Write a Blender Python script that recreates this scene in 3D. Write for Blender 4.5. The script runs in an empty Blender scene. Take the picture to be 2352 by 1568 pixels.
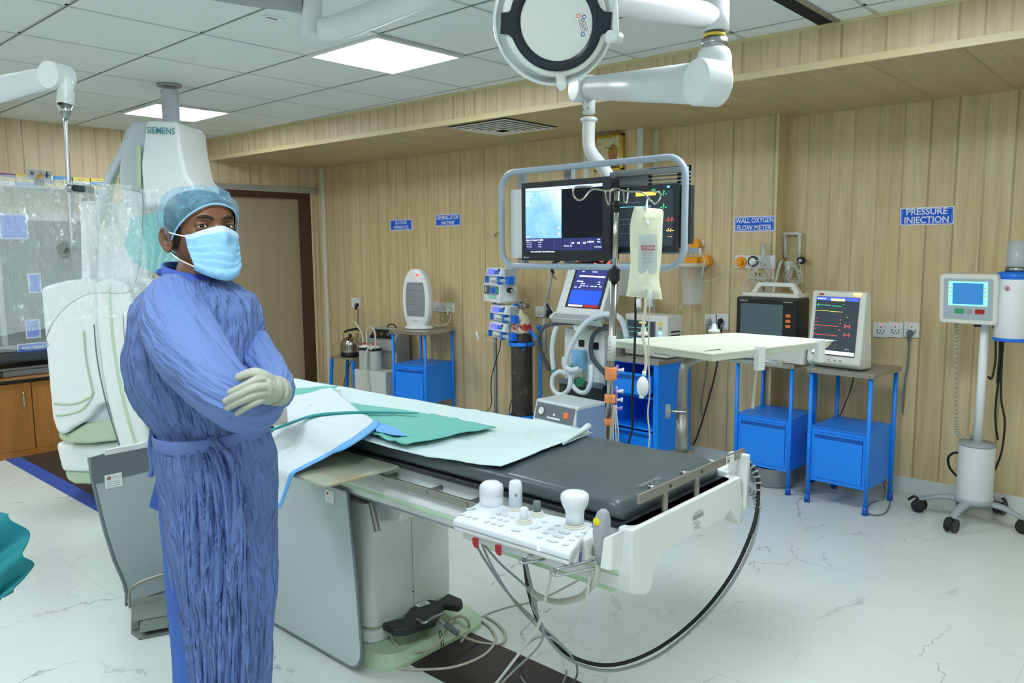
import bpy, math, random
from mathutils import Matrix, Vector, noise
R = math.radians
PI = math.pi
random.seed(7)
scene = bpy.context.scene
C = scene.collection

# ---------------------------------------------------------------- camera, world, exposure
IW, IH, FPX = 2352, 1568, 1782.0
YAW, PIT, ROL = R(41.9), R(6.92), R(-0.51)
CAMZ = 1.55
_w = Vector((-math.sin(YAW)*math.cos(PIT), math.cos(YAW)*math.cos(PIT), -math.sin(PIT)))
_r0 = Vector((math.cos(YAW), math.sin(YAW), 0))
_u0 = _r0.cross(_w)
_r = math.cos(ROL)*_r0 + math.sin(ROL)*_u0
_u = -math.sin(ROL)*_r0 + math.cos(ROL)*_u0
cam = bpy.data.cameras.new('camera')
camo = bpy.data.objects.new('camera', cam)
C.objects.link(camo)
camo.matrix_world = Matrix(((_r.x, _u.x, -_w.x, 0), (_r.y, _u.y, -_w.y, 0), (_r.z, _u.z, -_w.z, CAMZ), (0, 0, 0, 1)))
cam.sensor_width = 36
cam.lens = FPX/IW*36
cam.clip_start = 0.05
scene.camera = camo
world = bpy.data.worlds.new('world')
scene.world = world
world.use_nodes = True
world.node_tree.nodes['Background'].inputs[0].default_value = (0.8, 0.92, 1, 1)
world.node_tree.nodes['Background'].inputs[1].default_value = 0.3
vs = scene.view_settings
vs.view_transform = 'Standard'
vs.look = 'None'
vs.gamma = 1
vs.exposure = 0.68
vs.use_curve_mapping = False
scene.cycles.max_bounces = 10
scene.cycles.diffuse_bounces = 5
scene.cycles.transparent_max_bounces = 16
scene.cycles.caustics_reflective = False
scene.cycles.caustics_refractive = False
scene.cycles.sample_clamp_indirect = 4

LAMPS = [(-3.74, -3.14, 2.52, 3.12), (-6.26, -5.66, 2.54, 3.12), (-1.22, -0.62, 2.52, 3.12), (1.3, 1.9, 2.52, 3.12),
         (-6.2, -5.6, 0.1, 0.7), (-3.79, -3.19, 0.1, 0.7), (-1.2, -0.6, 0.1, 0.7), (1.4, 2.0, 0.1, 0.7),
         (-3.79, -3.19, -2.0, -1.4), (-1.2, -0.6, -2.0, -1.4), (1.4, 2.0, -2.0, -1.4)]
LAMP_E = 17.0

# where a sight line through a photo point meets a plane of the room
def ray(px, py):
    return _w + (px-IW/2)/FPX*_r - (py-IH/2)/FPX*_u
def PD(px, py, d):
    return ray(px, py)*d + Vector((0, 0, CAMZ))
def PZ(px, py, z):
    v = ray(px, py); return v*((z-CAMZ)/v.z) + Vector((0, 0, CAMZ))
def PX(px, py, x):
    v = ray(px, py); return v*(x/v.x) + Vector((0, 0, CAMZ))
def PY(px, py, y):
    v = ray(px, py); return v*(y/v.y) + Vector((0, 0, CAMZ))

# ---------------------------------------------------------------- materials
def lin(h):
    if isinstance(h, str):
        c = [int(h[i:i+2], 16)/255 for i in (0, 2, 4)]
        return tuple((x/12.92 if x <= .04045 else ((x+.055)/1.055)**2.4) for x in c)
    return tuple(h)
MT = {}
def mat(name, col='cccccc', rough=.5, metal=0, emit=0, trans=0, alpha=1, ior=1.45, spec=.5, sheen=0, bump=0, bscale=40, coat=0, bdist=.01, stretch=(1,1,1), var=0):
    if name in MT: return MT[name]
    m = bpy.data.materials.new(name)
    m.use_nodes = True
    nt = m.node_tree
    b = nt.nodes['Principled BSDF']
    c = lin(col)
    b.inputs['Base Color'].default_value = (*c, 1)
    b.inputs['Roughness'].default_value = rough
    b.inputs['Metallic'].default_value = metal
    b.inputs['IOR'].default_value = ior
    b.inputs['Specular IOR Level'].default_value = spec
    b.inputs['Transmission Weight'].default_value = trans
    b.inputs['Alpha'].default_value = alpha
    b.inputs['Coat Weight'].default_value = coat
    b.inputs['Sheen Weight'].default_value = sheen
    if emit:
        b.inputs['Emission Color'].default_value = (*c, 1)
        b.inputs['Emission Strength'].default_value = emit
    if bump or var:
        tc = nt.nodes.new('ShaderNodeTexCoord'); mp = nt.nodes.new('ShaderNodeMapping')
        mp.inputs['Scale'].default_value = stretch
        nt.links.new(tc.outputs['Object'], mp.inputs['Vector'])
        n = nt.nodes.new('ShaderNodeTexNoise'); n.inputs['Scale'].default_value = bscale; n.inputs['Detail'].default_value = 4
        nt.links.new(mp.outputs['Vector'], n.inputs['Vector'])
        if bump:
            bn = nt.nodes.new('ShaderNodeBump'); bn.inputs['Strength'].default_value = bump; bn.inputs['Distance'].default_value = bdist
            nt.links.new(n.outputs['Fac'], bn.inputs['Height']); nt.links.new(bn.outputs['Normal'], b.inputs['Normal'])
        if var:
            mx = nt.nodes.new('ShaderNodeMix'); mx.data_type = 'RGBA'
            mx.inputs['A'].default_value = (*[x*(1-var) for x in c], 1); mx.inputs['B'].default_value = (*[min(1, x*(1+var)) for x in c], 1)
            nt.links.new(n.outputs['Fac'], mx.inputs['Factor']); nt.links.new(mx.outputs['Result'], b.inputs['Base Color'])
    MT[name] = m
    return m

class NT:
    """small helper for node materials"""
    def __init__(s, name):
        s.m = bpy.data.materials.new(name); s.m.use_nodes = True; s.t = s.m.node_tree
        s.b = s.t.nodes['Principled BSDF']; MT[name] = s.m
        s.tc = s.t.nodes.new('ShaderNodeTexCoord')
    def n(s, typ, **kw):
        x = s.t.nodes.new(typ)
        for k, v in kw.items():
            if k.startswith('i_'): x.inputs[k[2:].replace('_', ' ')].default_value = v
            else: setattr(x, k, v)
        return x
    def l(s, a, b): s.t.links.new(a, b)
    def math(s, op, a, b=None, c=None, clamp=False):
        x = s.t.nodes.new('ShaderNodeMath'); x.operation = op; x.use_clamp = clamp
        for i, v in enumerate((a, b, c)):
            if v is None: continue
            if hasattr(v, 'is_linked') or hasattr(v, 'links'): s.l(v, x.inputs[i])
            else: x.inputs[i].default_value = v
        return x.outputs[0]
    def mix(s, f, a, b):
        x = s.t.nodes.new('ShaderNodeMix'); x.data_type = 'RGBA'
        for k, v in (('Factor', f), ('A', a), ('B', b)):
            if hasattr(v, 'links'): s.l(v, x.inputs[k])
            else: x.inputs[k].default_value = v if k == 'Factor' else (*lin(v), 1)
        return x.outputs['Result']
    def map(s, scale=(1, 1, 1), rot=(0, 0, 0), loc=(0, 0, 0)):
        x = s.t.nodes.new('ShaderNodeMapping')
        x.inputs['Scale'].default_value = scale; x.inputs['Rotation'].default_value = rot; x.inputs['Location'].default_value = loc
        s.l(s.tc.outputs['Object'], x.inputs['Vector']); return x.outputs['Vector']
    def noise(s, vec, scale=5, detail=3, rough=.5, dist=0):
        x = s.t.nodes.new('ShaderNodeTexNoise')
        x.inputs['Scale'].default_value = scale; x.inputs['Detail'].default_value = detail
        x.inputs['Roughness'].default_value = rough; x.inputs['Distortion'].default_value = dist
        s.l(vec, x.inputs['Vector']); return x.outputs['Fac']
    def bump(s, h, strength=.3, dist=.01):
        x = s.t.nodes.new('ShaderNodeBump'); x.inputs['Strength'].default_value = strength; x.inputs['Distance'].default_value = dist
        s.l(h, x.inputs['Height']); s.l(x.outputs['Normal'], s.b.inputs['Normal'])

# ---------------------------------------------------------------- mesh building
_TX = {}
def text_data(s, bold=0):
    if (s, bold) in _TX: return _TX[(s, bold)]
    cu = bpy.data.curves.new('t', 'FONT'); cu.body = s; cu.size = 1; cu.align_x = 'CENTER'; cu.align_y = 'CENTER'
    cu.offset = bold; cu.resolution_u = 3; cu.fill_mode = 'FRONT'
    o = bpy.data.objects.new('t', cu); C.objects.link(o)
    bpy.context.view_layer.update()
    dg = bpy.context.evaluated_depsgraph_get()
    me = bpy.data.meshes.new_from_object(o.evaluated_get(dg))
    v = [tuple(x.co) for x in me.vertices]; f = [tuple(p.vertices) for p in me.polygons]
    bpy.data.objects.remove(o); bpy.data.meshes.remove(me); bpy.data.curves.remove(cu)
    if v:
        xs = [a[0] for a in v]; ys = [a[1] for a in v]
        bb = (min(xs), max(xs), min(ys), max(ys))
    else: bb = (0, 1, 0, 1)
    _TX[(s, bold)] = (v, f, bb)
    return _TX[(s, bold)]

def frame(o, x, up=(0, 0, 1)):
    """matrix: local x along x, local y along up, local z = x cross up (outwards)"""
    x = Vector(x).normalized(); z = x.cross(Vector(up)).normalized(); y = z.cross(x)
    return Matrix(((x.x, y.x, z.x, o[0]), (x.y, y.y, z.y, o[1]), (x.z, y.z, z.z, o[2]), (0, 0, 0, 1)))

def crom(pts, n=8, closed=False):
    P = [Vector(p) for p in pts]
    if len(P) < 3 and not closed: return P
    out = []; N = len(P)
    rng = range(N) if closed else range(N-1)
    for i in rng:
        if closed: a, b, c, d = P[(i-1) % N], P[i], P[(i+1) % N], P[(i+2) % N]
        else: a, b, c, d = P[max(i-1, 0)], P[i], P[i+1], P[min(i+2, N-1)]
        for k in range(n):
            t = k/n
            out.append(.5*((2*b)+(c-a)*t+(2*a-5*b+4*c-d)*t*t+(3*b-a-3*c+d)*t*t*t))
    if not closed: out.append(P[-1])
    return out

def rrect(w, h, r, n=6, cx=0, cy=0):
    r = min(r, w/2-1e-5, h/2-1e-5)
    p = []
    for (sx, sy, a0) in ((1, 1, 0), (-1, 1, 90), (-1, -1, 180), (1, -1, 270)):
        for k in range(n+1):
            a = R(a0+90*k/n)
            p.append((cx+sx*(w/2-r)+r*math.cos(a), cy+sy*(h/2-r)+r*math.sin(a)))
    return p

class MB:
    def __init__(s, M=None):
        s.v = []; s.f = []; s.fm = []; s.fs = []; s.mats = []; s.cur = 0; s.M = M; s.uv = None
    def use(s, m):
        if isinstance(m, str): m = MT[m]
        if m not in s.mats: s.mats.append(m)
        s.cur = s.mats.index(m); return s
    def add(s, v, f, smooth=False, M=None):
        if M is not None: v = [M @ Vector(a) for a in v]
        if s.M is not None: v = [s.M @ Vector(a) for a in v]
        o = len(s.v); s.v += [tuple(a) for a in v]
        for q in f:
            s.f.append(tuple(i+o for i in q)); s.fm.append(s.cur); s.fs.append(smooth)
        return s
    def box(s, x0, x1, y0, y1, z0, z1, M=None):
        v = [(x0, y0, z0), (x1, y0, z0), (x1, y1, z0), (x0, y1, z0), (x0, y0, z1), (x1, y0, z1), (x1, y1, z1), (x0, y1, z1)]
        return s.add(v, [(3, 2, 1, 0), (4, 5, 6, 7), (0, 1, 5, 4), (1, 2, 6, 5), (2, 3, 7, 6), (3, 0, 4, 7)], M=M)
    def prism(s, poly, z0, z1, axis='z', M=None, smooth=False):
        n = len(poly)
        def mk(p, z):
            return {'z': (p[0], p[1], z), 'y': (p[0], z, p[1]), 'x': (z, p[0], p[1])}[axis]
        v = [mk(p, z0) for p in poly]+[mk(p, z1) for p in poly]
        area = sum(poly[i][0]*poly[(i+1) % n][1]-poly[(i+1) % n][0]*poly[i][1] for i in range(n))
        flip = (area < 0) != (axis == 'y') 
        if z1 < z0: flip = not flip
        f = [(i, (i+1) % n, n+(i+1) % n, n+i) for i in range(n)]
        caps = [tuple(range(n-1, -1, -1)), tuple(range(n, 2*n))]
        if flip: f = [q[::-1] for q in f]; caps = [q[::-1] for q in caps]
        s.add(v, f, smooth, M)
        o = len(s.v)-2*n
        for q in caps: s.f.append(tuple(i+o for i in q)); s.fm.append(s.cur); s.fs.append(False)
        return s
    def ring(s, p0, p1, r0, r1=None, n=20, M=None, smooth=True, caps=True):
        return s.cyl(p0, p1, r0, r1, n, M, smooth, caps)
    def cyl(s, p0, p1, r0, r1=None, n=20, M=None, smooth=True, caps=True):
        if r1 is None: r1 = r0
        a = Vector(p0); b = Vector(p1); d = (b-a).normalized()
        t = Vector((0, 0, 1)) if abs(d.z) < .9 else Vector((1, 0, 0))
        x = d.cross(t).normalized(); y = d.cross(x)
        v = []
        for (c, r) in ((a, r0), (b, r1)):
            for k in range(n):
                an = 2*PI*k/n; v.append(c+x*(r*math.cos(an))+y*(r*math.sin(an)))
        s.add(v, [(k, n+k, n+(k+1) % n, (k+1) % n)[::-1] for k in range(n)], smooth, M)
        o = len(s.v)-2*n
        if caps:
            for q in (tuple(range(n)), tuple(range(2*n-1, n-1, -1))):
                s.f.append(tuple(i+o for i in q[::-1])); s.fm.append(s.cur); s.fs.append(False)
        return s
    def lathe(s, prof, c=(0, 0, 0), n=28, M=None, smooth=True, a0=0, a1=360, sx=1, sy=1):
        full = abs(a1-a0) >= 360
        m = n if full else n+1
        v = []
        for (r, z) in prof:
            for k in range(m):
                a = R(a0+(a1-a0)*k/n); v.append((c[0]+sx*r*math.cos(a), c[1]+sy*r*math.sin(a), c[2]+z))
        f = []
        for i in range(len(prof)-1):
            for k in range(n):
                k2 = (k+1) % m
                f.append((i*m+k, i*m+k2, (i+1)*m+k2, (i+1)*m+k))
        s.add(v, f, smooth, M); o = len(s.v)-len(v)
        if full:
            if prof[0][0] > 1e-4: s.f.append(tuple(o+k for k in range(m))[::-1]); s.fm.append(s.cur); s.fs.append(False)
            if prof[-1][0] > 1e-4: s.f.append(tuple(o+(len(prof)-1)*m+k for k in range(m))); s.fm.append(s.cur); s.fs.append(False)
        return s
    def tube(s, pts, r, n=10, closed=False, sub=8, flat=None, M=None, caps=True):
        P = crom(pts, sub, closed) if sub > 1 else [Vector(p) for p in pts]
        # drop duplicate points
        Q = [P[0]]
        for p in P[1:]:
            if (p-Q[-1]).length > 1e-5: Q.append(p)
        if closed and (Q[0]-Q[-1]).length < 1e-5: Q.pop()
        P = Q; N = len(P)
        rr = r if isinstance(r, (list, tuple)) else None
        t0 = (P[1]-P[0]).normalized()
        up = Vector((0, 0, 1)) if abs(t0.z) < .9 else Vector((1, 0, 0))
        x = t0.cross(up).normalized()
        v = []
        for i in range(N):
            if closed: t = (P[(i+1) % N]-P[i-1]).normalized()
            else: t = (P[min(i+1, N-1)]-P[max(i-1, 0)]).normalized()
            x = (x-t*x.dot(t)).normalized(); y = t.cross(x)
            if rr:
                q = i/(N-1)*(len(rr)-1); k = min(int(q), len(rr)-2); ra = rr[k]*(1-q+k)+rr[k+1]*(q-k)
            else: ra = r
            fx = 1; fy = 1
            if flat: fx, fy = flat
            for k in range(n):
                a = 2*PI*k/n; v.append(P[i]+x*(ra*fx*math.cos(a))+y*(ra*fy*math.sin(a)))
        f = []
        for i in range(N if closed else N-1):
            j = (i+1) % N
            for k in range(n):
                k2 = (k+1) % n
                f.append((i*n+k, i*n+k2, j*n+k2, j*n+k))
        s.add(v, f, True, M)
        if not closed and caps:
            o = len(s.v)-len(v)
            s.f.append(tuple(o+k for k in range(n))[::-1]); s.fm.append(s.cur); s.fs.append(False)
            s.f.append(tuple(o+(N-1)*n+k for k in range(n))); s.fm.append(s.cur); s.fs.append(False)
        return s
    def ball(s, c, r, n=16, M=None, k=10):
        if not isinstance(r, (tuple, list)): r = (r, r, r)
        v = [(c[0], c[1], c[2]-r[2])]
        for i in range(1, k):
            ph = PI*i/k-PI/2
            for j in range(n):
                a = 2*PI*j/n; v.append((c[0]+r[0]*math.cos(ph)*math.cos(a), c[1]+r[1]*math.cos(ph)*math.sin(a), c[2]+r[2]*math.sin(ph)))
        v.append((c[0], c[1], c[2]+r[2])); f = []
        for j in range(n): f.append((0, 1+(j+1) % n, 1+j))
        for i in range(k-2):
            for j in range(n):
                a = 1+i*n; f.append((a+j, a+(j+1) % n, a+n+(j+1) % n, a+n+j))
        l = len(v)-1; a = 1+(k-2)*n
        for j in range(n): f.append((a+j, a+(j+1) % n, l))
        return s.add(v, f, True, M)
    def grid(s, nu, nv, fn, smooth=True, M=None):
        v = [fn(i/nu, j/nv) for j in range(nv+1) for i in range(nu+1)]
        f = [(j*(nu+1)+i, j*(nu+1)+i+1, (j+1)*(nu+1)+i+1, (j+1)*(nu+1)+i) for j in range(nv) for i in range(nu)]
        return s.add(v, f, smooth, M)
    def quad(s, M, x0, x1, y0, y1, z=0):
        return s.add([(x0, y0, z), (x1, y0, z), (x1, y1, z), (x0, y1, z)], [(0, 1, 2, 3)], M=M)
    def text(s, t, h, M, x=0, y=0, z=.0006, w=None, bold=0, left=False):
        v, f, bb = text_data(t, bold)
        if not v: return s
        k = h/.69                       # cap height of the font at size 1
        kx = k if w is None else w/(bb[1]-bb[0])
        cx = bb[0] if left else (bb[0]+bb[1])/2
        cy = (bb[2]+bb[3])/2
        return s.add([((a[0]-cx)*kx+x, (a[1]-cy)*k+y, z) for a in v], f, M=M)
    def marks(s, M, x, y, w, h, z=.0008, seed=1):
        """a line of print too small to read"""
        rn = random.Random(seed); a = x-w/2
        while a < x+w/2-h*.5:
            b = h*rn.uniform(.35, .8); s.quad(M, a, a+b, y-h/2, y+h/2*rn.uniform(.2, 1), z); a += b+h*rn.choice((.2, .2, .7))
        return s
    def build(s, name, m=None, parent=None, bevel=0, seg=2, solid=0, sub=0, smooth=None, disp=None):
        me = bpy.data.meshes.new(name)
        if not s.mats: s.mats = [MT[m] if isinstance(m, str) else m]
        origin = Vector((0, 0, 0))
        W = WM.get(parent.name) if parent else None
        if W is not None:
            I = W.inverted(); vv = [I @ Vector(a) for a in s.v] if s.world else s.v
        else:
            xs = [a[0] for a in s.v]; ys = [a[1] for a in s.v]; zs = [a[2] for a in s.v]
            origin = Vector(((min(xs)+max(xs))/2, (min(ys)+max(ys))/2, min(zs)))
            vv = [(a[0]-origin.x, a[1]-origin.y, a[2]-origin.z) for a in s.v]
        me.from_pydata([tuple(a) for a in vv], [], s.f)
        for x in s.mats: me.materials.append(x)
        me.polygons.foreach_set('material_index', s.fm)
        sm = s.fs if smooth is None else [smooth]*len(s.f)
        me.polygons.foreach_set('use_smooth', sm)
        if s.uv:
            ul = me.uv_layers.new(name='uv')
            ul.data.foreach_set('uv', [c for q in s.uv for p_ in q for c in p_])
        me.update()
        o = bpy.data.objects.new(name, me); C.objects.link(o)
        if parent: o.parent = parent; WM[o.name] = W
        else: o.location = origin; WM[o.name] = Matrix.Translation(origin)
        if sub:
            d = o.modifiers.new('sub', 'SUBSURF'); d.levels = sub; d.render_levels = sub
        if solid:
            d = o.modifiers.new('solid', 'SOLIDIFY'); d.thickness = solid; d.offset = 0
        if bevel:
            d = o.modifiers.new('bev', 'BEVEL'); d.width = bevel; d.segments = seg; d.limit_method = 'ANGLE'; d.angle_limit = R(40); d.harden_normals = False
            me.polygons.foreach_set('use_smooth', [True]*len(s.f))
            for e in me.edges: pass
            w = o.modifiers.new('wn', 'WEIGHTED_NORMAL'); w.keep_sharp = True
        return o
    world = False
def WB():
    m = MB(); m.world = True; return m
WM = {}
def thing(name, label, cat, loc=(0, 0, 0), rotz=0, group=None):
    o = bpy.data.objects.new(name, None); C.objects.link(o)
    o.location = loc; o.rotation_euler = (0, 0, rotz); o.empty_display_size = .05
    WM[o.name] = Matrix.Translation(Vector(loc)) @ Matrix.Rotation(rotz, 4, 'Z')
    o['label'] = label; o['category'] = cat
    if group: o['group'] = group
    return o
def tag(o, label, cat, group=None, kind=None):
    o['label'] = label; o['category'] = cat
    if group: o['group'] = group
    if kind: o['kind'] = kind
    return o
def struct(name, mb, m=None, parent=None, **k):
    o = mb.build(name, m, parent, **k)
    if parent is None: o['kind'] = 'structure'
    return o
def dup(root, loc, rotz, label, group=None):
    r = root.copy(); C.objects.link(r); r.location = loc; r.rotation_euler = (0, 0, rotz); r['label'] = label
    if group: r['group'] = group
    def rec(a, b):
        for ch in list(a.children):
            c = ch.copy(); C.objects.link(c); c.parent = b; rec(ch, c)
    rec(root, r)
    return r
# ================================================================ room
ZC, ZS = 2.60, 2.39                      # ceiling, soffit of the bulkhead
XA = -7.15                               # door wall
YL, YM, YR = 4.88, 5.03, 5.18            # the three set-backs of the panelled wall

def wood(name, ca, cb, axis=0, pitch=.125, vert=2, cc=None, rough=.42, strip=.012):
    """pale wood-print PVC boards: grooves every pitch along `axis`, grain running along `vert`"""
    t = NT(name)
    sep = t.n('ShaderNodeSeparateXYZ'); t.l(t.tc.outputs['Object'], sep.inputs[0])
    u = t.math('DIVIDE', sep.outputs[axis], pitch)
    fl = t.math('FLOOR', u); fr = t.math('FRACT', u)
    g = t.math('LESS_THAN', fr, strip/pitch)
    sc = [9, 9, 9]; sc[vert] = .55
    off = t.n('ShaderNodeCombineXYZ'); t.l(t.math('MULTIPLY', fl, 3.71), off.inputs[vert])
    add = t.n('ShaderNodeVectorMath', operation='ADD'); t.l(t.tc.outputs['Object'], add.inputs[0]); t.l(off.outputs[0], add.inputs[1])
    mp = t.n('ShaderNodeMapping'); mp.inputs['Scale'].default_value = sc; t.l(add.outputs[0], mp.inputs[0])
    n1 = t.noise(mp.outputs[0], 1.6, 6, .6, 1.2)
    sc2 = [60, 60, 60]; sc2[vert] = 1.2
    mp2 = t.n('ShaderNodeMapping'); mp2.inputs['Scale'].default_value = sc2; t.l(add.outputs[0], mp2.inputs[0])
    n2 = t.noise(mp2.outputs[0], 1.5, 3, .6)
    wv = t.n('ShaderNodeTexWhiteNoise'); wv.noise_dimensions = '1D'; t.l(fl, wv.inputs['W'])
    rmp = t.n('ShaderNodeValToRGB'); t.l(n1, rmp.inputs[0])
    e = rmp.color_ramp.elements; e[0].position = .30; e[0].color = (*lin(cb), 1); e[1].position = .72; e[1].color = (*lin(ca), 1)
    x = e.new(.52); x.color = (*lin(cc or ca), 1)
    c1 = t.mix(t.math('MULTIPLY', t.math('SUBTRACT', n2, .35), 1.3, clamp=True), rmp.outputs[0], cb)
    c2 = t.mix(t.math('MULTIPLY', wv.outputs['Value'], .35), c1, cb)
    wg = t.n('ShaderNodeTexWhiteNoise'); wg.noise_dimensions = '1D'; t.l(t.math('ADD', fl, 17.3), wg.inputs['W'])
    g = t.math('MULTIPLY', g, t.math('MULTIPLY_ADD', wg.outputs['Value'], .65, .25))
    c3 = t.mix(t.math('MULTIPLY', g, .6), c2, '7a6c48')
    t.l(c3, t.b.inputs['Base Color']); t.b.inputs['Roughness'].default_value = rough
    h = t.math('SUBTRACT', t.math('MULTIPLY', n2, .08), g)
    t.bump(h, .28, .004)
    return t.m
wood('wall_boards', 'e5d2aa', 'c1ab80', 0, .145, cc='dac69b')
wood('wall_boards_y', 'e6d4b6', 'c4ae8a', 1, .11, cc='dac8a6')
wood('fascia_boards', 'e4d2b0', 'c2ac86', 0, .098, cc='d8c5a0')
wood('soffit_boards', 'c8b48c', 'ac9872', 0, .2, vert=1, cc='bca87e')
mat('aluminium', 'b9bcc0', .35, .6)
mat('white_trim', 'd9dcdc', .45)
mat('cream_trim', 'd8ca9e', .4)
mat('dark_gap', '15171a', .9)

# marble tiles ------------------------------------------------------------------
def marble():
    t = NT('marble_tile')
    sep = t.n('ShaderNodeSeparateXYZ'); t.l(t.tc.outputs['Object'], sep.inputs[0])
    S = .6
    ux = t.math('DIVIDE', t.math('ADD', sep.outputs[0], .13), S*2); uy = t.math('DIVIDE', t.math('ADD', sep.outputs[1], .07), S)
    fx, fy = t.math('FRACT', ux), t.math('FRACT', uy)
    jx = t.math('LESS_THAN', fx, .0013); jy = t.math('LESS_THAN', fy, .0026)
    j = t.math('MAXIMUM', jx, jy)
    off = t.n('ShaderNodeCombineXYZ'); t.l(t.math('MULTIPLY', t.math('FLOOR', ux), 5.3), off.inputs[0]); t.l(t.math('MULTIPLY', t.math('FLOOR', uy), 3.1), off.inputs[1])
    add = t.n('ShaderNodeVectorMath', operation='ADD'); t.l(t.tc.outputs['Object'], add.inputs[0]); t.l(off.outputs[0], add.inputs[1])
    def vein(scale, rot, w, dist):
        mp = t.n('ShaderNodeMapping'); mp.inputs['Rotation'].default_value = (0, 0, rot); mp.inputs['Scale'].default_value = (1, .6, 1)
        t.l(add.outputs[0], mp.inputs[0])
        dn = t.n('ShaderNodeTexNoise'); dn.inputs['Scale'].default_value = 7; dn.inputs['Detail'].default_value = 6; dn.inputs['Roughness'].default_value = .65; t.l(mp.outputs[0], dn.inputs['Vector'])
        md = t.n('ShaderNodeVectorMath', operation='MULTIPLY_ADD'); t.l(dn.outputs['Color'], md.inputs[0]); md.inputs[1].default_value = (dist, dist, 0); t.l(mp.outputs[0], md.inputs[2])
        fl2 = t.n('ShaderNodeVectorMath', operation='MULTIPLY'); t.l(md.outputs[0], fl2.inputs[0]); fl2.inputs[1].default_value = (1, 1, 0)
        vo = t.n('ShaderNodeTexVoronoi'); vo.feature = 'DISTANCE_TO_EDGE'; vo.inputs['Scale'].default_value = scale; t.l(fl2.outputs[0], vo.inputs['Vector'])
        d = vo.outputs['Distance']
        return t.math('SUBTRACT', 1, t.math('DIVIDE', d, w), clamp=True)
    v1 = vein(1.5, R(35), .0065, .22); v2 = vein(2.9, R(-20), .006, .18)
    m1 = t.noise(t.map(), 1.7, 2); m2 = t.noise(t.map(loc=(9, 3, 1)), 2.3, 2)
    k1 = t.math('MULTIPLY', t.math('MULTIPLY', t.math('SUBTRACT', m1, .45), 7, clamp=True), v1); k2 = t.math('MULTIPLY', t.math('MULTIPLY', t.math('SUBTRACT', m2, .55), 7, clamp=True), v2)
    vv = t.math('MAXIMUM', t.math('MULTIPLY', k1, .95), t.math('MULTIPLY', k2, .4))
    cl = t.mix(t.noise(t.map(), 2.2, 4), 'd6dedb', 'cad3cf')
    c = t.mix(vv, cl, '8f9290')
    c = t.mix(t.math('MULTIPLY', j, .55), c, '8e938f')
    t.l(c, t.b.inputs['Base Color'])
    t.b.inputs['Roughness'].default_value = .2
    t.b.inputs['Specular IOR Level'].default_value = .35
    t.bump(t.math('MULTIPLY', j, -1), .2, .002)
marble()
mb = MB(); mb.box(XA, 4.2, -3.8, 5.3, -.1, 0); struct('floor', mb, 'marble_tile')

# baseboards --------------------------------------------------------------------
mat('skirting', 'd3dad8', .25, var=.05, bscale=6)
x1 = PY(1475, 600, YL).x; x2 = PY(1784, 500, YM).x
mb = MB()
for (a, b, y) in ((XA+.01, x1, YL), (x1-.012, x2, YM), (x2-.012, 4.2, YR)):
    mb.box(a, b, y-.012, y+.02, 0, .095)
struct('baseboard_back', mb, 'skirting', bevel=.002)
mb = MB(); mb.box(XA, XA+.012, -3.8, 1.9, 0, .095); mb.box(XA, XA+.012, 4.79, YL-.012, 0, .095); struct('baseboard_left', mb, 'skirting')

# ceiling -------------------------------------------------------------------------
t = NT('ceiling_tile')
n1 = t.noise(t.map(), 160, 2); n2 = t.noise(t.map(), 3, 2)
t.l(t.mix(t.math('MULTIPLY', n1, .5), 'e2e9e8', 'd3dcda'), t.b.inputs['Base Color']); t.b.inputs['Roughness'].default_value = .8
t.bump(n1, .2, .003)
mat('ceiling_grid', 'c5cec9', .5)
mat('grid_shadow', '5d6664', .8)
TX0, TY0, TS = -3.74, 1.925, .6           # grid registered on the lamp panels
xs = [TX0+TS*k*1.05 for k in range(-7, 14)]
ys = [TY0+.6*k-.005 for k in range(-10, 5)]
mb = MB(); mb.use('ceiling_tile')
holes = LAMPS
for i in range(len(xs)-1):
    for k in range(len(ys)-1):
        a, b, c, d = xs[i], xs[i+1], ys[k], ys[k+1]
        if b < XA or a > 4.2 or d < -3.8: continue
        cx, cy = (a+b)/2, (c+d)/2
        if any(h[0]-.1 < cx < h[1]+.1 and h[2]-.1 < cy < h[3]+.1 for h in holes): continue
        a2, b2 = max(a, XA), min(b, 4.2)
        mb.box(a2+.012, b2-.012, c+.012, min(d, 4.3)-.012, ZC-.006, ZC+.02)
mb.use('ceiling_grid')
for x in xs:
    if XA < x < 4.2: mb.box(x-.0115, x+.0115, -3.8, 4.2, ZC+.001, ZC+.012)
for y in ys: mb.box(XA, 4.2, y-.0115, y+.0115, ZC+.001, ZC+.0121)
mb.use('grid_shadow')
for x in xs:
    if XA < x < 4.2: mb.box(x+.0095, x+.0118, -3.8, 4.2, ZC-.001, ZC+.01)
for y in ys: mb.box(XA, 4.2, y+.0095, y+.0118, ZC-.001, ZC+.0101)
mb.use('dark_gap'); mb.box(XA, 4.2, -3.8, 5.4, ZC+.022, ZC+.05)
struct('ceiling', mb)

# bulkhead: fascia + soffit
FA = (XA, 3.69); FB = (4.2, 4.05)
fd = (Vector((FB[0], FB[1], 0))-Vector((FA[0], FA[1], 0))).normalized(); fn = Vector((fd.y, -fd.x, 0))
def fas(x): return FA[1]+(x-FA[0])*(FB[1]-FA[1])/(FB[0]-FA[0])
mb = MB(); mb.use('fascia_boards')
mb.prism([(FA[0], FA[1]), (FB[0], FB[1]), (FB[0], FB[1]+.02), (FA[0], FA[1]+.02)], ZS, ZC)
mb.use('cream_trim')
mb.prism([(FA[0], FA[1]-.004), (FB[0], FB[1]-.004), (FB[0], FB[1]+.01), (FA[0], FA[1]+.01)], ZS-.001, ZS+.032)
mb.prism([(FA[0], FA[1]-.003), (FB[0], FB[1]-.003), (FB[0], FB[1]+.01), (FA[0], FA[1]+.01)], ZC-.022, ZC)
struct('trim_1', mb)
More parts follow.
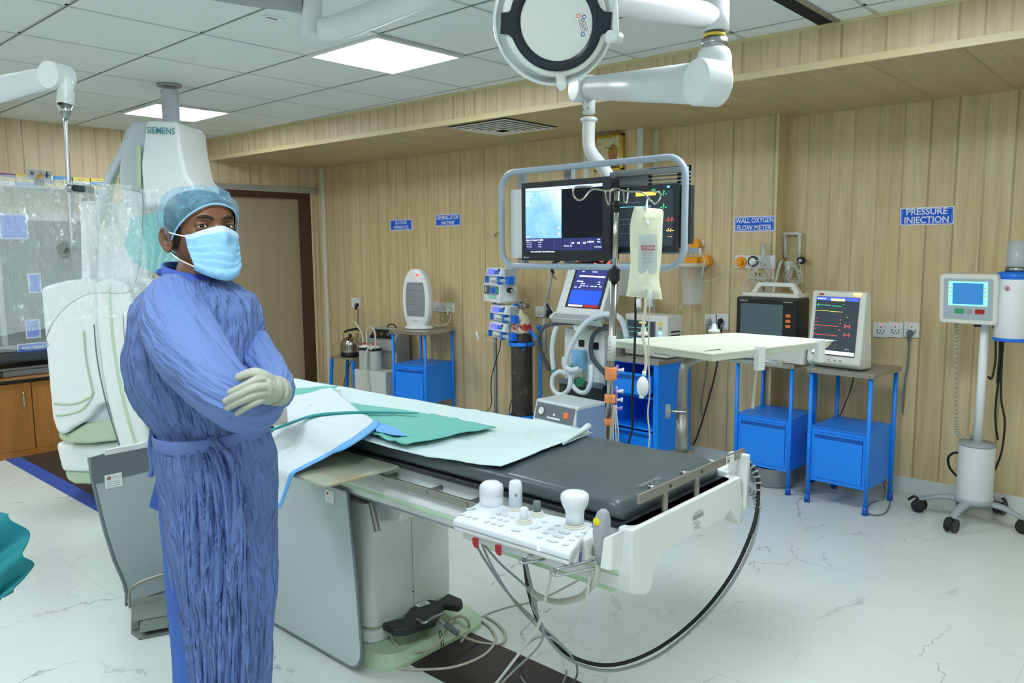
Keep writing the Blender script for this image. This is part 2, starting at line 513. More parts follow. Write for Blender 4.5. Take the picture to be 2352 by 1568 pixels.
mb = MB(); mb.prism([(FA[0], FA[1]+.02), (FB[0], FB[1]+.02), (4.2, 5.3), (XA, 5.3)], ZS, ZS+.02); struct('ceiling_soffit', mb, 'soffit_boards')

# panelled wall -------------------------------------------------------------------
for nm_, q_ in (('wall_back', (XA, x1, YL, YL+.3)), ('wall_back_middle', (x1, x2, YM, YM+.3)), ('wall_back_right', (x2, 4.2, YR, YR+.3))):
    mb = MB(); mb.use('wall_boards'); mb.box(*q_, .095, ZS); struct(nm_, mb)
def strip(n, px0, px1, y, m, z0=.095, z1=ZS, t=.008, ref=500):
    a = PY(px0, ref, y).x; b = PY(px1, ref, y).x
    mb = MB(); mb.box(a, b, y-t, y+.002, z0, z1); struct('trim_%d' % n, mb, m, bevel=.002)
strip(2, 709, 724, YL, 'aluminium', t=.02)
strip(3, 740, 746, YL, 'white_trim')
strip(4, 1463, 1476, YL, 'white_trim')
strip(5, 1499, 1508, YM, 'white_trim')
strip(6, 1779, 1784, YM, 'cream_trim')
strip(7, 1341, 1352, YL, 'white_trim', z0=1.45, t=.006)

# door wall ------------------------------------------------------------------------
DY0, DY1, DZ = 2.93, 4.78, 2.13
mb = MB(); mb.use('wall_boards_y')
mb.box(XA-.2, XA, -3.8, 1.2, 0, ZC); mb.box(XA-.2, XA, 1.2, 2.68, 0, .75); mb.box(XA-.2, XA, 1.2, 2.68, 1.86, ZC)
mb.box(XA-.2, XA, 2.68, DY0, 0, ZC); mb.box(XA-.2, XA, DY0, DY1, DZ, ZC); mb.box(XA-.2, XA, DY1, 5.4, 0, ZC)
struct('wall_left', mb)
mat('door_brown', '4a3226', .45, var=.15, bscale=20, stretch=(8, 8, .5))
t = NT('door_leaf'); n1 = t.noise(t.map(scale=(30, 30, 1.2)), 1.5, 4)
t.l(t.mix(n1, '9d8d73', 'ad9d82'), t.b.inputs['Base Color']); t.b.inputs['Roughness'].default_value = .5
mb = MB()
mb.box(XA-.1, XA+.015, DY0, DY0+.1, 0, DZ); mb.box(XA-.1, XA+.015, DY1-.12, DY1, 0, DZ); mb.box(XA-.1, XA+.015, DY0+.1, DY1-.12, DZ-.06, DZ)
fr = struct('door_1', mb, 'door_brown', bevel=.003)
ym = PX(539, 600, XA).y
for (a, b) in ((DY0+.1, ym-.002), (ym+.002, DY1-.12)):
    mb = MB(); mb.world = True; mb.box(XA-.07, XA-.03, a, b, .02, DZ-.06); mb.build('door_leaf', 'door_leaf', fr, bevel=.002)
mat('chrome', 'c8ccd0', .14, 1)
mat('steel', 'a9adb0', .3, 1)
mat('brushed', '9c9c96', .42, .85)
for (px, py) in ((531, 672), (551, 682)):
    c = PX(px, py, XA-.03)
    mb = MB(); mb.world = True
    mb.tube([(c.x, c.y, c.z+.07), (c.x+.035, c.y, c.z+.06), (c.x+.04, c.y, c.z), (c.x+.035, c.y, c.z-.06), (c.x, c.y, c.z-.07)], .007, 8)
    mb.build('door_handle', 'chrome', fr)
mb = MB(); mb.box(XA, XA+.02, 2.85, YL-.02, DZ, DZ+.055); struct('trim_8', mb, 'aluminium', bevel=.003)
mb = MB(); mb.box(XA, XA+.02, DY1+.0, DY1+.02, 0, DZ); struct('trim_9', mb, 'cream_trim')
# control-room window in the door wall
mb = MB()
for q in ((1.2, 2.68, 1.8, 1.86), (1.2, 2.68, .75, .80), (1.2, 1.26, .80, 1.8), (2.62, 2.68, .80, 1.8), (1.86, 1.90, .80, 1.8)):
    mb.box(XA-.06, XA+.02, q[0], q[1], q[2], q[3])
wf = struct('window_1', mb, 'aluminium', bevel=.002)
mat('window_glass', 'c9d6dc', .04, 0, trans=1, ior=1.3)
mb = MB(); mb.world = True; mb.box(XA-.03, XA-.022, 1.26, 2.62, .80, 1.8); mb.build('pane', 'window_glass', wf)
# control room behind the glass
mat('control_grey', '8e9aa0', .8)
mb = MB(); mb.box(XA-2.6, XA-2.5, -.5, 4.5, 0, 2.6); mb.box(XA-2.5, XA-.2, 4.4, 4.5, 0, 2.6); mb.box(XA-2.5, XA-.2, -.5, -.4, 0, 2.6)
mb.box(XA-2.5, XA-.2, -.4, 4.4, -.05, 0); mb.box(XA-2.5, XA-.2, -.4, 4.4, 2.6, 2.65); struct('wall_control_room', mb, 'control_grey')
# walls behind the camera
mat('wall_paint', 'c9c4a8', .7)
mb = MB(); mb.box(4.2, 4.3, -3.8, 5.4, 0, ZC); struct('wall_right', mb, 'wall_paint')
mb = MB(); mb.box(XA, 4.2, -3.9, -3.8, 0, ZC); struct('wall_front', mb, 'wall_paint')

# recessed LED panels ---------------------------------------------------------------
mat('led', 'f2faff', .5, emit=LAMP_E)
mat('led_frame', 'e8ecec', .5)
lbl = ['square recessed LED ceiling panel, the larger lit one nearer the camera', 'square lit LED ceiling panel behind the grey hose of the imaging machine']
for i, (a, b, c, d) in enumerate(LAMPS):
    l = lbl[i] if i < 2 else 'square LED ceiling panel outside the view, %s row' % ('window side', 'middle', 'rear')[0 if i < 4 else 1 if i < 8 else 2]
    t_ = thing('ceiling_light', l, 'light', ((a+b)/2, (c+d)/2, ZC-.01), 0, 'LED panels in the ceiling grid')
    mb = MB(); w, h = (b-a)/2, (d-c)/2
    for q in ((-w, w, -h, -h+.02), (-w, w, h-.02, h), (-w, -w+.02, -h+.02, h-.02), (w-.02, w, -h+.02, h-.02)): mb.box(q[0], q[1], q[2], q[3], -.006, .02)
    mb.build('frame', 'led_frame', t_)
    mb = MB(); mb.box(-w+.02, w-.02, -h+.02, h-.02, 0, .012); mb.build('diffuser', 'led', t_)

# AC diffuser in the soffit
cs = [PZ(px, py, ZS) for px, py in ((1045, 290), (1160, 308), (1262, 292), (1150, 270))]
cx = sum(p.x for p in cs)/4; cy = sum(p.y for p in cs)/4
hx = .27; hy = .27
v_ = thing('ceiling_vent', 'white square air diffuser with nested louvres set in the wood soffit', 'vent', (cx, cy, ZS))
mat('vent_white', 'd5d7d0', .5); mat('vent_dark', '2b2b28', .8)
mb = MB(); mb.box(-hx, hx, -hy, hy, -.004, .0); mb.build('backing', 'vent_dark', v_)
mb = MB()
for k, s_ in enumerate((1, .84, .7, .56, .42, .28)):
    o, i = hx*s_, hx*(s_-.1)
    z0 = -.008-.004*k
    for (a, b, c, d) in ((-o, o, -o, -i), (-o, o, i, o), (-o, -i, -i, i), (i, o, -i, i)): mb.box(a, b, c, d, z0-.003, z0)
mb.build('louvres', 'vent_white', v_)
# grille in the ceiling, far left
c = PZ(10, 240, ZC)
mb = MB(); mb.use('vent_white'); mb.box(c.x-.3, c.x+.3, c.y-.3, c.y+.02, ZC-.012, ZC-.004)
mb.use('vent_dark')
for k in range(5): mb.box(c.x-.25, c.x+.25, c.y-.27+k*.05, c.y-.245+k*.05, ZC-.0135, ZC-.011)
tag(mb.build('ceiling_grille'), 'grey slotted air grille in the ceiling above the shield arm, far left', 'vent')
# tiny sensor label near the boom
c = PZ(627, 36, ZC)
mb = MB(); mb.use('led_frame'); mb.box(c.x-.02, c.x+.02, c.y-.045, c.y+.045, ZC-.012, ZC-.006); mb.use('vent_dark')
for k in range(7): mb.box(c.x-.012, c.x+.006, c.y-.03+k*.008, c.y-.026+k*.008, ZC-.0128, ZC-.0118)
tag(mb.build('ceiling_tag'), 'small white tag with barcode stuck on a ceiling grid bar', 'tag')
# ceiling gap (open track) at the top right
a, b = PZ(1775, 0, ZC), PZ(1885, 46, ZC)
mb = MB(); mb.use('dark_gap'); mb.box(b.x-.03, b.x+.045, 1.6, fas(b.x)-.004, ZC-.008, ZC-.005)
mb.use('steel'); mb.box(b.x+.045, b.x+.075, 1.6, fas(b.x)-.004, ZC-.011, ZC-.005); struct('trim_10', mb)

# marks on the floor: cable channel cover and blue mat under the machine
mat('channel_brown', '2e2a28', .45, var=.2, bscale=12)
mat('blue_border', '2f52a8', .5)
y0, y1 = 1.78, 2.10
mb = MB(); mb.box(-6.75, -1.2, y0, y1, 0, .004); tag(mb.build('cable_channel_cover', 'channel_brown'), 'dark brown flat cover of the cable channel in the floor running under the table', 'cover')
mb = MB(); mb.use('blue_border'); mb.box(-6.75, -3.4, y0-.10, y0, 0, .003); mb.box(-6.75, -3.4, y1, y1+.07, 0, .003); mb.box(-6.85, -6.75, y0-.10, y1+.07, 0, .003)
tag(mb.build('floor_tape'), 'blue border strip on the floor around the brown channel cover', 'border')
# ================================================================ treatment table
mat('mach_white', 'dde2e1', .35)
mat('mach_green', 'b4cdb0', .4)
mat('mach_grey', '9aa1a6', .45)
mat('table_carbon', '23282b', .35)
mat('mattress_black', '4d585c', .34, bump=.5, bscale=9, bdist=.012, stretch=(1, .45, 1), var=.06)
mat('black_rubber', '17191b', .5)
mat('grey_cable', '8a9294', .45)
mat('beige_cable', 'b3b3a4', .5)
mat('pale_cable', 'b9bcb6', .5)
mat('lead_skirt', 'b0bbbf', .42, var=.05, bscale=3)
mat('lead_band', '6b757b', .45)
mat('skirt_edge', '6f7b82', .5)
mat('print_white', 'e8eeee', .5); mat('print_black', '1a1d20', .5); mat('print_grey', '8d9598', .5)
mat('print_red', 'a8222c', .5); mat('print_blue', '1c3aa0', .4); mat('led_blue', '6fb4ff', .4, emit=3)
TXE, TY_N, TY_F, TZ = -1.05, 1.63, 2.19, .835
tb = thing('treatment_table', 'long white treatment table with black mattress, pedestal and steel side rails', 'table', (-2.6, 1.93, 0))
def part(mb, name, m=None, parent=None, **k):
    return mb.build(name, m, parent or tb, **k)
m = WB(); m.prism(rrect(3.05, TY_F-TY_N, .03, cx=TXE-1.525, cy=(TY_F+TY_N)/2), TZ-.016, TZ); tt = part(m, 'tabletop', 'table_carbon', bevel=.003)

def loft(mb, secs, smooth=True, caps=True):
    n = len(secs[0]); v = [p for s_ in secs for p in s_]; f = []
    for i in range(len(secs)-1):
        for k in range(n):
            k2 = (k+1) % n; f.append((i*n+k, (i+1)*n+k, (i+1)*n+k2, i*n+k2))
    if caps: f.append(tuple(range(n))); f.append(tuple(range(len(secs)*n-1, (len(secs)-1)*n-1, -1)))
    mb.add(v, f, smooth)
# mattress, soft edges and shallow creases
def mattress():
    mb = WB(); secs = []
    x0, x1_ = TXE-2.98, TXE-.045; N = 130
    for i in range(N+1):
        x = x0+(x1_-x0)*i/N
        e = min(1, (x1_-x)/.045); k = 1-(1-e)**2; k = math.sqrt(max(k, 0))*.5+.5
        h = .054*k
        ins = .018*(1-k)
        poly = rrect(TY_F-TY_N-.012-2*ins, h, min(.02, h*.45), 5, (TY_N+TY_F)/2, TZ+.001+h/2)
        # denser top
        out = []
        for j, p in enumerate(poly):
            q = poly[(j+1) % len(poly)]; out.append(p)
            L = math.hypot(q[0]-p[0], q[1]-p[1])
            if L > .1:
                for s_ in range(1, 24): out.append((p[0]+(q[0]-p[0])*s_/24, p[1]+(q[1]-p[1])*s_/24))
        sec = []
        for (y, z) in out:
            if z > TZ+.03:
                nz = noise.noise(Vector((x*2.2-y*3, y*2+x*4, 1)))*.006+noise.noise(Vector((x*9+y*5, y*3, 4)))*.003
                z += nz-.002
            sec.append((x, y, z))
        secs.append(sec)
    loft(mb, secs); return mb
mm = part(mattress(), 'mattress', 'mattress_black')
# printed name of the mattress
o = PZ(1493, 1106, TZ+.058); M = frame(o, (0, 1, 0), (-1, 0, 0))
m = WB(); m.use('print_grey'); m.text('TEMPUR-MED', .016, M, w=.115); m.marks(M, 0, -.014, .05, .004); m.marks(M, 0, -.022, .025, .004, .0008, 2)
mt = m.build('lettering', None, mm)
# side beam, rail with spacers and screws
m = WB(); m.use('mach_white'); m.box(TXE-1.9, TXE-.05, TY_N+.03, TY_N+.06, TZ-.07, TZ-.016)
m.box(TXE-1.9, TXE-.02, TY_F-.06, TY_F-.03, TZ-.07, TZ-.016)
part(m, 'side_plate')
m = WB()
m.use('mach_white'); m.prism([(TY_N-.012, TZ-.075), (TY_N+.03, TZ-.075), (TY_N+.03, TZ-.16), (TY_N-.0, TZ-.16), (TY_N-.026, TZ-.11)], TXE-1.95, TXE-.03, 'x')
m.use('mach_green'); m.box(TXE-1.95, TXE-.03, TY_N-.024, TY_N-.018, TZ-.13, TZ-.115)
m.use('mach_grey'); m.box(TXE-1.95, TXE-.06, TY_N-.002, TY_N+.02, TZ-.166, TZ-.16)
part(m, 'side_beam', bevel=.003)
m = WB(); m.use('brushed'); m.box(TXE-1.15, TXE-.12, TY_N-.035, TY_N-.025, TZ-.068, TZ-.043); part(m, 'accessory_rail', bevel=.0015)
rl = m
for px, py in ((877, 1109), (979, 1135), (1070, 1160), (1180, 1185), (1290, 1215)):
    p = PY(px, py, TY_N-.036)
    m = WB(); m.use('brushed'); m.cyl((p.x, TY_N-.027, TZ-.055), (p.x, TY_N+.03, TZ-.055), .008, n=12)
    m.use('print_black'); m.cyl((p.x, TY_N-.0355, TZ-.055), (p.x, TY_N-.036, TZ-.055), .006, n=14)
    m.use('steel'); m.cyl((p.x, TY_N-.0355, TZ-.055), (p.x, TY_N-.037, TZ-.055), .0045, n=14); part(m, 'rail_screw')
# white end casting with two feet
m = WB(); E0 = TY_N-.02; E1 = TY_F+.03
prof = [(E0, TZ-.0), (E1, TZ-.0), (E1+.035, TZ-.15), (E1+.0, TZ-.155), (E1-.06, TZ-.09), (E1-.10, TZ-.105), (E0+.17, TZ-.105), (E0+.11, TZ-.14), (E0+.095, TZ-.19), (E0+.07, TZ-.195), (E0, TZ-.17)]
m.use('mach_white'); m.prism(prof, TXE-.035, TXE+.01, 'x')
m.use('mach_green'); m.box(TXE-.5, TXE-.04, E0+.002, E0+.012, TZ-.185, TZ-.165)
part(m, 'end_casting', bevel=.006)
m = WB(); m.use('mach_white'); m.box(TXE-.55, TXE-.03, E0, E0+.03, TZ-.17, TZ-.13); part(m, 'beam_foot', bevel=.004)
# end rail (steel) on two posts
m = WB(); z1 = TZ+.052; p0, p1_ = TY_N+.03, TY_F+.085
m.box(TXE-.012, TXE-.002, p0, p1_, z1, z1+.026); er = part(m, 'end_rail', 'brushed', bevel=.002)
for yy in (TY_N+.165, TY_N+.34):
    m = WB(); m.use('brushed'); m.box(TXE-.012, TXE-.004, yy-.012, yy+.012, TZ-.01, z1+.012); m.build('rail_post', None, er, bevel=.001)
    m = WB(); m.use('chrome'); m.cyl((TXE-.045, yy-.02, z1+.012), (TXE-.01, yy-.02, z1+.012), .008); m.build('rail_pin', None, er)
    m = WB(); m.use('print_black'); m.cyl((TXE-.0015, yy+.02, z1+.013), (TXE-.001, yy+.02, z1+.013), .005); m.build('screw', None, er)
M = frame((TXE-.0008, p1_-.11, z1+.013), (0, 1, 0))
m = WB(); m.use('print_white'); m.quad(M, -.028, .028, -.0125, .0125, .0003); m.use('print_black')
m.tube([M @ Vector((-.012+.009*math.cos(a*PI/8), .009*math.sin(a*PI/8), .0006)) for a in range(16)], .0009, 4, closed=True, sub=1)
m.add([(-.016, -.005, .0009), (-.008, -.005, .0009), (-.012, .006, .0009)], [(0, 1, 2)], M=M); m.marks(M, .012, .002, .014, .003); m.build('warning_label', None, er)
# bar-code plate on the end casting
o = PX(1603, 1190, TXE+.0105); M = frame((TXE+.0108, o.y, o.z), (0, 1, 0))
m = WB(); m.use('print_grey'); rnd = random.Random(3); x = -.03
while x < .03:
    w_ = rnd.choice((.0008, .0015, .0022)); m.quad(M, x, x+w_, 0, .014, .0004); x += w_+.0012
for k in range(4): m.marks(M, -.01+.01*(k % 2), -.008-.007*k, .03, .0035, .0006, k)
m.marks(M, 0, .02, .045, .004); part(m, 'type_plate')
# plug box and plugs at the far end
m = WB(); m.use('mach_white'); m.box(TXE-.045, TXE+.02, TY_F+.05, TY_F+.075, TZ-.11, TZ+.065); m.box(TXE-.25, TXE-.03, TY_F+.02, TY_F+.12, TZ-.02, TZ+.01); part(m, 'plug_box', bevel=.005)
m = WB(); m.use('mach_grey'); m.cyl((TXE-.25, TY_F+.08, TZ-.002), (TXE-.55, TY_F+.12, TZ-.002), .009); part(m, 'rail_rod')
# carriage under the top, pedestal, base
m = WB(); m.use('mach_white')
m.prism([(TXE-1.98, .68), (TXE-1.95, .54), (TXE-1.75, .52), (TXE-1.48, .60), (TXE-1.30, .60), (TXE-1.20, .53), (TXE-1.08, .56), (TXE-1.02, .675)][::-1], 1.75, 2.10, 'y')
m.use('mach_grey'); m.box(TXE-1.98, TXE-1.02, 1.70, 2.13, .665, .69)
part(m, 'carriage', bevel=.01)
m = WB(); m.use('mach_white'); m.prism(rrect(.62, .44, .045, cx=-2.585, cy=1.935), .11, .60); pd = part(m, 'pedestal', smooth=None, bevel=.003)
m = WB(); m.use('mach_grey'); m.box(-2.2745, -2.2735, 1.93, 1.932, .12, .55); m.use('print_black'); m.cyl((-2.275, 1.93, .19), (-2.2725, 1.93, .19), .004, n=8); m.build('seam', None, pd)
m = WB(); m.use('mach_green'); m.prism(rrect(.60, .425, .045, cx=-2.585, cy=1.935), .095, .11); m.use('mach_white'); m.prism(rrect(.63, .45, .05, cx=-2.585, cy=1.935), .05, .095)
part(m, 'plinth', bevel=.004)
m = WB(); poly = rrect(.86, .56, .1, cx=-2.55, cy=1.94)
secs = [[(x, y, 0) for x, y in poly], [(x, y, .018) for x, y in poly], [(-2.55+(x+2.55)*.93, 1.94+(y-1.94)*.9, .048) for x, y in poly]]
loft(m, secs, smooth=False); part(m, 'base_plate', 'mach_green')
m = WB(); m.box(-2.75, -2.70, TY_N-.01, TY_N+.0, .52, .66); part(m, 'shield_bracket', 'mach_grey')
# catch handle on the carriage
p = PY(870, 1185, 1.70)
m = WB(); m.use('brushed'); m.cyl((p.x-.03, 1.69, p.z+.05), (p.x+.01, 1.685, p.z-.05), .011); m.box(p.x-.12, p.x-.02, 1.688, 1.70, p.z+.04, p.z+.062); part(m, 'lock_lever', bevel=.002)

# lead skirts hanging from the rail
m = WB(); y = 1.605
xa = -3.35
out = [(xa, .70), (-2.16, .69), (-2.13, .40)]
for k in range(9): a = R(-5-80*k/8); out.append((-2.205+.075*math.cos(a), .10+.075*math.sin(a)-.0))
pts = [(-2.545, .69), (-2.235, .69)]
pts += [(-2.20, .35), (-2.185, .12)]
for k in range(1, 8): a = R(0-90*k/8); pts.append((-2.265+.08*math.cos(a), .10+.08*math.sin(a)))
pts += [(-2.30, .018), (-3.25, .018), (-3.25, .69)]
m.use('lead_skirt'); m.prism(pts[::-1], y-.004, y+.004, 'y')
sk = m.build('lead_skirt', None, None)
tag(sk, 'grey lead skirt hanging from the table rail, right of the person down to the floor', 'shield', 'lead skirts below the table')
m = WB(); m.tube([(a, y, b) for a, b in pts[:-3]]+[(-2.9, y, .018), (-3.2, y, .018)], .006, 8, sub=1); m.build('edge_trim', 'skirt_edge', sk)
WM[sk.name] = Matrix.Translation(sk.location)
sk_edge = sk.children[0] if sk.children else None
def sticker(M, par, s=1.0):
    m = WB(); m.use('print_white'); m.quad(M, -.035*s, .035*s, -.03*s, .03*s, .0006)
    m.use('print_red'); m.add([(-.018*s+.008*s*math.cos(a*PI/8), .014*s+.008*s*math.sin(a*PI/8), .001) for a in range(16)], [tuple(range(16))], M=M)
    m.use('print_white'); m.text('K', .009*s, M, x=-.018*s, y=.014*s, z=.0013)
    m.use('mach_green'); m.text('KENEX', .009*s, M, x=.012*s, y=.015*s, z=.001)
    m.use('print_grey')
    for k in range(3): m.marks(M, 0, -.003*s-.009*s*k, .05*s, .003*s, .001, k)
    return m.build('label_sticker', None, par)
o = PY(757, 1140, y-.005); sticker(frame((o.x, y-.005, o.z), (1, 0, 0)), sk, .75)
# second skirt, square to the table, left of the person
X1 = -3.4
pr = [PX(px, py, X1) for px, py in ((205, 1050), (212, 1100), (240, 1215), (262, 1285), (284, 1335), (291, 1365), (288, 1388))]
m = WB(); poly = [(p.y, p.z) for p in pr]; poly = poly+[(1.60, poly[-1][1]), (1.60, .742)]
poly[0] = (pr[0].y, pr[0].z)
m.use('lead_skirt'); m.prism(poly[::-1], X1-.004, X1+.004, 'x')
m.use('lead_band'); q = [PX(px, py, X1) for px, py in ((205, 1050), (222, 1110))]
zt = pr[0].z
m.prism([(pr[0].y, pr[0].z), (1.60, .742), (1.60, .742-.145), (pr[1].y+.003, q[1].z+.0)], X1+.004, X1+.008, 'x')
m.use('skirt_edge'); m.tube([(X1, p.y, p.z) for p in pr]+[(X1, 1.59, pr[-1].z)], .008, 8, sub=1)
s2 = tag(m.build('lead_skirt'), 'grey lead skirt with darker top band, left of and behind the person', 'shield', 'lead skirts below the table'); WM[s2.name] = Matrix.Translation(s2.location)
o = PX(260, 1103, X1+.005); sticker(frame((X1+.0085, o.y, o.z), (0, 1, 0)), s2, 1.0)
m = WB(); m.box(X1-.006, X1+.012, PX(238, 1030, X1).y, 1.60, .70, .722); m.build('clamp_bar', 'mach_white', s2)

# armboard
m = WB(); a = [PZ(px, py, .822) for px, py in ((668, 1094), (755, 1119), (917, 1076), (800, 1045))]
x0_ = -2.42
m.prism([(-2.52, 1.345), (-1.985, 1.345), (-1.975, 1.70), (-2.52, 1.70)], .815, .826)
t = NT('armboard_acrylic'); n1 = t.noise(t.map(), 5, 5, .6)
t.l(t.mix(t.math('MULTIPLY', t.math('SUBTRACT', n1, .55), 4, clamp=True), 'a3aa97', 'b58a58'), t.b.inputs['Base Color']); t.b.inputs['Roughness'].default_value = .3
tag(m.build('arm_board', 'armboard_acrylic', bevel=.003), 'thin stained beige arm board sticking out from under the mattress beside the person', 'board')

# ---------------------------------------------------------------- cloths on the table
def cloth(name, quadpts, nu, nv, m, label, cat, zf, th=.002, group=None, amp=.004, fr=9, seed=0, border=None):
    """patch spanned by a left and right polyline (same length) in plan; zf gives the height"""
    A, B = crom(quadpts[0], 10), crom(quadpts[1], 10)
    def sm(P, v):
        q = v*(len(P)-1); i = min(int(q), len(P)-2); return P[i].lerp(P[i+1], q-i)
    mb = WB()
    def fn(u, v):
        p = sm(A, v).lerp(sm(B, v), u)
        n_ = noise.noise(Vector((p.x*fr, p.y*fr, seed)))*amp
        n_ = abs(n_)+amp*.8*max(0, 1-abs(noise.noise(Vector((p.x*fr*.5+p.y*3, p.y*fr*.5-p.x*2, seed+4))))*9)
        return (p.x, p.y, p.z+abs(n_)+zf)
    if isinstance(m, tuple):
        mb.use(m[0]); mb.grid(nu, nv, fn)
        mb.mats.append(MT[m[1]]); b0, b1 = border
        for k in range(len(mb.f)):
            i, j = k % nu, k//nu
            if i >= nu-b0 or j >= nv-b1: mb.fm[k] = 1
    else: mb.use(m); mb.grid(nu, nv, fn)
    o = mb.build(name, None, None, solid=th); tag(o, label, cat, group); return o
mat('sheet_white', 'c6dadb', .75, bump=.5, bscale=25, bdist=.003)
mat('drape_green', '6cb8ac', .8, bump=.5, bscale=22, bdist=.003)
mat('pad_white', 'd0dce2', .6, bump=.5, bscale=14, bdist=.003)
mat('pad_blue', '5fa8e8', .5)
mat('drape_teal', '1b8d8c', .7)
ZM = TZ+.062
# white sheet over the middle of the mattress, near edge wavy, far end rolled
A = [(-3.95, TY_N+.01, ZM), (-2.4, TY_N+.01, ZM), (-2.1, 1.60, ZM-.008), (-1.8, 1.615, ZM-.014), (-1.52, 1.64, ZM+.002)]
B = [(-3.95, TY_F+.005, ZM-.02), (-2.4, TY_F+.005, ZM-.01), (-2.1, TY_F, ZM-.004), (-1.8, TY_F-.0, ZM), (-1.585, 2.17, ZM)]
cloth('bed_sheet', (A, B), 40, 130, 'sheet_white', 'white cotton sheet spread over the black mattress', 'sheet', .006, amp=.005, fr=7)
p = PZ(1335, 1003, ZM+.02)
m = WB(); pth = []
for k in range(16):
    a = R(-90+k*27); rr = .006+.0011*k; pth.append((rr*math.cos(a), rr*math.sin(a)+.018))
mb = WB()
L0, L1 = Vector((-1.60, 2.19, ZM)), Vector((-1.555, 1.98, ZM+.002))
def fn(u, v):
    q = u*(len(pth)-1); i = min(int(q), len(pth)-2); f_ = q-i
    c = (pth[i][0]*(1-f_)+pth[i+1][0]*f_, pth[i][1]*(1-f_)+pth[i+1][1]*f_); b = L0.lerp(L1, v); s_ = 1-v*.85
    return (b.x+c[0]*s_, b.y, b.z+c[1]*s_)
mb.grid(30, 14, fn); mb.use('sheet_white'); o = mb.build('rolled_edge', 'sheet_white', bpy.data.objects['bed_sheet'], solid=.002)
# green drape
z = ZM+.016
A = [PZ(650, 965, z), PZ(760, 968, z), PZ(930, 1021, z)]
B = [PZ(700, 908, z), PZ(800, 920, z), PZ(1142, 981, z)]
cloth('green_drape', ([(-3.2, 1.76, z), (-2.5, 1.74, z), tuple(PZ(870, 1003, z)), tuple(PZ(932, 1021, z))], [(-3.0, 2.12, z), tuple(PZ(775, 918, z)), tuple(PZ(960, 947, z)), tuple(PZ(1140, 981, z))]), 36, 80, 'drape_green',
      'pale green surgical drape lying on the white sheet', 'drape', .0, th=.003, amp=.006, fr=10, seed=3)
m = WB(); m.use('drape_green'); pts = []
for k in range(40): q = k/39; p = PZ(722+q*100, 928-math.sin(q*3.1)*9, z+.004); pts.append((p.x, p.y, p.z+.004+.004*math.sin(k*1.7)))

# teal folded band across the drape
z2 = z+.010
pts = [PZ(px, py, z2) for px, py in ((600, 997), (640, 984), (700, 962), (740, 954), (800, 950), (880, 949), (960, 951))]
m = WB(); m.tube([(p.x, p.y, z2+.004) for p in pts], [.008, .008, .009, .012, .012, .008, .004], 8, flat=(1.2, .5)); tag(m.build('folded_band', 'drape_teal'), 'narrow dark teal folded cloth band lying across the green drape', 'cloth')
# underpad with blue border, falling over the arm board
zb = .832
A = [(-2.95, 2.05, ZM+.02), (-2.90, 1.8, ZM+.018), (-2.80, 1.66, ZM+.012), (-2.62, 1.55, zb+.025), (-2.52, 1.42, zb+.004), (-2.47, 1.335, zb+.002), (-2.44, 1.31, zb-.05), (-2.42, 1.30, zb-.16)]
E_ = [PZ(930, 1000, ZM+.018), PZ(862, 975, ZM+.02), PZ(800, 1024, ZM+.006), PZ(750, 1050, zb+.03), PZ(700, 1069, zb+.006)]
B = [tuple(PZ(850, 966, ZM+.022)), tuple(PZ(872, 977, ZM+.026)), tuple(PZ(808, 1025, ZM+.014)), tuple(PZ(745, 1056, zb+.028)), tuple(PZ(690, 1082, zb+.006)), tuple(PZ(675, 1092, zb+.002)), tuple(PY(662, 1125, 1.325)), tuple(PY(645, 1168, 1.31))]
cloth('underpad', (A, B), 44, 66, ('pad_white', 'pad_blue'), 'white absorbent underpad with light blue border hanging over the arm board', 'pad', .002, amp=.005, fr=8, seed=5, border=(3, 3))
m = WB(); m.use('pad_blue'); pp = [PZ(a, b, ZM+.027) for a, b in ((864, 970), (900, 978), (936, 1001), (905, 999), (864, 990))]
m.add([tuple(p) for p in pp], [(0, 1, 2, 3, 4)]); m.build('pad_corner', None, bpy.data.objects['underpad'], solid=.002)
# wrapped package beside the person
mat('pack_film', 'e6e0d2', .2, trans=.3, alpha=.95); mat('pack_orange', 'e8744a', .4)
p = PZ(618, 985, ZM+.01)
m = WB(); m.use('pack_film'); m.prism(rrect(.16, .11, .02, cx=p.x-.03, cy=p.y), ZM+.03, ZM+.085); m.use('pack_orange'); m.prism(rrect(.012, .113, .002, cx=p.x+.02, cy=p.y), ZM+.03, ZM+.0862)
m.add([(p.x-.09, p.y-.02, ZM+.086), (p.x-.05, p.y-.03, ZM+.088), (p.x-.07, p.y+.0, ZM+.13)], [(0, 1, 2)])
tag(m.build('dressing_pack', None, None, bevel=.006), 'clear wrapped dressing pack with an orange band on the table behind the gloved hand', 'package')

# ---------------------------------------------------------------- table-side control console
cz = .832
con = thing('control_console', 'white table-side control console with joysticks and round buttons clamped to the rail', 'console', (-1.29, 1.50, cz-.06))
mat('console_white', 'dde2ea', .32); mat('console_low', 'cfd2d2', .4); mat('button_face', 'cdd5dc', .35); mat('button_ring', '8b97a4', .4); mat('joint_cream', 'd9d8cc', .5)
K = [PZ(px, py, cz) for px, py in ((1039, 1192), (1308, 1272), (1362, 1200), (1104, 1149))]
m = WB(); m.use('console_white'); m.prism([(p.x, p.y) for p in K], cz-.018, cz)
m.build('top_panel', None, con, bevel=.005)
cxm = sum(p.x for p in K)/4; cym = sum(p.y for p in K)/4
m = WB(); m.use('console_low'); m.prism([(cxm+(p.x-cxm)*.985, cym+(p.y-cym)*.97) for p in K], cz-.032, cz-.0185)
lo = [(cxm+(p.x-cxm)*.97, cym+(p.y-cym)*.8+.012) for p in K]
m.prism(lo, cz-.062, cz-.032); m.build('lower_housing', None, con, bevel=.004)
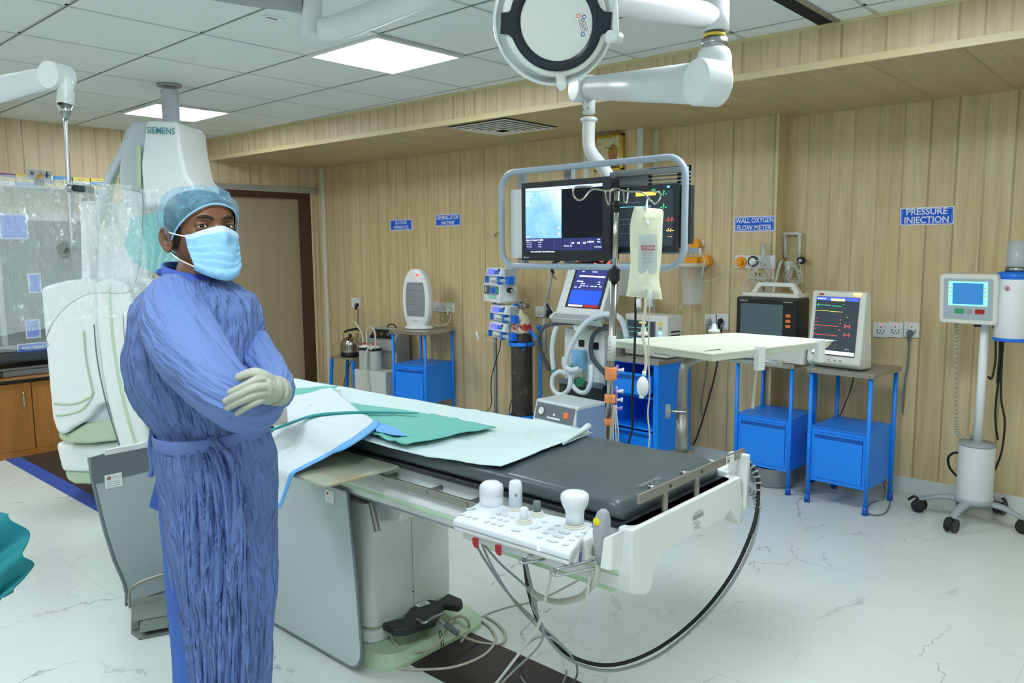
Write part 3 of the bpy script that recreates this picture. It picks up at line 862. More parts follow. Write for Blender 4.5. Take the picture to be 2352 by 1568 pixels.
ux = (K[1]-K[0]).normalized(); uy = Vector((-ux.y, ux.x, 0))
MT_ = Matrix(((ux.x, uy.x, 0, 0), (ux.y, uy.y, 0, 0), (0, 0, 1, cz), (0, 0, 0, 1)))
def cpt(zx, zy):       # a point on the top panel
    return PZ(1030+zx/5.6, 1090+zy/5.6, cz)
for zx, zy in ((178, 515), (262, 540), (345, 562), (572, 552), (660, 575), (822, 550), (495, 606), (585, 630), (672, 653), (742, 598), (650, 508), (735, 526), (1235, 608), (1325, 698), (1248, 750), (1172, 805), (1407, 652), (1735, 740), (1660, 790), (1585, 840), (1507, 900)):
    p = cpt(zx, zy)
    m = WB(); m.use('button_ring'); m.cyl((p.x, p.y, cz-.001), (p.x, p.y, cz+.001), .0075, n=18); m.use('button_face'); m.cyl((p.x, p.y, cz), (p.x, p.y, cz+.0018), .0062, n=18)
    m.build('round_button', None, con)
for zx, zy, L, along in ((870, 715, .026, ux), (1120, 680, .034, (ux*.35+uy).normalized()), (1490, 745, .03, ux), (1415, 795, .03, ux), (1340, 852, .03, ux), (290, 440, .03, (ux*.35+uy).normalized())):
    p = cpt(zx, zy); M = Matrix(((along.x, -along.y, 0, p.x), (along.y, along.x, 0, p.y), (0, 0, 1, cz), (0, 0, 0, 1)))
    m = WB(); m.use('button_ring'); m.prism(rrect(L, .017, .008), -.001, .001, M=M); m.use('button_face'); m.prism(rrect(L-.003, .014, .0068), 0, .0018, M=M)
    m.build('oblong_button', None, con)
def ring_base(mb, p, r):
    mb.use('joint_cream')
    for k in range(3): mb.lathe([(r*(1.15-.16*k), .004*k), (r*(1.2-.16*k), .004*k+.002), (r*(1.12-.16*k), .004*k+.004)], (p.x, p.y, cz))
p = cpt(555, 375); m = WB(); m.use('console_white'); m.lathe([(.033, 0), (.034, .004), (.034, .024), (.0325, .026), (.0335, .028), (.0345, .046), (.032, .056), (.022, .064), (.001, .067)], (p.x, p.y, cz)); m.build('round_knob', None, con)
p = cpt(865, 440); m = WB(); ring_base(m, p, .02); m.use('console_white'); m.lathe([(.019, .008), (.0185, .06), (.0185, .062), (.0165, .078), (.012, .081), (.001, .082)], (p.x, p.y, cz)); m.use('button_ring'); m.cyl((p.x+.012, p.y-.012, cz+.045), (p.x+.0145, p.y-.0145, cz+.045), .005, n=10); m.build('tall_joystick', None, con)
p = cpt(975, 615); m = WB(); ring_base(m, p, .018); m.use('console_white'); m.lathe([(.012, .008), (.011, .025), (.0115, .036), (.008, .041), (.001, .042)], (p.x, p.y, cz)); m.build('short_joystick', None, con)
p = cpt(1140, 520); m = WB(); ring_base(m, p, .018); m.use('lead_band'); m.lathe([(.011, .011), (.0105, .036), (.008, .040), (.001, .041)], (p.x, p.y, cz)); m.build('grey_joystick', None, con)
p = cpt(1625, 660); m = WB(); ring_base(m, p, .025); m.use('console_white'); m.lathe([(.024, .01), (.0235, .03), (.026, .045), (.034, .06), (.037, .073), (.0365, .084), (.03, .09), (.012, .094), (.001, .095)], (p.x, p.y, cz)); m.build('grip_joystick', None, con)
for zx, zy in ((250, 740), (565, 835)):
    f_ = K[0].lerp(K[1], (zx+30)/1540); m = WB()
    M = frame((f_.x+.012, f_.y-.0005+.004, cz-.045), ux)
    m.use('print_red'); m.prism([(-.008, .012), (-.008, -.004), (-.002, -.012), (.008, -.014), (.008, .012)], -.002, .006, M=M); m.build('red_switch', None, con, bevel=.001)
f_ = K[0].lerp(K[1], .76); m = WB(); M = frame((f_.x, f_.y-.0006, cz-.009), ux); m.use('led_blue'); m.quad(M, -.004, .004, -.006, .008, .0004); m.build('status_light', None, con)
for t_, px, py in ((0, 1250, 1272), (1, 1287, 1285)):
    p = PY(px, py, 1.425); m = WB(); m.use('button_ring'); m.cyl((p.x, p.y, p.z), (p.x, p.y-.004, p.z), .008, n=16); m.use('print_black')
    for a in (0, 120, 240): m.cyl((p.x+.003*math.cos(R(a+90)), p.y-.004, p.z+.003*math.sin(R(a+90))), (p.x+.003*math.cos(R(a+90)), p.y-.0046, p.z+.003*math.sin(R(a+90))), .0014, n=8)
    m.build('socket', None, con)
# right end with blue exclamation mark
M = frame(K[1].lerp(K[2], .42)+Vector((-.0+.001, 0, -.045)), (K[2]-K[1]))
m = WB(); m.use('print_blue'); m.add([(.012*math.cos(a*PI/10), .014*math.sin(a*PI/10), .0008) for a in range(20)], [tuple(range(20))], M=M); m.use('print_white'); m.text('!', .016, M, z=.0014, bold=.02); m.build('warning_mark', None, con)
# hook bars below
for px, py in ((1200, 1280), (1275, 1308)):
    a = PY(px, py, 1.38); m = WB(); m.use('steel')
    q = [(a.x, a.y, a.z), (a.x+.004, a.y-.004, a.z), (a.x+.014, a.y, a.z+.002)]
    m.tube([(a.x+.055, 1.47, a.z+.012), (a.x+.01, 1.40, a.z+.002), (a.x, 1.385, a.z-.002), (a.x+.002, 1.375, a.z-.006), (a.x+.012, 1.378, a.z-.01), (a.x+.07, 1.465, a.z-.002)], .0035, 8)
    m.build('hook_bar', None, con)
m = WB(); m.use('mach_white'); m.box(K[2].x-.005, K[2].x+.05, 1.50, 1.58, cz-.06, cz-.005); m.use('brushed'); m.box(K[2].x+.045, K[2].x+.085, 1.525, 1.537, cz-.055, cz-.028); m.cyl((K[2].x+.06, 1.53, cz-.045), (K[2].x+.06, 1.60, cz-.045), .008); m.build('rail_clamp', None, con, bevel=.003)
# handheld release switch in its holder
hs = PY(1382, 1240, 1.46)
h = thing('hand_switch', 'grey hand switch with yellow button standing in a white holder on the console', 'switch', (hs.x, hs.y, hs.z-.06))
m = WB(); m.use('mach_grey'); M = Matrix.Translation((hs.x, hs.y, hs.z)) @ Matrix.Rotation(R(3), 4, 'X')
g = MB(); secs = []
for (z, w_, d_, ox) in ((-.058, .013, .014, 0), (-.02, .015, .017, 0), (.02, .017, .02, .0), (.05, .017, .019, .003), (.07, .014, .013, .006), (.078, .008, .006, .008)):
    secs.append([tuple(M @ Vector((ox+x, y, z))) for x, y in rrect(w_*2, d_*2, .011)])
loft(m, secs); m.use('print_black'); m.build('handle', None, h)
mat('btn_yellow', 'd8d21c', .4)
m = WB(); p = M @ Vector((.0, -.019, .052)); m.use('btn_yellow'); m.ball(p, (.010, .004, .010)); m.build('yellow_button', None, h)
m = WB(); m.use('mach_white'); m.prism([(hs.x+.008, hs.z-.062), (hs.x+.040, hs.z-.06), (hs.x+.045, hs.z+.03), (hs.x+.018, hs.z+.015)], hs.y-.02, hs.y+.03, 'y'); m.box(hs.x-.018, hs.x+.02, hs.y+.0195, hs.y+.03, hs.z-.06, hs.z+.0); m.build('holder', None, h, bevel=.004)

# ---------------------------------------------------------------- cables at the table
def cable(label, pts, r, m, name='cable', group=None, coil=None):
    """pts: (px, py, y) on a plane of constant y, or (px, py, 'f') on the floor"""
    P = []
    for q in pts:
        p = PZ(q[0], q[1], r+.001) if q[2] == 'f' else PY(q[0], q[1], q[2])
        if p.z < r+.001: p = PZ(q[0], q[1], r+.001)
        P.append(p)
    mb = WB(); mb.use(m); mb.tube(P, r, 8, sub=8)
    o = mb.build(name); WM[o.name] = Matrix.Translation(o.location)
    return tag(o, label, 'cable', group) if label else o
def strain(o, P, r, m, n=7):
    mb = WB(); mb.use(m); Q = crom(P, 10)
    for k in range(n):
        i = int(k/(n-1)*(len(Q)-2)); mb.cyl(Q[i], Q[i]+(Q[i+1]-Q[i]).normalized()*.006, r, n=12)
    mb.build('strain_relief', None, o)
c1 = cable('thick black cable looping from the table end to the floor and up to the console',
      [(1712, 1058, 2.27), (1735, 1085, 2.27), (1742, 1130, 2.26), (1730, 1210, 2.22), (1680, 1320, 2.15), (1600, 1420, 2.08), (1500, 1495, 2.0), (1400, 1527, 1.92), (1310, 1505, 1.84), (1245, 1440, 1.75), (1215, 1360, 1.66), (1203, 1270, 1.56)], .0062, 'black_rubber')
strain(c1, [PY(1712, 1058, 2.27), PY(1735, 1085, 2.27), PY(1742, 1125, 2.26)], .0125, 'grey_cable')
c2 = cable('grey cable hanging beside the thick black loop at the table end',
      [(1712, 1120, 2.26), (1735, 1140, 2.26), (1742, 1180, 2.25), (1725, 1255, 2.2), (1670, 1355, 2.13), (1590, 1445, 2.06), (1500, 1512, 1.99), (1400, 1540, 1.91), (1310, 1515, 1.83), (1250, 1452, 1.75), (1228, 1380, 1.66), (1204, 1275, 1.56)], .005, 'grey_cable')
strain(c2, [PY(1712, 1120, 2.26), PY(1735, 1140, 2.26), PY(1740, 1165, 2.25)], .0115, 'grey_cable')
c3 = cable('pale cable with ribbed sleeve dropping from the middle of the console to the floor',
      [(1266, 1290, 1.44), (1264, 1330, 1.44), (1250, 1385, 1.45), (1235, 1440, 1.46), (1200, 1490, 1.47), (1140, 1568, 1.48), (1110, 1600, 1.5)], .0038, 'pale_cable')
strain(c3, [PY(1267, 1288, 1.44), PY(1265, 1325, 1.44)], .0062, 'pale_cable', 9)
c4 = cable('pale cable with ribbed sleeve curving from the right end of the console',
      [(1356, 1300, 1.45), (1352, 1345, 1.45), (1342, 1395, 1.46), (1320, 1440, 1.47), (1280, 1452, 1.5), (1250, 1430, 1.5), (1237, 1400, 1.5)], .0038, 'pale_cable')
strain(c4, [PY(1356, 1300, 1.45), PY(1352, 1350, 1.45)], .0068, 'pale_cable', 10)
cable('thick beige sleeved hose sagging below the console', [(1216, 1352, 1.6), (1235, 1368, 1.58), (1280, 1382, 1.55), (1330, 1372, 1.5), (1355, 1350, 1.47), (1369, 1330, 1.46), (1375, 1290, 1.46)], .0085, 'beige_cable', name='hose')
cable('thin grey cable falling from the left underside of the console', [(1090, 1240, 1.47), (1110, 1280, 1.5), (1165, 1360, 1.6), (1225, 1420, 1.7), (1290, 1480, 1.8), (1325, 1530, 1.88), (1315, 1568, 'f'), (1270, 1590, 'f')], .0034, 'grey_cable', group='thin grey cables under the console')
cable('thin grey cable forming a round loop over the brown floor channel', [(1105, 1245, 1.47), (1130, 1300, 1.5), (1180, 1380, 1.6), (1235, 1440, 1.7), (1290, 1500, 'f'), (1300, 1550, 'f'), (1260, 1600, 'f'), (1200, 1560, 'f'), (1190, 1510, 'f'), (1215, 1475, 1.6), (1260, 1462, 1.55), (1310, 1500, 1.6)], .0034, 'grey_cable', group='thin grey cables under the console')
cable('thin grey cable running from the console up over the sagging beige hose', [(1108, 1245, 1.48), (1150, 1295, 1.5), (1215, 1355, 1.58), (1225, 1400, 1.6), (1245, 1430, 1.62), (1240, 1480, 1.64), (1180, 1540, 1.66), (1130, 1590, 1.66)], .0032, 'grey_cable', group='thin grey cables under the console')
cable('pale cable lying on the floor from the pedestal towards the blue tables', [(1060, 1470, 'f'), (1100, 1420, 'f'), (1160, 1395, 'f'), (1240, 1375, 'f'), (1330, 1330, 'f'), (1400, 1290, 'f')], .0032, 'beige_cable', group='beige cables on the floor at the pedestal')
cable('beige cable swinging around the green base and across the brown channel', [(833, 1510, 'f'), (880, 1528, 'f'), (950, 1537, 'f'), (1040, 1532, 'f'), (1110, 1505, 'f'), (1138, 1470, 'f'), (1125, 1440, 'f'), (1090, 1415, 'f'), (1060, 1400, 'f')], .0055, 'beige_cable', group='beige cables on the floor at the pedestal')
cable('beige cable curled on the green base below the foot switch', [(898, 1445, 1.80), (905, 1475, 1.78), (940, 1495, 1.8), (985, 1490, 1.85), (1020, 1460, 1.93), (1035, 1430, 2.02), (1055, 1415, 2.06), (1075, 1425, 2.08), (1075, 1450, 'f'), (1058, 1475, 'f')], .0055, 'beige_cable', group='beige cables on the floor at the pedestal')
c5 = cable('beige cable with thick grey sleeve leaving the foot switch towards the right', [(1010, 1422, 1.93), (1030, 1440, 1.95), (1055, 1457, 1.97), (1100, 1475, 'f'), (1150, 1478, 'f'), (1160, 1455, 'f'), (1140, 1430, 'f'), (1115, 1415, 'f')], .0055, 'beige_cable', group='beige cables on the floor at the pedestal')
mb = WB(); mb.use('lead_band'); mb.cyl(PY(1022, 1432, 1.945), PY(1054, 1456, 1.97), .013, .011); mb.build('sleeve', None, c5)
# dark foot-switch bracket at the pedestal foot
def q_(px, py, z): p = PZ(px, py, z); return (p.x, p.y)
pts = [q_(877, 1432, .13), q_(925, 1420, .13), q_(942, 1398, .13), q_(985, 1378, .13), (q_(1005, 1381, .13)), q_(1030, 1364, .13), q_(1060, 1376, .13), q_(1063, 1385, .13), q_(1053, 1393, .13), q_(1020, 1388, .13), q_(1000, 1425, .13), q_(960, 1437, .13), q_(935, 1446, .13), q_(905, 1448, .13)]
m = WB(); m.use('black_soft' if 'black_soft' in MT else mat('black_soft', '2c3434', .5)); m.prism(pts[::-1], .105, .135)
fsw = tag(m.build('foot_switch', None, None, bevel=.006), 'dark winged foot switch hung at the foot of the table pedestal', 'foot switch'); WM[fsw.name] = Matrix.Translation(fsw.location)
p = PZ(971, 1387, .1365); M = Matrix.Translation(p) @ Matrix.Rotation(R(78), 4, 'Z')
m = WB(); m.use('print_white'); m.quad(M, -.028, .028, -.014, .014, .0003); m.use('print_black'); m.marks(M, 0, .004, .034, .007); m.marks(M, 0, -.006, .03, .005, .0008, 4); m.build('label_sticker', None, fsw)
m = WB(); m.use('steel')
m.tube([PZ(958, 1423, .15), PZ(975, 1430, .15), PZ(995, 1418, .16), PZ(1022, 1407, .16)], .006, 8); m.build('steel_catch', None, fsw)
m = WB(); m.use('print_black'); m.tube([PZ(1015, 1490, .03), PZ(1011, 1462, .05), PZ(1008, 1450, .06), PZ(1013, 1452, .06), PZ(1020, 1485, .02)], .0018, 6); tag(m.build('wire_clip', None), 'small black wire clip standing on the green pedestal base', 'clip')
# foot pedal behind the person
def box_px(z0, z1, pts):  return [q_(a, b, z0) for a, b in pts]
pe = thing('foot_pedal', 'grey X-ray foot pedal with steel carrying bar on the floor behind the person', 'foot pedal', tuple(PZ(345, 1440, 0)))
b0 = PZ(320, 1470, 0); b1 = PZ(292, 1432, 0)
# local frame of the pedal: x along its wide side, y depth away
xv = Vector((PZ(374, 1459, 0)-b0)); xv.z = 0; xv.normalize(); yv = Vector((-xv.y, xv.x, 0)); 
Mp = Matrix(((xv.x, yv.x, 0, b0.x), (xv.y, yv.y, 0, b0.y), (0, 0, 1, 0), (0, 0, 0, 1)))
mat('pedal_grey', '6f7a75', .45); mat('pedal_dark', '2b302e', .6)
m = WB(); m.use('pedal_grey'); m.prism([(0, 0), (.30, 0), (.30, .22), (-.03, .22), (-.03, .07)], 0, .012, M=Mp); m.build('base_plate', None, pe, bevel=.003)
m = WB(); m.use('pedal_grey'); m.prism([(.07, .012), (.075, .05), (.13, .085), (.22, .085), (.22, .012)], -.025, .16, 'x', M=Mp); m.prism([(.07, .012), (.075, .05), (.13, .085), (.22, .085), (.22, .012)], .175, .33, 'x', M=Mp)
m.use('pedal_dark'); m.box(-.0, .15, .068, .074, .028, .05, M=Mp); m.build('housing', None, pe, bevel=.006)
for a in (0.005, .165):
    m = WB(); m.use('pedal_grey'); m.prism([(.0, .028), (.0, .034), (.08, .05), (.08, .044)], a, a+.14, 'x', M=Mp); m.build('treadle', None, pe, bevel=.002)
m = WB(); m.use('brushed'); m.tube([Mp @ Vector(v) for v in ((-.03, .15, .08), (-.03, .15, .13), (-.015, .15, .165), (.05, .15, .19), (.17, .15, .2), (.29, .15, .18), (.32, .15, .13), (.32, .15, .08))], .006, 8); m.build('carrying_bar', None, pe)
# ================================================================ blue steel trolleys and what stands on them
t = NT('blue_paint'); t.b.inputs['Base Color'].default_value = (*lin('0a84f2'), 1); t.b.inputs['Roughness'].default_value = .35
t.bump(t.noise(t.map(), 90, 2), .05, .002)
mat('blue_dark', '0750a8', .4); mat('foot_rubber', '14161a', .6); mat('foot_blue', '0a56b8', .4)
mat('inox_top', 'b3b1aa', .3, .8, var=.1, bscale=6)
mat('kettle_steel', 'b9b6ae', .18, 1); mat('plastic_white', 'e6eaec', .3); mat('plastic_black', '1b1d20', .35); mat('plastic_grey', '9ea3a4', .45)
mat('socket_plate', 'e2e6e8', .3); mat('print_orange', 'e8732a', .4); mat('red_lamp', 'ff3b1e', .4, emit=2.0)
mat('screen_black', '20262c', .12); mat('screen_off', '54656f', .1)

def trolley(name, label, loc, rot, w=.37, d=.40, z=.82, box=(.14, .47), leg=.0125, foot='foot_blue', group='blue steel trolleys with stainless tops', round_leg=True):
    T = thing(name, label, 'trolley', (loc[0], loc[1], 0), rot, group)
    lx, ly = w/2-leg, d/2-leg
    for sx in (-1, 1):
        for sy in (-1, 1):
            m = MB(); m.use('blue_paint')
            if round_leg: m.cyl((sx*lx, sy*ly, .02), (sx*lx, sy*ly, z-.02), leg, n=14)
            else: m.box(sx*lx-leg, sx*lx+leg, sy*ly-leg, sy*ly+leg, .02, z-.02)
            l = m.build('leg', None, T)
            m = MB(); m.use(foot); m.cyl((sx*lx, sy*ly, 0), (sx*lx, sy*ly, .05), leg+.006, leg+.002, n=14); m.build('rubber_foot', None, l)
    m = MB(); m.use('inox_top'); m.box(-w/2-.01, w/2+.01, -d/2-.01, d/2+.01, z-.004, z); m.box(-w/2-.01, w/2+.01, -d/2-.01, -d/2-.006, z-.028, z-.003); m.box(-w/2-.01, w/2+.01, d/2+.006, d/2+.01, z-.028, z-.003)
    m.box(-w/2-.01, -w/2-.006, -d/2-.006, d/2+.006, z-.028, z-.003); m.box(w/2+.006, w/2+.01, -d/2-.006, d/2+.006, z-.028, z-.003)
    m.use('print_black')
    for sx in (-1, 1): m.cyl((sx*lx, -d/2-.0102, z-.016), (sx*lx, -d/2-.0112, z-.016), .004, n=10)
    m.build('top', None, T, bevel=.0015)
    a, b = box
    m = MB(); m.use('blue_paint'); m.box(-lx+.004, lx-.004, -ly+.004, ly-.004, a, b); m.box(-lx, lx, -ly-.004, ly+.004, b-.002, b+.002); cb = m.build('cabinet_body', None, T, bevel=.002)
    m = MB(); m.use('blue_dark'); m.box(-lx+.029, lx-.029, -ly+.0025, -ly+.004, a+.022, b-.027)
    m.use('blue_paint'); m.box(-lx+.032, lx-.032, -ly-.001, -ly+.0035, a+.025, b-.065); m.box(-lx+.032, lx-.032, -ly-.001, -ly+.0035, b-.042, b-.03)
    m.use('blue_dark'); m.box(-lx+.042, lx-.032, -ly+.001, -ly+.003, b-.064, b-.044)
    m.build('door', None, T, bevel=.001)
    return T
tr = trolley('steel_trolley', 'blue steel trolley carrying the tall portrait monitor, nearest the injector stand', (-1.535, 4.765), R(-4), z=.825, d=.40)
trolley('steel_trolley', 'blue steel trolley behind the instrument tray, carrying the monitor with a carrying handle', (-2.035, 4.83), R(-2), w=.385, d=.385, z=.825)
trolley('steel_trolley', 'blue steel trolley carrying the white heater beside the suction machine', (-5.20, 4.60), R(10), w=.385, d=.42, z=.835, box=(.19, .53), foot='foot_rubber')

# kettle stool
T = thing('kettle_stool', 'small blue stool with stainless top under the kettle in the left corner', 'stool', (-6.42, 4.70, 0), R(8))
m = MB(); m.use('inox_top'); m.box(-.16, .16, -.12, .12, .452, .475); m.build('seat', None, T, bevel=.002)
for sx in (-1, 1):
    for sy in (-1, 1):
        m = MB(); m.use('blue_paint'); m.prism([(sx*.15-.016, .45), (sx*.15+.016, .45), (sx*.19+.016, 0), (sx*.19-.016, 0)][::-1], sy*.11-.012, sy*.11+.012, 'y'); m.build('leg', None, T, bevel=.002)
for q in ((-.17, .17, -.12, -.10), (-.17, .17, .10, .12)): 
    m = MB(); m.use('blue_paint'); m.box(*q, .05, .075); m.build('stretcher', None, T, bevel=.001)
m = MB(); m.use('blue_paint'); m.box(-.185, -.165, -.10, .10, .05, .075); m.build('stretcher', None, T); m = MB(); m.use('blue_paint'); m.box(.165, .185, -.10, .10, .05, .075); m.build('stretcher', None, T)
# kettle
kz = .476
K_ = thing('kettle', 'stainless electric kettle with black base and handle on the small blue stool', 'kettle', (-6.41, 4.70, kz), R(15))
m = MB(); m.use('kettle_steel'); m.lathe([(.098, .035), (.1, .06), (.099, .12), (.09, .155), (.07, .175), (.045, .186), (.04, .19), (.001, .195)], n=32); m.build('body', None, K_)
m = MB(); m.use('plastic_black'); m.lathe([(.096, 0), (.102, .004), (.102, .034), (.098, .036)], n=32); m.build('base', None, K_)
m = MB(); m.use('plastic_black'); m.ball((0, 0, .205), (.018, .018, .02)); m.tube([(-.07, 0, .24), (0, 0, .262), (.09, 0, .275), (.12, 0, .262)], .012, 8); m.use('kettle_steel'); m.tube([(-.085, 0, .165), (-.085, 0, .22), (-.06, 0, .245)], .005, 6); m.tube([(.085, 0, .165), (.10, 0, .22), (.09, 0, .26)], .005, 6); m.build('handle', None, K_)
m = MB(); m.use('kettle_steel'); m.tube([(.08, 0, .07), (.12, 0, .12), (.155, 0, .185)], [.022, .016, .012], 10, flat=(.8, 1)); m.build('spout', None, K_)

# wall sockets -----------------------------------------------------------------
def socket(c, y, kind='3', gangs=1, label='', w=.088, h=.088, group=None, plug=None, lamp=False, cover=None):
    S = thing('wall_socket', label, 'socket', (c.x, y, c.z-h*.5), 0, group)
    g = .09
    for k in range(gangs):
        x = (k-(gangs-1)/2)*g
        m = MB(); m.use('socket_plate'); m.prism(rrect(w, h, .004, 3, x, h/2), -.012, 0, 'y'); m.use('print_black')
        for (a, b) in ((0, .018), (-.02, -.002), (-.02, -.016), (.02, -.002), (.02, -.016), (0, -.006), (-.008, -.022), (.008, -.022)):
            m.prism(rrect(.006, .009, .002, 2, x+a, h/2+b), -.0128, -.0115, 'y')
        m.use('red_lamp' if lamp else 'print_grey'); m.box(x-.004, x+.004, -.0128, -.0118, h/2+.03, h/2+.034)
        m.build('plate', None, S, bevel=.001)
    return S
def plug(px, py, y, m_, label, big=1.0):
    p = PY(px, py, y-.012)
    m = WB(); m.use(m_); m.cyl((p.x, y-.0125, p.z), (p.x, y-.03, p.z-.0), .02*big, .018*big, n=14); m.tube([(p.x, y-.03, p.z), (p.x, y-.04, p.z-.015*big), (p.x, y-.035, p.z-.05*big)], [.016*big, .013*big, .007*big], 8)
    return tag(m.build('power_plug'), label, 'plug')
socket(PY(819, 695, YL), YL, gangs=1, label='small wide socket plate on the wall above the kettle', w=.14, h=.10)
socket(PY(1021, 705, YL), YL, gangs=3, label='row of three white sockets behind the heater')
socket(PY(1251, 716, YL), YL, gangs=2, label='double socket on the wall between the pump stand and the ventilator')
socket(PY(1634, 738, YM), YM, gangs=1, label='left one of two socket plates above the instrument tray', w=.095, h=.11)
socket(PY(1660, 738, YM), YM, gangs=1, label='right one of two socket plates above the instrument tray', w=.095, h=.11)
for i, (px, lb) in enumerate(((2024, 'socket plate half hidden behind the portrait monitor'), (2058, 'middle socket plate of the row right of the portrait monitor'), (2095, 'rightmost socket plate of the row, with a grey plug in it'))):
    socket(PY(px, 757, YR), YR, label=lb, w=.088, h=.094, lamp=True)
plug(822, 700, YL, 'plastic_black', 'black plug in the socket above the kettle')
plug(1033, 712, YL, 'plastic_white', 'white plug of the heater in the right socket behind it', .8)
plug(1262, 715, YL, 'plastic_black', 'black plug in the double socket beside the ventilator')
plug(1629, 738, YM, 'plastic_grey', 'grey plug in the left socket above the instrument tray')
plug(1656, 737, YM, 'plastic_black', 'black plug in the right socket above the instrument tray')
plug(2091, 765, YR, 'lead_band', 'grey plug in the rightmost socket of the right row')

# signs -------------------------------------------------------------------------
mat('sign_blue', '0f5fe0', .3); mat('sign_white', 'e8f0ff', .4)
def sign(px, py, y, w, h, lines, label, th, ws=None, parent=None, M=None, bold=.02):
    if M is None:
        c = PY(px, py, y-.004); M = frame((c.x, y-.004, c.z), (1, 0, 0))
    m = WB(); m.use('sign_white'); m.prism(rrect(w, h, .003, 3), -.004, 0, M=M); m.use('sign_blue'); m.prism(rrect(w-.012, h-.012, .006, 3), 0, .0006, M=M)
    m.use('sign_white')
    fr_ = rrect(w-.022, h-.022, .007, 3)
    m.tube([M @ Vector((a, b, .0008)) for a, b in fr_], .0008, 4, closed=True, sub=1)
    n = len(lines)
    for k, s_ in enumerate(lines):
        yy = (n-1)*th*.75-k*th*1.5
        m.text(s_, th, M, y=yy, z=.0016, w=ws[k] if ws else None, bold=bold)
    return tag(m.build('wall_sign'), label, 'sign')
def size_at(px0, px1, py, y): return abs(PY(px1, py, y).x-PY(px0, py, y).x)
def hgt(px, py0, py1, y): return abs(PY(px, py1, y).z-PY(px, py0, y).z)
w = size_at(896, 946, 516, YL); sign(921, 516.5, YL, w, hgt(921, 504, 529, YL), ('SUCTION', 'APPARATUS'), 'blue sign reading SUCTION APPARATUS on the wood panelled wall', .028, (w*.52, w*.68))
w = size_at(1000, 1057, 506, YL); sign(1028.5, 505.5, YL, w, hgt(1028, 492, 519, YL), ('DEFIBRILLATOR', 'MACHINE'), 'blue sign reading DEFIBRILLATOR MACHINE', .030, (w*.88, w*.52))
w = size_at(1686, 1779, 514, YM); sign(1732.5, 514, YM, w, hgt(1732, 497, 532, YM), ('WALL OXYGEN', 'FLOW METER'), 'blue sign reading WALL OXYGEN FLOW METER', .032, (w*.93, w*.86))
w = size_at(2066, 2190, 496, YR); sign(2128, 496, YR, w, hgt(2128, 476, 517, YR), ('PRESSURE', 'INJECTION'), 'large blue sign reading PRESSURE INJECTION on the right wall', .037, (w*.76, w*.82))

# heater ------------------------------------------------------------------------
hp = (-5.235, 4.59, .837)
Hh = thing('heater', 'white oval halogen heater with grey grille standing on the blue trolley', 'heater', hp, R(12))
m = MB(); m.use('plastic_white'); m.lathe([(.14, 0), (.142, .01), (.12, .028), (.03, .035)], (0, 0, 0), 32, sx=1, sy=.75); m.build('base', None, Hh)
prof = []
def hw(z): s_ = max(0, 1-((z-.25)/.285)**2); return .145*(s_**.42)
zz = [.03+.5*k/30 for k in range(31)]
front = [(hw(z), z+.0) for z in zz]+[(-hw(z), z) for z in reversed(zz)]
m = MB(); m.use('plastic_white'); secs = []
for yy, s_ in ((-.045, .95), (-.04, 1), (.03, 1), (.06, .8), (.07, .5)):
    secs.append([(a*s_, yy, .27+(b-.27)*(.5+.5*s_)) for a, b in front])
loft(m, secs[::-1]); m.build('shell', None, Hh)
m = MB(); m.use('mach_grey'); gp = [(hw(z)*.86-.02, z) for z in zz[5:24]]; gp += [(-a, b) for a, b in reversed(gp)]; m.prism(gp, -.0485, -.044, 'y')
m.use('steel'); 
for k in range(24): z = .115+k*.0125; a = hw(z)*.84-.022; m.box(-a, a, -.0505, -.0485, z, z+.003)
m.use('print_grey'); m.build('grille', None, Hh)
m = MB(); m.use('red_lamp'); m.cyl((.03, -.046, .478), (.03, -.056, .478), .01, n=12); m.use('print_grey'); m.marks(frame((0, -.0462, .435), (1, 0, 0)), 0, 0, .04, .005); m.marks(frame((0, -.0462, .07), (1, 0, 0)), 0, 0, .045, .010); m.build('knob', None, Hh)

# suction machine ------------------------------------------------------------------
mat('suction_grey', '9a9c98', .5); mat('suction_light', 'c3c6c2', .45); mat('jar_glass', 'dfe6e2', .06, alpha=.38); mat('jar_lid', 'e4e2dc', .4); mat('lid_red', 'd6402c', .4); mat('tube_clear', 'd8d6c4', .25, alpha=.75)
Sm = thing('suction_machine', 'grey suction machine with sloping control panel and two jars beside the kettle stool', 'suction machine', (-5.80, 4.62, 0), R(8))
m = MB(); m.use('suction_grey'); m.prism([(-.02, .42), (.16, .42), (.16, .80), (.06, .80), (-.06, .68), (-.06, .60), (-.02, .58)], -.16, .20, 'x'); m.build('cabinet', None, Sm, bevel=.006)
m = MB(); m.use('suction_light'); m.box(-.19, .21, -.19, .16, .05, .42); m.build('plinth', None, Sm, bevel=.006)
M = Matrix(((1, 0, 0, .02), (0, .707, -.707, .0), (0, .707, .707, .742), (0, 0, 0, 1)))
m = MB(); m.use('print_grey'); m.prism(rrect(.34, .14, .01), 0, .004, M=M); m.use('plastic_black'); m.prism(rrect(.3, .11, .01), .004, .006, M=M)
m.use('steel')
for a in (-.11, -.02, .07): m.cyl((a, .0, .006), (a, .0, .014), .018, n=14, M=M)
m.use('print_red'); m.prism(rrect(.02, .03, .002, 2, -.065, -.02), .006, .01, M=M); m.use('print_white'); m.prism(rrect(.05, .03, .002, 2, .12, .02), .006, .007, M=M); m.build('control_panel', None, Sm)
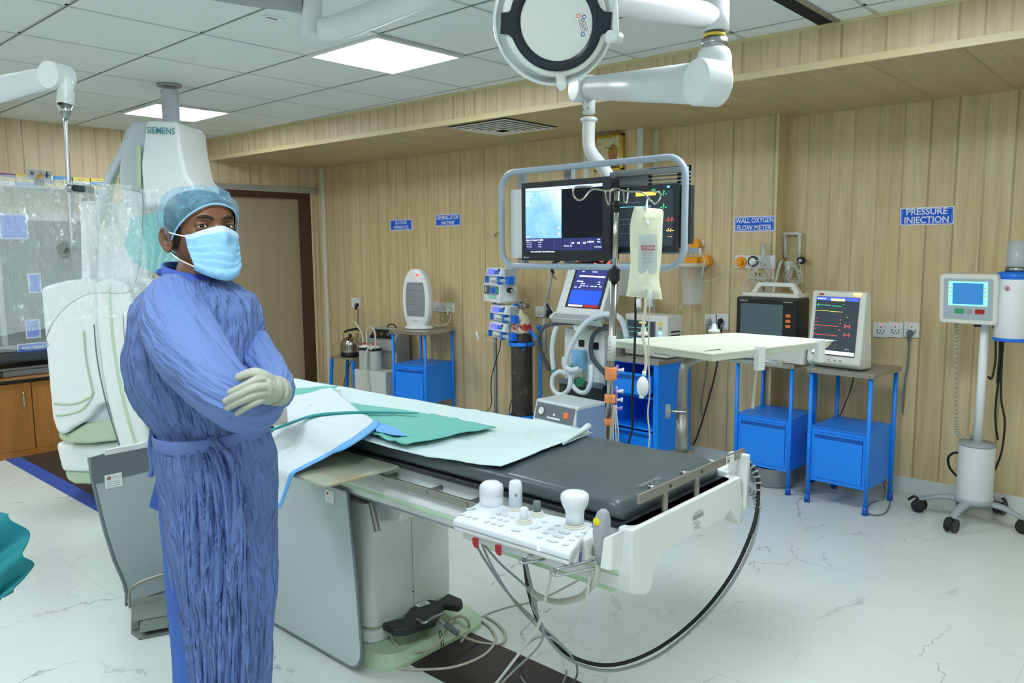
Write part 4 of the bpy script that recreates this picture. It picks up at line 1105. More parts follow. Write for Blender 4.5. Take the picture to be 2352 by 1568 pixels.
for a in (-.10, .03):
    m = MB(); m.use('jar_glass'); m.lathe([(.055, .41), (.06, .42), (.06, .60), (.055, .61), (.053, .60), (.056, .42), (.05, .415)], (a, -.13, 0), 20); j = m.build('jar', None, Sm)
    m = MB(); m.use('plastic_black'); m.lathe([(.062, .605), (.065, .61), (.065, .625), (.06, .63)], (a, -.13, 0), 20); m.use('jar_lid'); m.lathe([(.058, .63), (.05, .64), (.02, .65), (.001, .65)], (a, -.13, 0), 20)
    m.use('lid_red'); m.cyl((a-.02, -.13, .64), (a-.02, -.13, .675), .012, n=10); m.build('jar_lid', None, j)
m = MB(); m.use('tube_clear'); m.tube([(-.12, -.13, .67), (-.13, -.13, .75), (-.17, -.15, .83), (-.2, -.15, .86)], .009, 8); m.tube([(-.07, -.13, .67), (-.07, -.13, .78), (.0, -.15, .83), (.06, -.16, .78), (.07, -.17, .66), (.03, -.2, .62)], .009, 8)
m.tube([(.02, -.16, .66), (-.0, -.21, .6), (-.01, -.22, .4), (.03, -.22, .15), (.06, -.22, .05)], .009, 8); m.build('suction_hose', None, Sm)
m = MB(); m.use('plastic_black'); m.tube([(-.02, .1, .80), (-.0, .1, .825), (.06, .1, .83), (.09, .1, .80)], .007, 6); m.build('carry_handle', None, Sm)

def cablew(label, pts, r=.004, m='plastic_black', name='cable', group=None):
    return cable(label, pts, r, m, name, group)
cablew('black kettle cord hanging from its plug behind the stool', [(822, 712, YL-.05), (822, 745, YL-.05), (820, 775, 4.80), (806, 830, 4.81), (790, 880, 4.83), (800, 902, 4.82), (815, 905, 4.80)], name='cord')
cablew('white heater cord running from the socket down to the trolley top', [(1034, 722, YL-.04), (1034, 733, YL-.05), (1024, 745, 4.74), (1000, 748, 4.72), (975, 746, 4.70)], .004, 'plastic_white', name='cord')
# ================================================================ syringe pump stand
mat('pump_white', 'e2e9f0', .3); mat('pump_blue', '1a6fe0', .35); mat('pump_lcd', '6f74d8', .3, emit=.5); mat('pump_grey', 'a7b4bb', .4); mat('pump_green', '3f9a6b', .4); mat('pump_mint', '8fe0c4', .4)
mat('clear_plastic', 'e4eef0', .08, alpha=.35); mat('syringe', 'cdd8da', .15, alpha=.6)
pb = PZ(1170, 978, 0)
ps = (-4.33, 4.62)
st = thing('pump_stand', 'grey floor stand pole holding the syringe pumps', 'stand', (ps[0], ps[1], 0))
m = MB(); m.use('steel'); m.cyl((0, 0, .05), (0, 0, 1.36), .0155, n=16); m.build('pole', None, st)
for k in range(5):
    a = R(72*k+20); m = MB(); m.use('mach_grey'); m.tube([(0, 0, .09), (.15*math.cos(a), .15*math.sin(a), .08), (.27*math.cos(a), .27*math.sin(a), .06)], .013, 8); l = m.build('leg', None, st)
    m = MB(); m.use('plastic_black'); m.cyl((.27*math.cos(a), .27*math.sin(a)-.012, .028), (.27*math.cos(a), .27*math.sin(a)+.012, .028), .027, n=14); m.build('caster', None, l)
def pump(px, py, label, alt=False):
    c = PY(px, py, ps[1]-.05)
    P_ = thing('syringe_pump', label, 'pump', (c.x, c.y, c.z), R(-18), 'syringe pumps stacked on the pole')
    if alt:
        m = MB(); m.use('pump_white'); m.prism(rrect(.27, .15, .015, 4, 0, .075), -.06, .10, 'y'); m.build('body', None, P_, bevel=.006)
        m = MB(); m.use('mach_grey'); m.prism(rrect(.2, .075, .006, 3, -.015, .098), -.064, -.06, 'y'); m.use('screen_off'); m.prism(rrect(.10, .06, .004, 3, -.06, .098), -.066, -.064, 'y'); m.use('pump_blue'); m.prism(rrect(.07, .05, .004, 3, .04, .098), -.066, -.064, 'y'); m.use('print_white'); m.box(-.09, -.075, -.0665, -.066, .08, .12); m.build('display', None, P_)
        m = MB(); m.use('pump_mint'); m.prism(rrect(.11, .02, .004, 3, .02, .045), -.066, -.06, 'y'); m.use('pump_green'); m.prism([(.085, .07), (.12, .07), (.12, .13), (.085, .13)], -.066, -.058, 'y'); m.build('door_latch', None, P_)
        m = MB(); m.use('plastic_black'); m.cyl((.13, .02, .10), (.18, .02, .10), .02); m.use('mach_grey'); m.cyl((.18, .02, .10), (.25, .0, .095), .012, .016); m.build('pole_clamp', None, P_)
        return P_
    m = MB(); m.use('pump_white'); m.prism([(-.05, .06), (-.075, .065), (-.06, .13), (-.03, .135), (.07, .13), (.07, 0), (-.035, 0), (-.04, .05)], -.135, .125, 'x'); b = m.build('body', None, P_, bevel=.005)
    m = MB(); m.use('pump_grey'); m.box(.125, .13, -.04, .07, .01, .125); m.build('end_cap', None, P_)
    M = Matrix(((1, 0, 0, -.02), (0, .21, -.978, -.0715), (0, .978, .21, .098), (0, 0, 0, 1)))
    m = MB(); m.use('pump_lcd'); m.prism(rrect(.105, .042, .003, 2, -.025, 0), 0, .003, M=M); m.use('pump_blue')
    for a in range(4):
        for bq in range(2): m.prism(rrect(.016, .013, .004, 3, .045+a*.019, .008-bq*.017), 0, .003, M=M)
    m.use('plastic_black'); m.prism(rrect(.02, .012, .002, 2, .105, .018), 0, .0035, M=M); m.text('1', .012, M, x=-.098, z=.002); m.build('display', None, P_)
    m = MB(); m.use('syringe'); m.cyl((-.04, -.06, .03), (.2, -.06, .03), .015, n=14); m.use('steel'); m.cyl((.1, -.055, .055), (.21, -.055, .055), .004, n=8); m.build('syringe', None, P_)
    m = MB(); m.use('pump_blue'); m.box(.20, .255, -.08, -.03, .005, .068); m.build('pusher', None, P_, bevel=.006)
    for n_, q_ in (('flange_clip', (.075, .095, -.08, -.045, .0, .065)), ('left_clip', (-.15, -.135, -.07, -.04, .01, .06)), ('top_latch', (.105, .125, -.0, .04, .13, .15))):
        m = MB(); m.use('pump_blue'); m.box(*q_); m.build(n_, None, P_, bevel=.004)
    m = MB(); m.use('plastic_white'); m.box(-.045, .03, -.078, -.055, .03, .055); m.build('barrel_clamp', None, P_, bevel=.003)
    return P_
pump(1152, 652, 'topmost blue and white syringe pump on the pole')
pump(1144, 693, 'pale infusion pump with green door, second from the top of the pump stack', True)
pump(1163, 738, 'blue and white syringe pump, third from the top, below the green-door pump')
pump(1159, 777, 'lowest blue and white syringe pump on the pole')
for k, pts in enumerate(([(1150, 775, 4.55), (1148, 800, 4.55), (1130, 860, 4.6), (1128, 900, 4.62), (1128, 930, 4.66), (1108, 958, 4.75), (1085, 980, 4.84)], [(1203, 768, 4.5), (1200, 810, 4.5), (1188, 880, 4.55), (1172, 930, 4.62), (1168, 975, 4.7)], [(1211, 766, 4.5), (1208, 830, 4.5), (1200, 880, 4.52), (1196, 930, 4.58), (1172, 970, 4.65)])):
    cablew(('black pump cord swinging left of the stand to the skirting', 'black pump cord hanging from the lowest pump, left of the gas cylinder', 'black pump cord hanging in front of the gas cylinder')[k], pts, .0038, name='cord')
m = WB(); m.use('tube_clear')
m.tube([PY(x, y, 4.5) for x, y in ((1112, 668), (1103, 680), (1108, 710), (1118, 740), (1119, 760), (1116, 772))], .0018, 6)
m.use('pump_green'); p = PY(1117, 770, 4.5); m.ball(p, (.008, .008, .014)); m.use('plastic_white'); p = PY(1098, 772, 4.5); m.cyl(PY(1094, 762, 4.5), PY(1100, 782, 4.5), .009, n=10); m.use('tube_clear'); m.tube([PY(x, y, 4.5) for x, y in ((1100, 782), (1112, 788), (1118, 780), (1140, 786), (1144, 800))], .0018, 6)
tag(m.build('infusion_line'), 'thin clear infusion line with small connectors hanging left of the pumps', 'tubing')

# gas cylinder in its blue trolley -----------------------------------------------------
cyb = (-3.98, 4.55)
cy_ = thing('gas_cylinder', 'tall dark worn gas cylinder with cream and red neck behind the pump stand', 'cylinder', (cyb[0], cyb[1], .02))
t = NT('cylinder_paint'); sp = t.n('ShaderNodeSeparateXYZ'); t.l(t.tc.outputs['Object'], sp.inputs[0])
nz = t.noise(t.map(scale=(1, 1, 1)), 14, 6, .7)
zz_ = t.math('ADD', sp.outputs[2], t.math('MULTIPLY', nz, .06))
c = t.mix(t.math('GREATER_THAN', zz_, .90), '3a342f', 'cfc6a8'); c = t.mix(t.math('MULTIPLY', t.math('GREATER_THAN', nz, .57), .6), c, '6e6052')
nr = t.noise(t.map(loc=(2, 5, 1)), 11, 4, .6)
rm = t.math('MULTIPLY', t.math('GREATER_THAN', nr, .52), t.math('LESS_THAN', t.math('ABSOLUTE', t.math('SUBTRACT', sp.outputs[2], .92)), .035))
c = t.mix(rm, c, 'b03038')
t.l(c, t.b.inputs['Base Color']); t.b.inputs['Roughness'].default_value = .6
m = MB(); m.use('cylinder_paint'); m.lathe([(.06, 0), (.083, .015), (.084, .8), (.082, .88), (.07, .96), (.045, 1.0), (.02, 1.02), (.018, 1.05)], n=28); m.build('tank', None, cy_)

m = MB(); m.use('steel'); m.cyl((0, 0, 1.04), (0, 0, 1.10), .015); m.cyl((-.03, 0, 1.07), (.05, -.02, 1.075), .011); m.cyl((.05, -.05, 1.08), (.05, .02, 1.08), .02); m.cyl((-.012, 0, 1.1), (-.012, 0, 1.13), .013); m.build('valve', None, cy_)
ct = thing('cylinder_trolley', 'blue steel cart frame with bands around the gas cylinder', 'cart', (cyb[0], cyb[1], 0))
m = MB(); m.use('blue_paint'); m.box(-.11, .11, -.11, .13, .005, .018); m.build('foot_plate', None, ct)
for z in (.22, .80):
    m = MB(); m.use('blue_paint'); m.tube([(.1*math.cos(R(a)), .1*math.sin(R(a)), z) for a in range(0, 360, 30)], .014, 6, closed=True, flat=(.5, 1.3)); m.build('band', None, ct)
for sx in (-1, 1):
    m = MB(); m.use('blue_paint'); m.tube([(sx*.11, .09, .02), (sx*.11, .09, .86), (sx*.11, .07, .92)], .013, 8); m.build('side_post', None, ct)
    m = MB(); m.use('blue_paint'); m.cyl((sx*.10, -.02, .22), (sx*.13, -.22, .02), .009, n=8); m.build('strut', None, ct)
for a_, b_ in (((1150, 766), (1204, 803)), ((1212, 755), (1244, 790))):
    m = WB(); m.use('blue_paint'); m.cyl(PY(a_[0], a_[1], 4.56), PY(b_[0], b_[1], 4.50), .013, n=8); m.build('push_bar', None, ct)

# ventilator ---------------------------------------------------------------------------
mat('vent_body', 'd3dad8', .35); mat('vent_screen', '2a2f62', .15, emit=.9); mat('vent_blue', '1c3fd8', .2, emit=1.2); mat('vent_hi', 'aeb4ff', .3, emit=1.0); mat('hose_white', 'd6e4ea', .3, bump=.9, bscale=1, alpha=.92); mat('hose_grey', '4a5158', .45)
mat('vent_red', '8a1a24', .3, emit=.6); mat('vent_alarm', 'e04a3a', .3, emit=.8)
t = NT('corrugated_hose'); wv = t.n('ShaderNodeTexWave'); wv.inputs['Scale'].default_value = 60; t.l(t.map(), wv.inputs['Vector']); t.l(t.mix(wv.outputs['Fac'], 'c6d6de', 'e2edf2'), t.b.inputs['Base Color']); t.b.inputs['Roughness'].default_value = .3; t.bump(wv.outputs['Fac'], .4, .002); t.b.inputs['Alpha'].default_value = .93
ve = thing('ventilator', 'ventilator on a black cart with tilted blue touch screen and looped white hoses', 'ventilator', (-3.17, 4.52, 0), R(-6))
VB = lambda px, py, y: PY(px, py, y)
m = WB(); x0v, x1v = VB(1295, 800, 4.45).x, VB(1388, 800, 4.45).x; zb_, zt_ = VB(1340, 905, 4.45).z, VB(1340, 755, 4.45).z
m.use('vent_body'); m.box(x0v, x1v, 4.45, 4.78, zb_+.08, zt_); m.build('body', None, ve, bevel=.012)
m = WB(); m.use('black_soft'); m.box(x0v-.03, x1v-.0, 4.43, 4.80, zb_-.08, zb_+.08); m.use('lead_band'); m.box(x0v-.02, x1v+.0, 4.42, 4.45, zb_+.06, zb_+.1); m.build('shelf_unit', None, ve, bevel=.006)
m = WB(); m.use('black_soft'); m.box((x0v+x1v)/2-.05, (x0v+x1v)/2+.05, 4.55, 4.65, .08, zb_-.07); m.build('column', None, ve)
for sx in (-1, 1):
    for sy in (-1, 1):
        xx, yy = (x0v+x1v)/2+sx*.2, 4.6+sy*.18
        m = WB(); m.use('black_soft'); m.tube([((x0v+x1v)/2, 4.6, .1), (xx, yy, .07)], .018, 8, sub=1); l = m.build('leg', None, ve); m = WB(); m.use('plastic_black'); m.cyl((xx-.012, yy, .035), (xx+.012, yy, .035), .034, n=14); m.build('caster', None, l)
# details on the body front
m = WB(); M = frame((x0v, 4.449, zb_), (1, 0, 0)); W_ = x1v-x0v; 
m.use('box_pale' if 'box_pale' in MT else mat('box_pale', '7fb4dc', .3)); m.prism(rrect(.10, .15, .012, 3, W_*.45, .25), 0, .05, M=M); m.use('plastic_black'); m.prism(rrect(.05, .05, .004, 3, W_*.45, .37), 0, .004, M=M); m.prism(rrect(.05, .05, .004, 3, W_*.8, .36), 0, .004, M=M)
m.use('tube_clear'); m.cyl(M @ Vector((W_*.42, .10, .03)), M @ Vector((W_*.42, .17, .03)), .05, .03, n=16); m.use('pump_green'); m.cyl(M @ Vector((W_*.5, .1, .06)), M @ Vector((W_*.56, .1, .07)), .035, n=16); m.cyl(M @ Vector((W_*.25, .19, .02)), M @ Vector((W_*.34, .19, .05)), .022, n=12); m.build('filter_unit', None, ve)
# grab rail
m = WB(); m.use('hose_grey'); m.tube([VB(*q) for q in ((1262, 850, 4.5), (1240, 800, 4.45), (1240, 765, 4.4), (1262, 745, 4.38), (1330, 742, 4.38), (1400, 752, 4.4), (1378, 757, 4.4), (1361, 775, 4.4), (1360, 820, 4.42), (1395, 862, 4.44))], .016, 10); m.build('grab_rail', None, ve)
# screen unit
bl, br, tr_, tl = VB(1276, 716, 4.36), VB(1382, 724, 4.36), VB(1418, 596, 4.50), VB(1313, 592, 4.50)
cenb = (bl+br)/2; ex = (br-bl).normalized(); ez = ((tl+tr_)/2-cenb); Hs = ez.length; ez.normalize(); ez = (ez-ex*ez.dot(ex)*.0)
no = ex.cross(ez).normalized()
def SQ(u, v, w=0): return bl.lerp(br, u).lerp(tl.lerp(tr_, u), v)+no*w
def squad(mb, u0, u1, v0, v1, w):
    mb.add([SQ(u0, v0, w), SQ(u1, v0, w), SQ(u1, v1, w), SQ(u0, v1, w)], [(0, 1, 2, 3)])
m = WB(); m.use('vent_body'); c8 = [SQ(0, 0, -.06), SQ(1, 0, -.06), SQ(1, 1, -.06), SQ(0, 1, -.06), SQ(0, 0, 0), SQ(1, 0, 0), SQ(1, 1, 0), SQ(0, 1, 0)]
m.add(c8, [(3, 2, 1, 0), (4, 5, 6, 7), (0, 1, 5, 4), (1, 2, 6, 5), (2, 3, 7, 6), (3, 0, 4, 7)]); vs_ = m.build('screen_housing', None, ve, bevel=.006)
m = WB(); m.use('plastic_black'); squad(m, .17, .93, .1, .98, .001); m.use('vent_screen'); squad(m, .22, .88, .14, .9, .002); m.use('vent_blue'); squad(m, .22, .88, .17, .42, .003); m.use('vent_alarm'); squad(m, .22, .88, .9, .97, .003); m.use('vent_red'); squad(m, .58, .88, .115, .165, .0035)
m.use('vent_hi'); squad(m, .24, .55, .12, .155, .004); squad(m, .3, .86, .66, .69, .003)
rnd = random.Random(5)
for k in range(26): u = .26+rnd.random()*.55; v = rnd.choice((.46, .49, .53, .57, .75, .8)); squad(m, u, u+.05, v, v+.018, .0035)
m.build('touch_screen', None, vs_)
m = WB(); m.use('vent_body'); m.add([SQ(-.06, -.13, .03), SQ(1.0, -.13, .03), SQ(1.0, -.0, .015), SQ(-.0, -.0, .015), SQ(-.06, -.18, -.04), SQ(1, -.18, -.04), SQ(1, -.05, -.06), SQ(0, -.05, -.06)], [(0, 1, 2, 3), (7, 6, 5, 4), (4, 5, 1, 0), (5, 6, 2, 1), (6, 7, 3, 2), (7, 4, 0, 3)]); m.use('mach_grey'); m.add([SQ(.0, -.12, .031), SQ(.98, -.12, .031), SQ(.98, -.03, .02), SQ(.03, -.03, .02)], [(0, 1, 2, 3)]); m.build('key_shelf', None, vs_, bevel=.002)
m = WB(); m.use('vent_body'); c = SQ(.75, 0, -.12); m.prism(rrect(.16, .3, .03, 5), -.14, -.06, M=frame(SQ(.8, .35, -.0), ex, ez)); m.tube([SQ(.5, -.2, -.04), ((x0v+x1v)/2, 4.55, zt_+.0)], .04, 10, sub=1); m.build('neck', None, ve)
m = WB(); m.use('vent_body'); q = VB(1402, 640, 4.6); m.box(q.x-.07, q.x+.07, 4.6, 4.75, q.z-.12, q.z+.12); m.use('lead_band'); m.box(q.x-.06, q.x+.06, 4.597, 4.6, q.z-.02, q.z+.11); m.use('btn_yellow'); m.box(q.x-.045, q.x-.02, 4.594, 4.597, q.z+.03, q.z+.045); m.build('side_module', None, ve, bevel=.008)
H1 = [(1300, 738, 4.42), (1283, 745, 4.4), (1272, 770, 4.38), (1268, 810, 4.38), (1272, 850, 4.38)]
for nm, pts, r_ in (('breathing_hose', H1, .019),
    ('breathing_hose', [(1440, 775, 4.40), (1428, 735, 4.36), (1405, 722, 4.33), (1375, 724, 4.31), (1345, 742, 4.3), (1322, 775, 4.3), (1303, 815, 4.3), (1300, 840, 4.3), (1312, 850, 4.3), (1330, 846, 4.33)], .02),
    ('breathing_hose', [(1296, 820, 4.36), (1296, 840, 4.34), (1310, 865, 4.32), (1305, 895, 4.3), (1286, 906, 4.3), (1270, 892, 4.3), (1270, 866, 4.3), (1285, 853, 4.31), (1300, 858, 4.33)], .017),
    ('breathing_hose', [(1337, 850, 4.36), (1318, 858, 4.34), (1313, 880, 4.33), (1330, 900, 4.32), (1348, 898, 4.32), (1358, 870, 4.33), (1358, 838, 4.36)], .017)):
    m = WB(); m.use('corrugated_hose'); m.tube([VB(*q) for q in pts], r_, 12); m.build(nm, None, ve)
m = WB(); m.use('pump_green'); m.cyl(VB(1436, 768, 4.4), VB(1438, 786, 4.42), .025, .018, n=12); m.use('drape_teal'); m.cyl(VB(1272, 848, 4.38), VB(1274, 860, 4.38), .02, n=12); m.build('hose_cuff', None, ve)
# support arm left of the ventilator
m = WB(); m.use('plastic_grey'); m.cyl(VB(1250, 730, 4.6), VB(1256, 692, 4.6), .012); m.cyl(VB(1256, 688, 4.6), VB(1270, 620, 4.66), .011); m.ball(VB(1255, 700, 4.6), .024); m.use('plastic_black'); m.cyl(VB(1255, 698, 4.59), VB(1268, 720, 4.58), .01, n=10); m.tube([VB(*q) for q in ((1268, 625, 4.65), (1268, 605, 4.6), (1275, 600, 4.6), (1268, 625, 4.6), (1278, 642, 4.6))], .004, 6)
m.use('plastic_grey'); m.cyl(VB(1250, 730, 4.6), VB(1252, 812, 4.62), .013); m.build('support_arm', None, ve)

# compressor ----------------------------------------------------------------------------
mat('comp_white', 'd0dcde', .4); mat('comp_blue', '8ea6c8', .4)
cp = thing('air_compressor', 'pale box shaped compressor with pressure gauge and red switch below the ventilator', 'compressor', (-3.16, 4.10, 0), R(-7))
m = MB(); m.use('comp_white'); m.prism([(-.16, .06), (-.16, .38), (-.12, .52), (.14, .52), (.14, .06)], -.2, .2, 'x'); m.build('cabinet', None, cp, bevel=.008)
m = MB(); m.use('comp_blue'); m.box(.2, .203, -.14, .13, .08, .5); m.build('side_panel', None, cp)
M = Matrix(((1, 0, 0, 0), (0, .275, -.9615, -.14), (0, .9615, .275, .45), (0, 0, 0, 1)))
m = MB(); m.use('lead_band'); m.prism(rrect(.36, .11, .006), 0, .004, M=M); m.use('print_white'); m.prism(rrect(.12, .012, .001, 2, 0, -.035), .004, .005, M=M); m.prism(rrect(.02, .016, .006, 3, 0, -.01), .004, .005, M=M); m.build('front_panel', None, cp)
m = MB(); m.use('steel'); m.cyl((-.12, .0, .004), (-.12, .0, .012), .03, n=20, M=M); m.use('print_white'); m.cyl((-.12, 0, .012), (-.12, 0, .013), .024, n=20, M=M); m.use('print_black'); m.box(-.121, -.119, 0, .018, .013, .0135, M=M); m.build('pressure_gauge', None, cp)
m = MB(); m.use('red_lamp'); m.prism(rrect(.025, .034, .003, 2, .11, 0), .004, .012, M=M); m.build('power_switch', None, cp)
for sx in (-1, 1):
    for sy in (-1, 1): m = MB(); m.use('plastic_black'); m.cyl((sx*.16, sy*.12, 0), (sx*.16, sy*.12, .06), .02, n=10); m.build('foot', None, cp)

# blue cabinet with drawer ----------------------------------------------------------------
bc = thing('blue_cabinet', 'blue steel cabinet with open drawer and open shelf behind the drip stand', 'cabinet', (-2.872, 4.66, 0), R(-4))
w_, d_, z_ = .40, .39, .79
m = MB(); m.use('blue_paint')
for q in ((-w_/2, -w_/2+.02, -d_/2, d_/2, .02, z_-.02), (w_/2-.04, w_/2, -d_/2, d_/2, .02, z_-.02), (-w_/2+.02, w_/2-.04, d_/2-.02, d_/2, .02, z_-.02)): m.box(*q)
for z in (.02, .30, .52, z_-.04): m.box(-w_/2+.02, w_/2-.04, -d_/2+.004, d_/2-.02, z, z+.015)
m.build('body', None, bc, bevel=.002)
m = MB(); m.use('inox_top'); m.box(-w_/2-.01, w_/2+.01, -d_/2-.01, d_/2+.01, z_-.004, z_); m.box(-w_/2-.01, w_/2+.01, -d_/2-.01, -d_/2-.006, z_-.03, z_-.003); m.box(w_/2+.006, w_/2+.01, -d_/2-.006, d_/2+.006, z_-.03, z_-.003); m.build('top', None, bc)
m = MB(); m.use('blue_paint'); m.box(-w_/2+.03, w_/2-.05, -d_/2-.07, -d_/2-.055, .555, .70); m.box(-w_/2+.035, w_/2-.055, -d_/2-.055, d_/2-.03, .56, .565); m.box(w_/2-.06, w_/2-.055, -d_/2-.055, d_/2-.03, .56, .68); m.use('blue_dark'); m.box(-w_/2+.04, w_/2-.06, -d_/2-.0712, -d_/2-.07, .655, .685); m.build('drawer', None, bc, bevel=.001)
m = MB(); m.use('blue_paint'); m.box(-w_/2+.025, w_/2-.045, -d_/2-.004, -d_/2+.006, .03, .29); m.use('blue_dark'); m.box(-w_/2+.035, w_/2-.06, -d_/2-.0052, -d_/2-.004, .25, .275); m.build('door', None, bc, bevel=.001)
# small patient monitor on the cabinet
mat('monitor_cream', 'd8d9d2', .4); mat('screen_glow', '4a5764', .2, emit=.35); mat('trace_green', '3fe08a', .4, emit=1.5); mat('trace_yellow', 'f2e640', .4, emit=1.3); mat('trace_red', 'ff4a4a', .4, emit=1.4); mat('trace_white', 'e8f4ff', .4, emit=1.5); mat('trace_cyan', '6fd8e8', .4, emit=1.2); mat('screen_dark', '39444e', .15, emit=.25); mat('title_blue', '3a50c8', .3, emit=1.0)
pm = thing('patient_monitor', 'cream patient monitor with side buttons on the blue cabinet behind the drip bag', 'monitor', (-2.855, 4.66, .792), R(-8))
m = MB(); m.use('monitor_cream'); m.box(-.19, .19, -.09, .08, .0, .29); b = m.build('housing', None, pm, bevel=.014)
M = frame((0, -.0905, .145), (1, 0, 0))
m = MB(); m.use('plastic_grey'); m.prism(rrect(.26, .2, .004, 2, -.035, .005), 0, .002, M=M); m.use('screen_dark'); m.prism(rrect(.245, .18, .002, 2, -.035, .01), .002, .003, M=M)
m.use('trace_green'); m.text('-?-', .018, M, x=.02, y=.06, z=.004); m.text('-?-', .018, M, x=.02, y=.03, z=.004); m.use('trace_red'); m.text('-?-?-', .014, M, x=.04, y=-.01, z=.004); m.use('trace_yellow'); m.quad(M, -.05, .01, .085, .095, .004); m.use('trace_white'); m.text('-?-', .01, M, x=.04, y=-.05, z=.004)
m.use('trace_cyan')
for y in (.05, .02, -.02, -.05): m.quad(M, -.15, -.02, y, y+.0015, .004)
m.build('screen', None, pm)
m = MB()
for k in range(6): m.use('btn_yellow' if k == 0 else 'trace_cyan' if k > 1 else 'pump_grey'); m.prism(rrect(.026, .022, .003, 2, .135, .09-k*.032), 0, .004, M=M)
m.build('side_buttons', None, pm)
m = MB(); m.use('plastic_black')
for k in range(6): m.box(.186, .192, -.05, .05, .05+k*.025, .06+k*.025)
m.build('side_vents', None, pm)
# monitor with handle on the middle trolley
sm = thing('transport_monitor', 'black fronted monitor with pale carrying handle on the trolley behind the tray', 'monitor', (-1.99, 4.78, .826), R(-6))
m = MB(); m.use('suction_light'); m.box(-.2, .22, -.13, .12, .0, .13); m.build('lower_module', None, sm, bevel=.006)
m = MB(); m.use('plastic_black'); m.box(-.24, .17, -.15, .02, .13, .40); m.build('housing', None, sm, bevel=.012)
M = frame((-.035, -.151, .265), (1, 0, 0))
m = MB(); m.use('screen_off'); m.prism(rrect(.29, .19, .003, 2, -.025, .0), 0, .001, M=M); m.use('print_white'); m.text('SCHILLER', .009, M, x=-.15, y=.112, z=.001); m.text('TRUSCOPE III', .007, M, x=.15, y=.112, z=.001); m.build('screen', None, sm)
m = MB(); m.use('print_orange'); 
for k in range(3): m.prism(rrect(.032, .018, .002, 2, .155, .03-.032*k), 0, .003, M=M)
m.build('side_buttons', None, sm)
m = MB(); m.use('monitor_cream'); m.box(-.22, .16, -.12, .02, .40, .425); m.prism([(-.19, .42), (-.14, .49), (.10, .49), (.15, .42), (.11, .42), (.085, .465), (-.12, .465), (-.15, .42)], -.07, -.03, 'y'); m.build('carrying_handle', None, sm, bevel=.005)
# tall portrait monitor
bm = thing('portrait_monitor', 'tall white portrait patient monitor with coloured traces on the trolley nearest the injector', 'monitor', (-1.60, 4.70, .828), R(-10))
W2, H2 = .335, .45
m = MB(); m.use('monitor_cream'); m.prism([(-.06, 0), (-.085, .03), (-.04, H2), (.02, H2), (.06, .02), (.06, 0)], -W2/2, W2/2, 'x'); m.build('housing', None, bm, bevel=.012)
ang = math.atan2(.045, H2-.03)
M = Matrix(((1, 0, 0, 0), (0, math.sin(ang), -math.cos(ang), -.0645), (0, math.cos(ang), math.sin(ang), .235), (0, 0, 0, 1)))
m = MB(); m.use('screen_dark'); m.prism(rrect(.265, .345, .003, 2, 0, .01), 0, .003, M=M)
z = .004; Q = lambda a, b, c, d: m.quad(M, a, b, c, d, z)
m.use('title_blue'); Q(-.13, .13, .16, .18); m.use('trace_yellow'); Q(-.04, .045, .158, .172); m.use('trace_white'); m.marks(M, -.1, .17, .05, .006, .005); Q(-.13, .13, -.155, -.135)
m.use('trace_green'); Q(-.13, -.04, .13, .1315); Q(-.03, .03, .128, .1295); Q(-.118, -.1165, .12, .14); m.text('x1', .006, M, x=.04, y=.14, z=.005); m.text('-- --', .006, M, x=.055, y=.12, z=.005)
m.use('trace_yellow'); Q(-.13, -.045, .097, .0985); Q(-.04, .04, .095, .0965); m.text('--', .01, M, x=.07, y=.068, z=.005)
m.use('trace_red'); Q(-.13, .02, .01, .0115); Q(-.13, .02, -.045, -.0435); m.text('(---)', .016, M, x=.075, y=.015, z=.005, bold=.02); m.text('(---)', .016, M, x=.075, y=-.035, z=.005, bold=.02)
for yy in (.05, .03, -.01): m.text('ART', .005, M, x=-.12, y=yy, z=.005); m.text('160', .005, M, x=.03, y=yy, z=.005)
m.use('trace_cyan'); Q(-.13, .02, -.073, -.0715); m.use('trace_white'); m.text('-- / --', .01, M, x=.085, y=-.118, z=.005)
for k in range(10): m.use(('trace_yellow', 'trace_white', 'trace_red')[k % 3]); m.text('--', .006, M, x=-.1+.028*(k % 5), y=-.1-.014*(k//5), z=.005)
m.build('screen', None, bm)
m = MB(); m.use('print_red'); m.prism(rrect(.03, .01, .003, 2, -.105, .195), 0, .001, M=M); m.use('print_grey')
for a in (-.02, .015, .05): m.cyl((a, -.19, 0), (a, -.19, .002), .006, n=12, M=M)
m.use('pump_green'); m.prism(rrect(.02, .01, .002, 2, -.12, -.215), 0, .001, M=M); m.build('front_keys', None, bm)
mat('alarm_lamp', 'ffb24a', .4, emit=4)
m = MB(); m.use('alarm_lamp'); m.prism(rrect(.045, .012, .003, 2, .115, .203), -.004, .004, M=M); m.build('alarm_lamp', None, bm)
m = MB(); m.use('monitor_cream'); m.box(-W2/2-.012, -W2/2, -.04, .01, .2, .3); m.build('cable_port', None, bm, bevel=.003)
cablew('pale sensor cable from the side of the portrait monitor', [(1886, 746, 4.66), (1870, 748, 4.66), (1862, 760, 4.66), (1863, 778, 4.66)], .0035, 'plastic_white')
cablew('grey power cable falling from the rightmost socket beside the trolley', [(2088, 775, 5.12), (2085, 830, 5.12), (2078, 880, 5.14), (2073, 950, 5.14)], .005, 'lead_band')
cablew('black cable under the top of the right trolley', [(1962, 862, 4.98), (1955, 890, 4.98), (1940, 930, 4.95), (1928, 955, 4.93)], .004)
cablew('grey cable lying around the front leg of the right trolley', [(2032, 1100, 5.0), (2045, 1130, 'f'), (2040, 1170, 'f'), (2015, 1183, 'f'), (1990, 1175, 'f'), (2000, 1155, 'f'), (2030, 1145, 'f'), (2030, 1100, 5.0)], .004, 'lead_band')
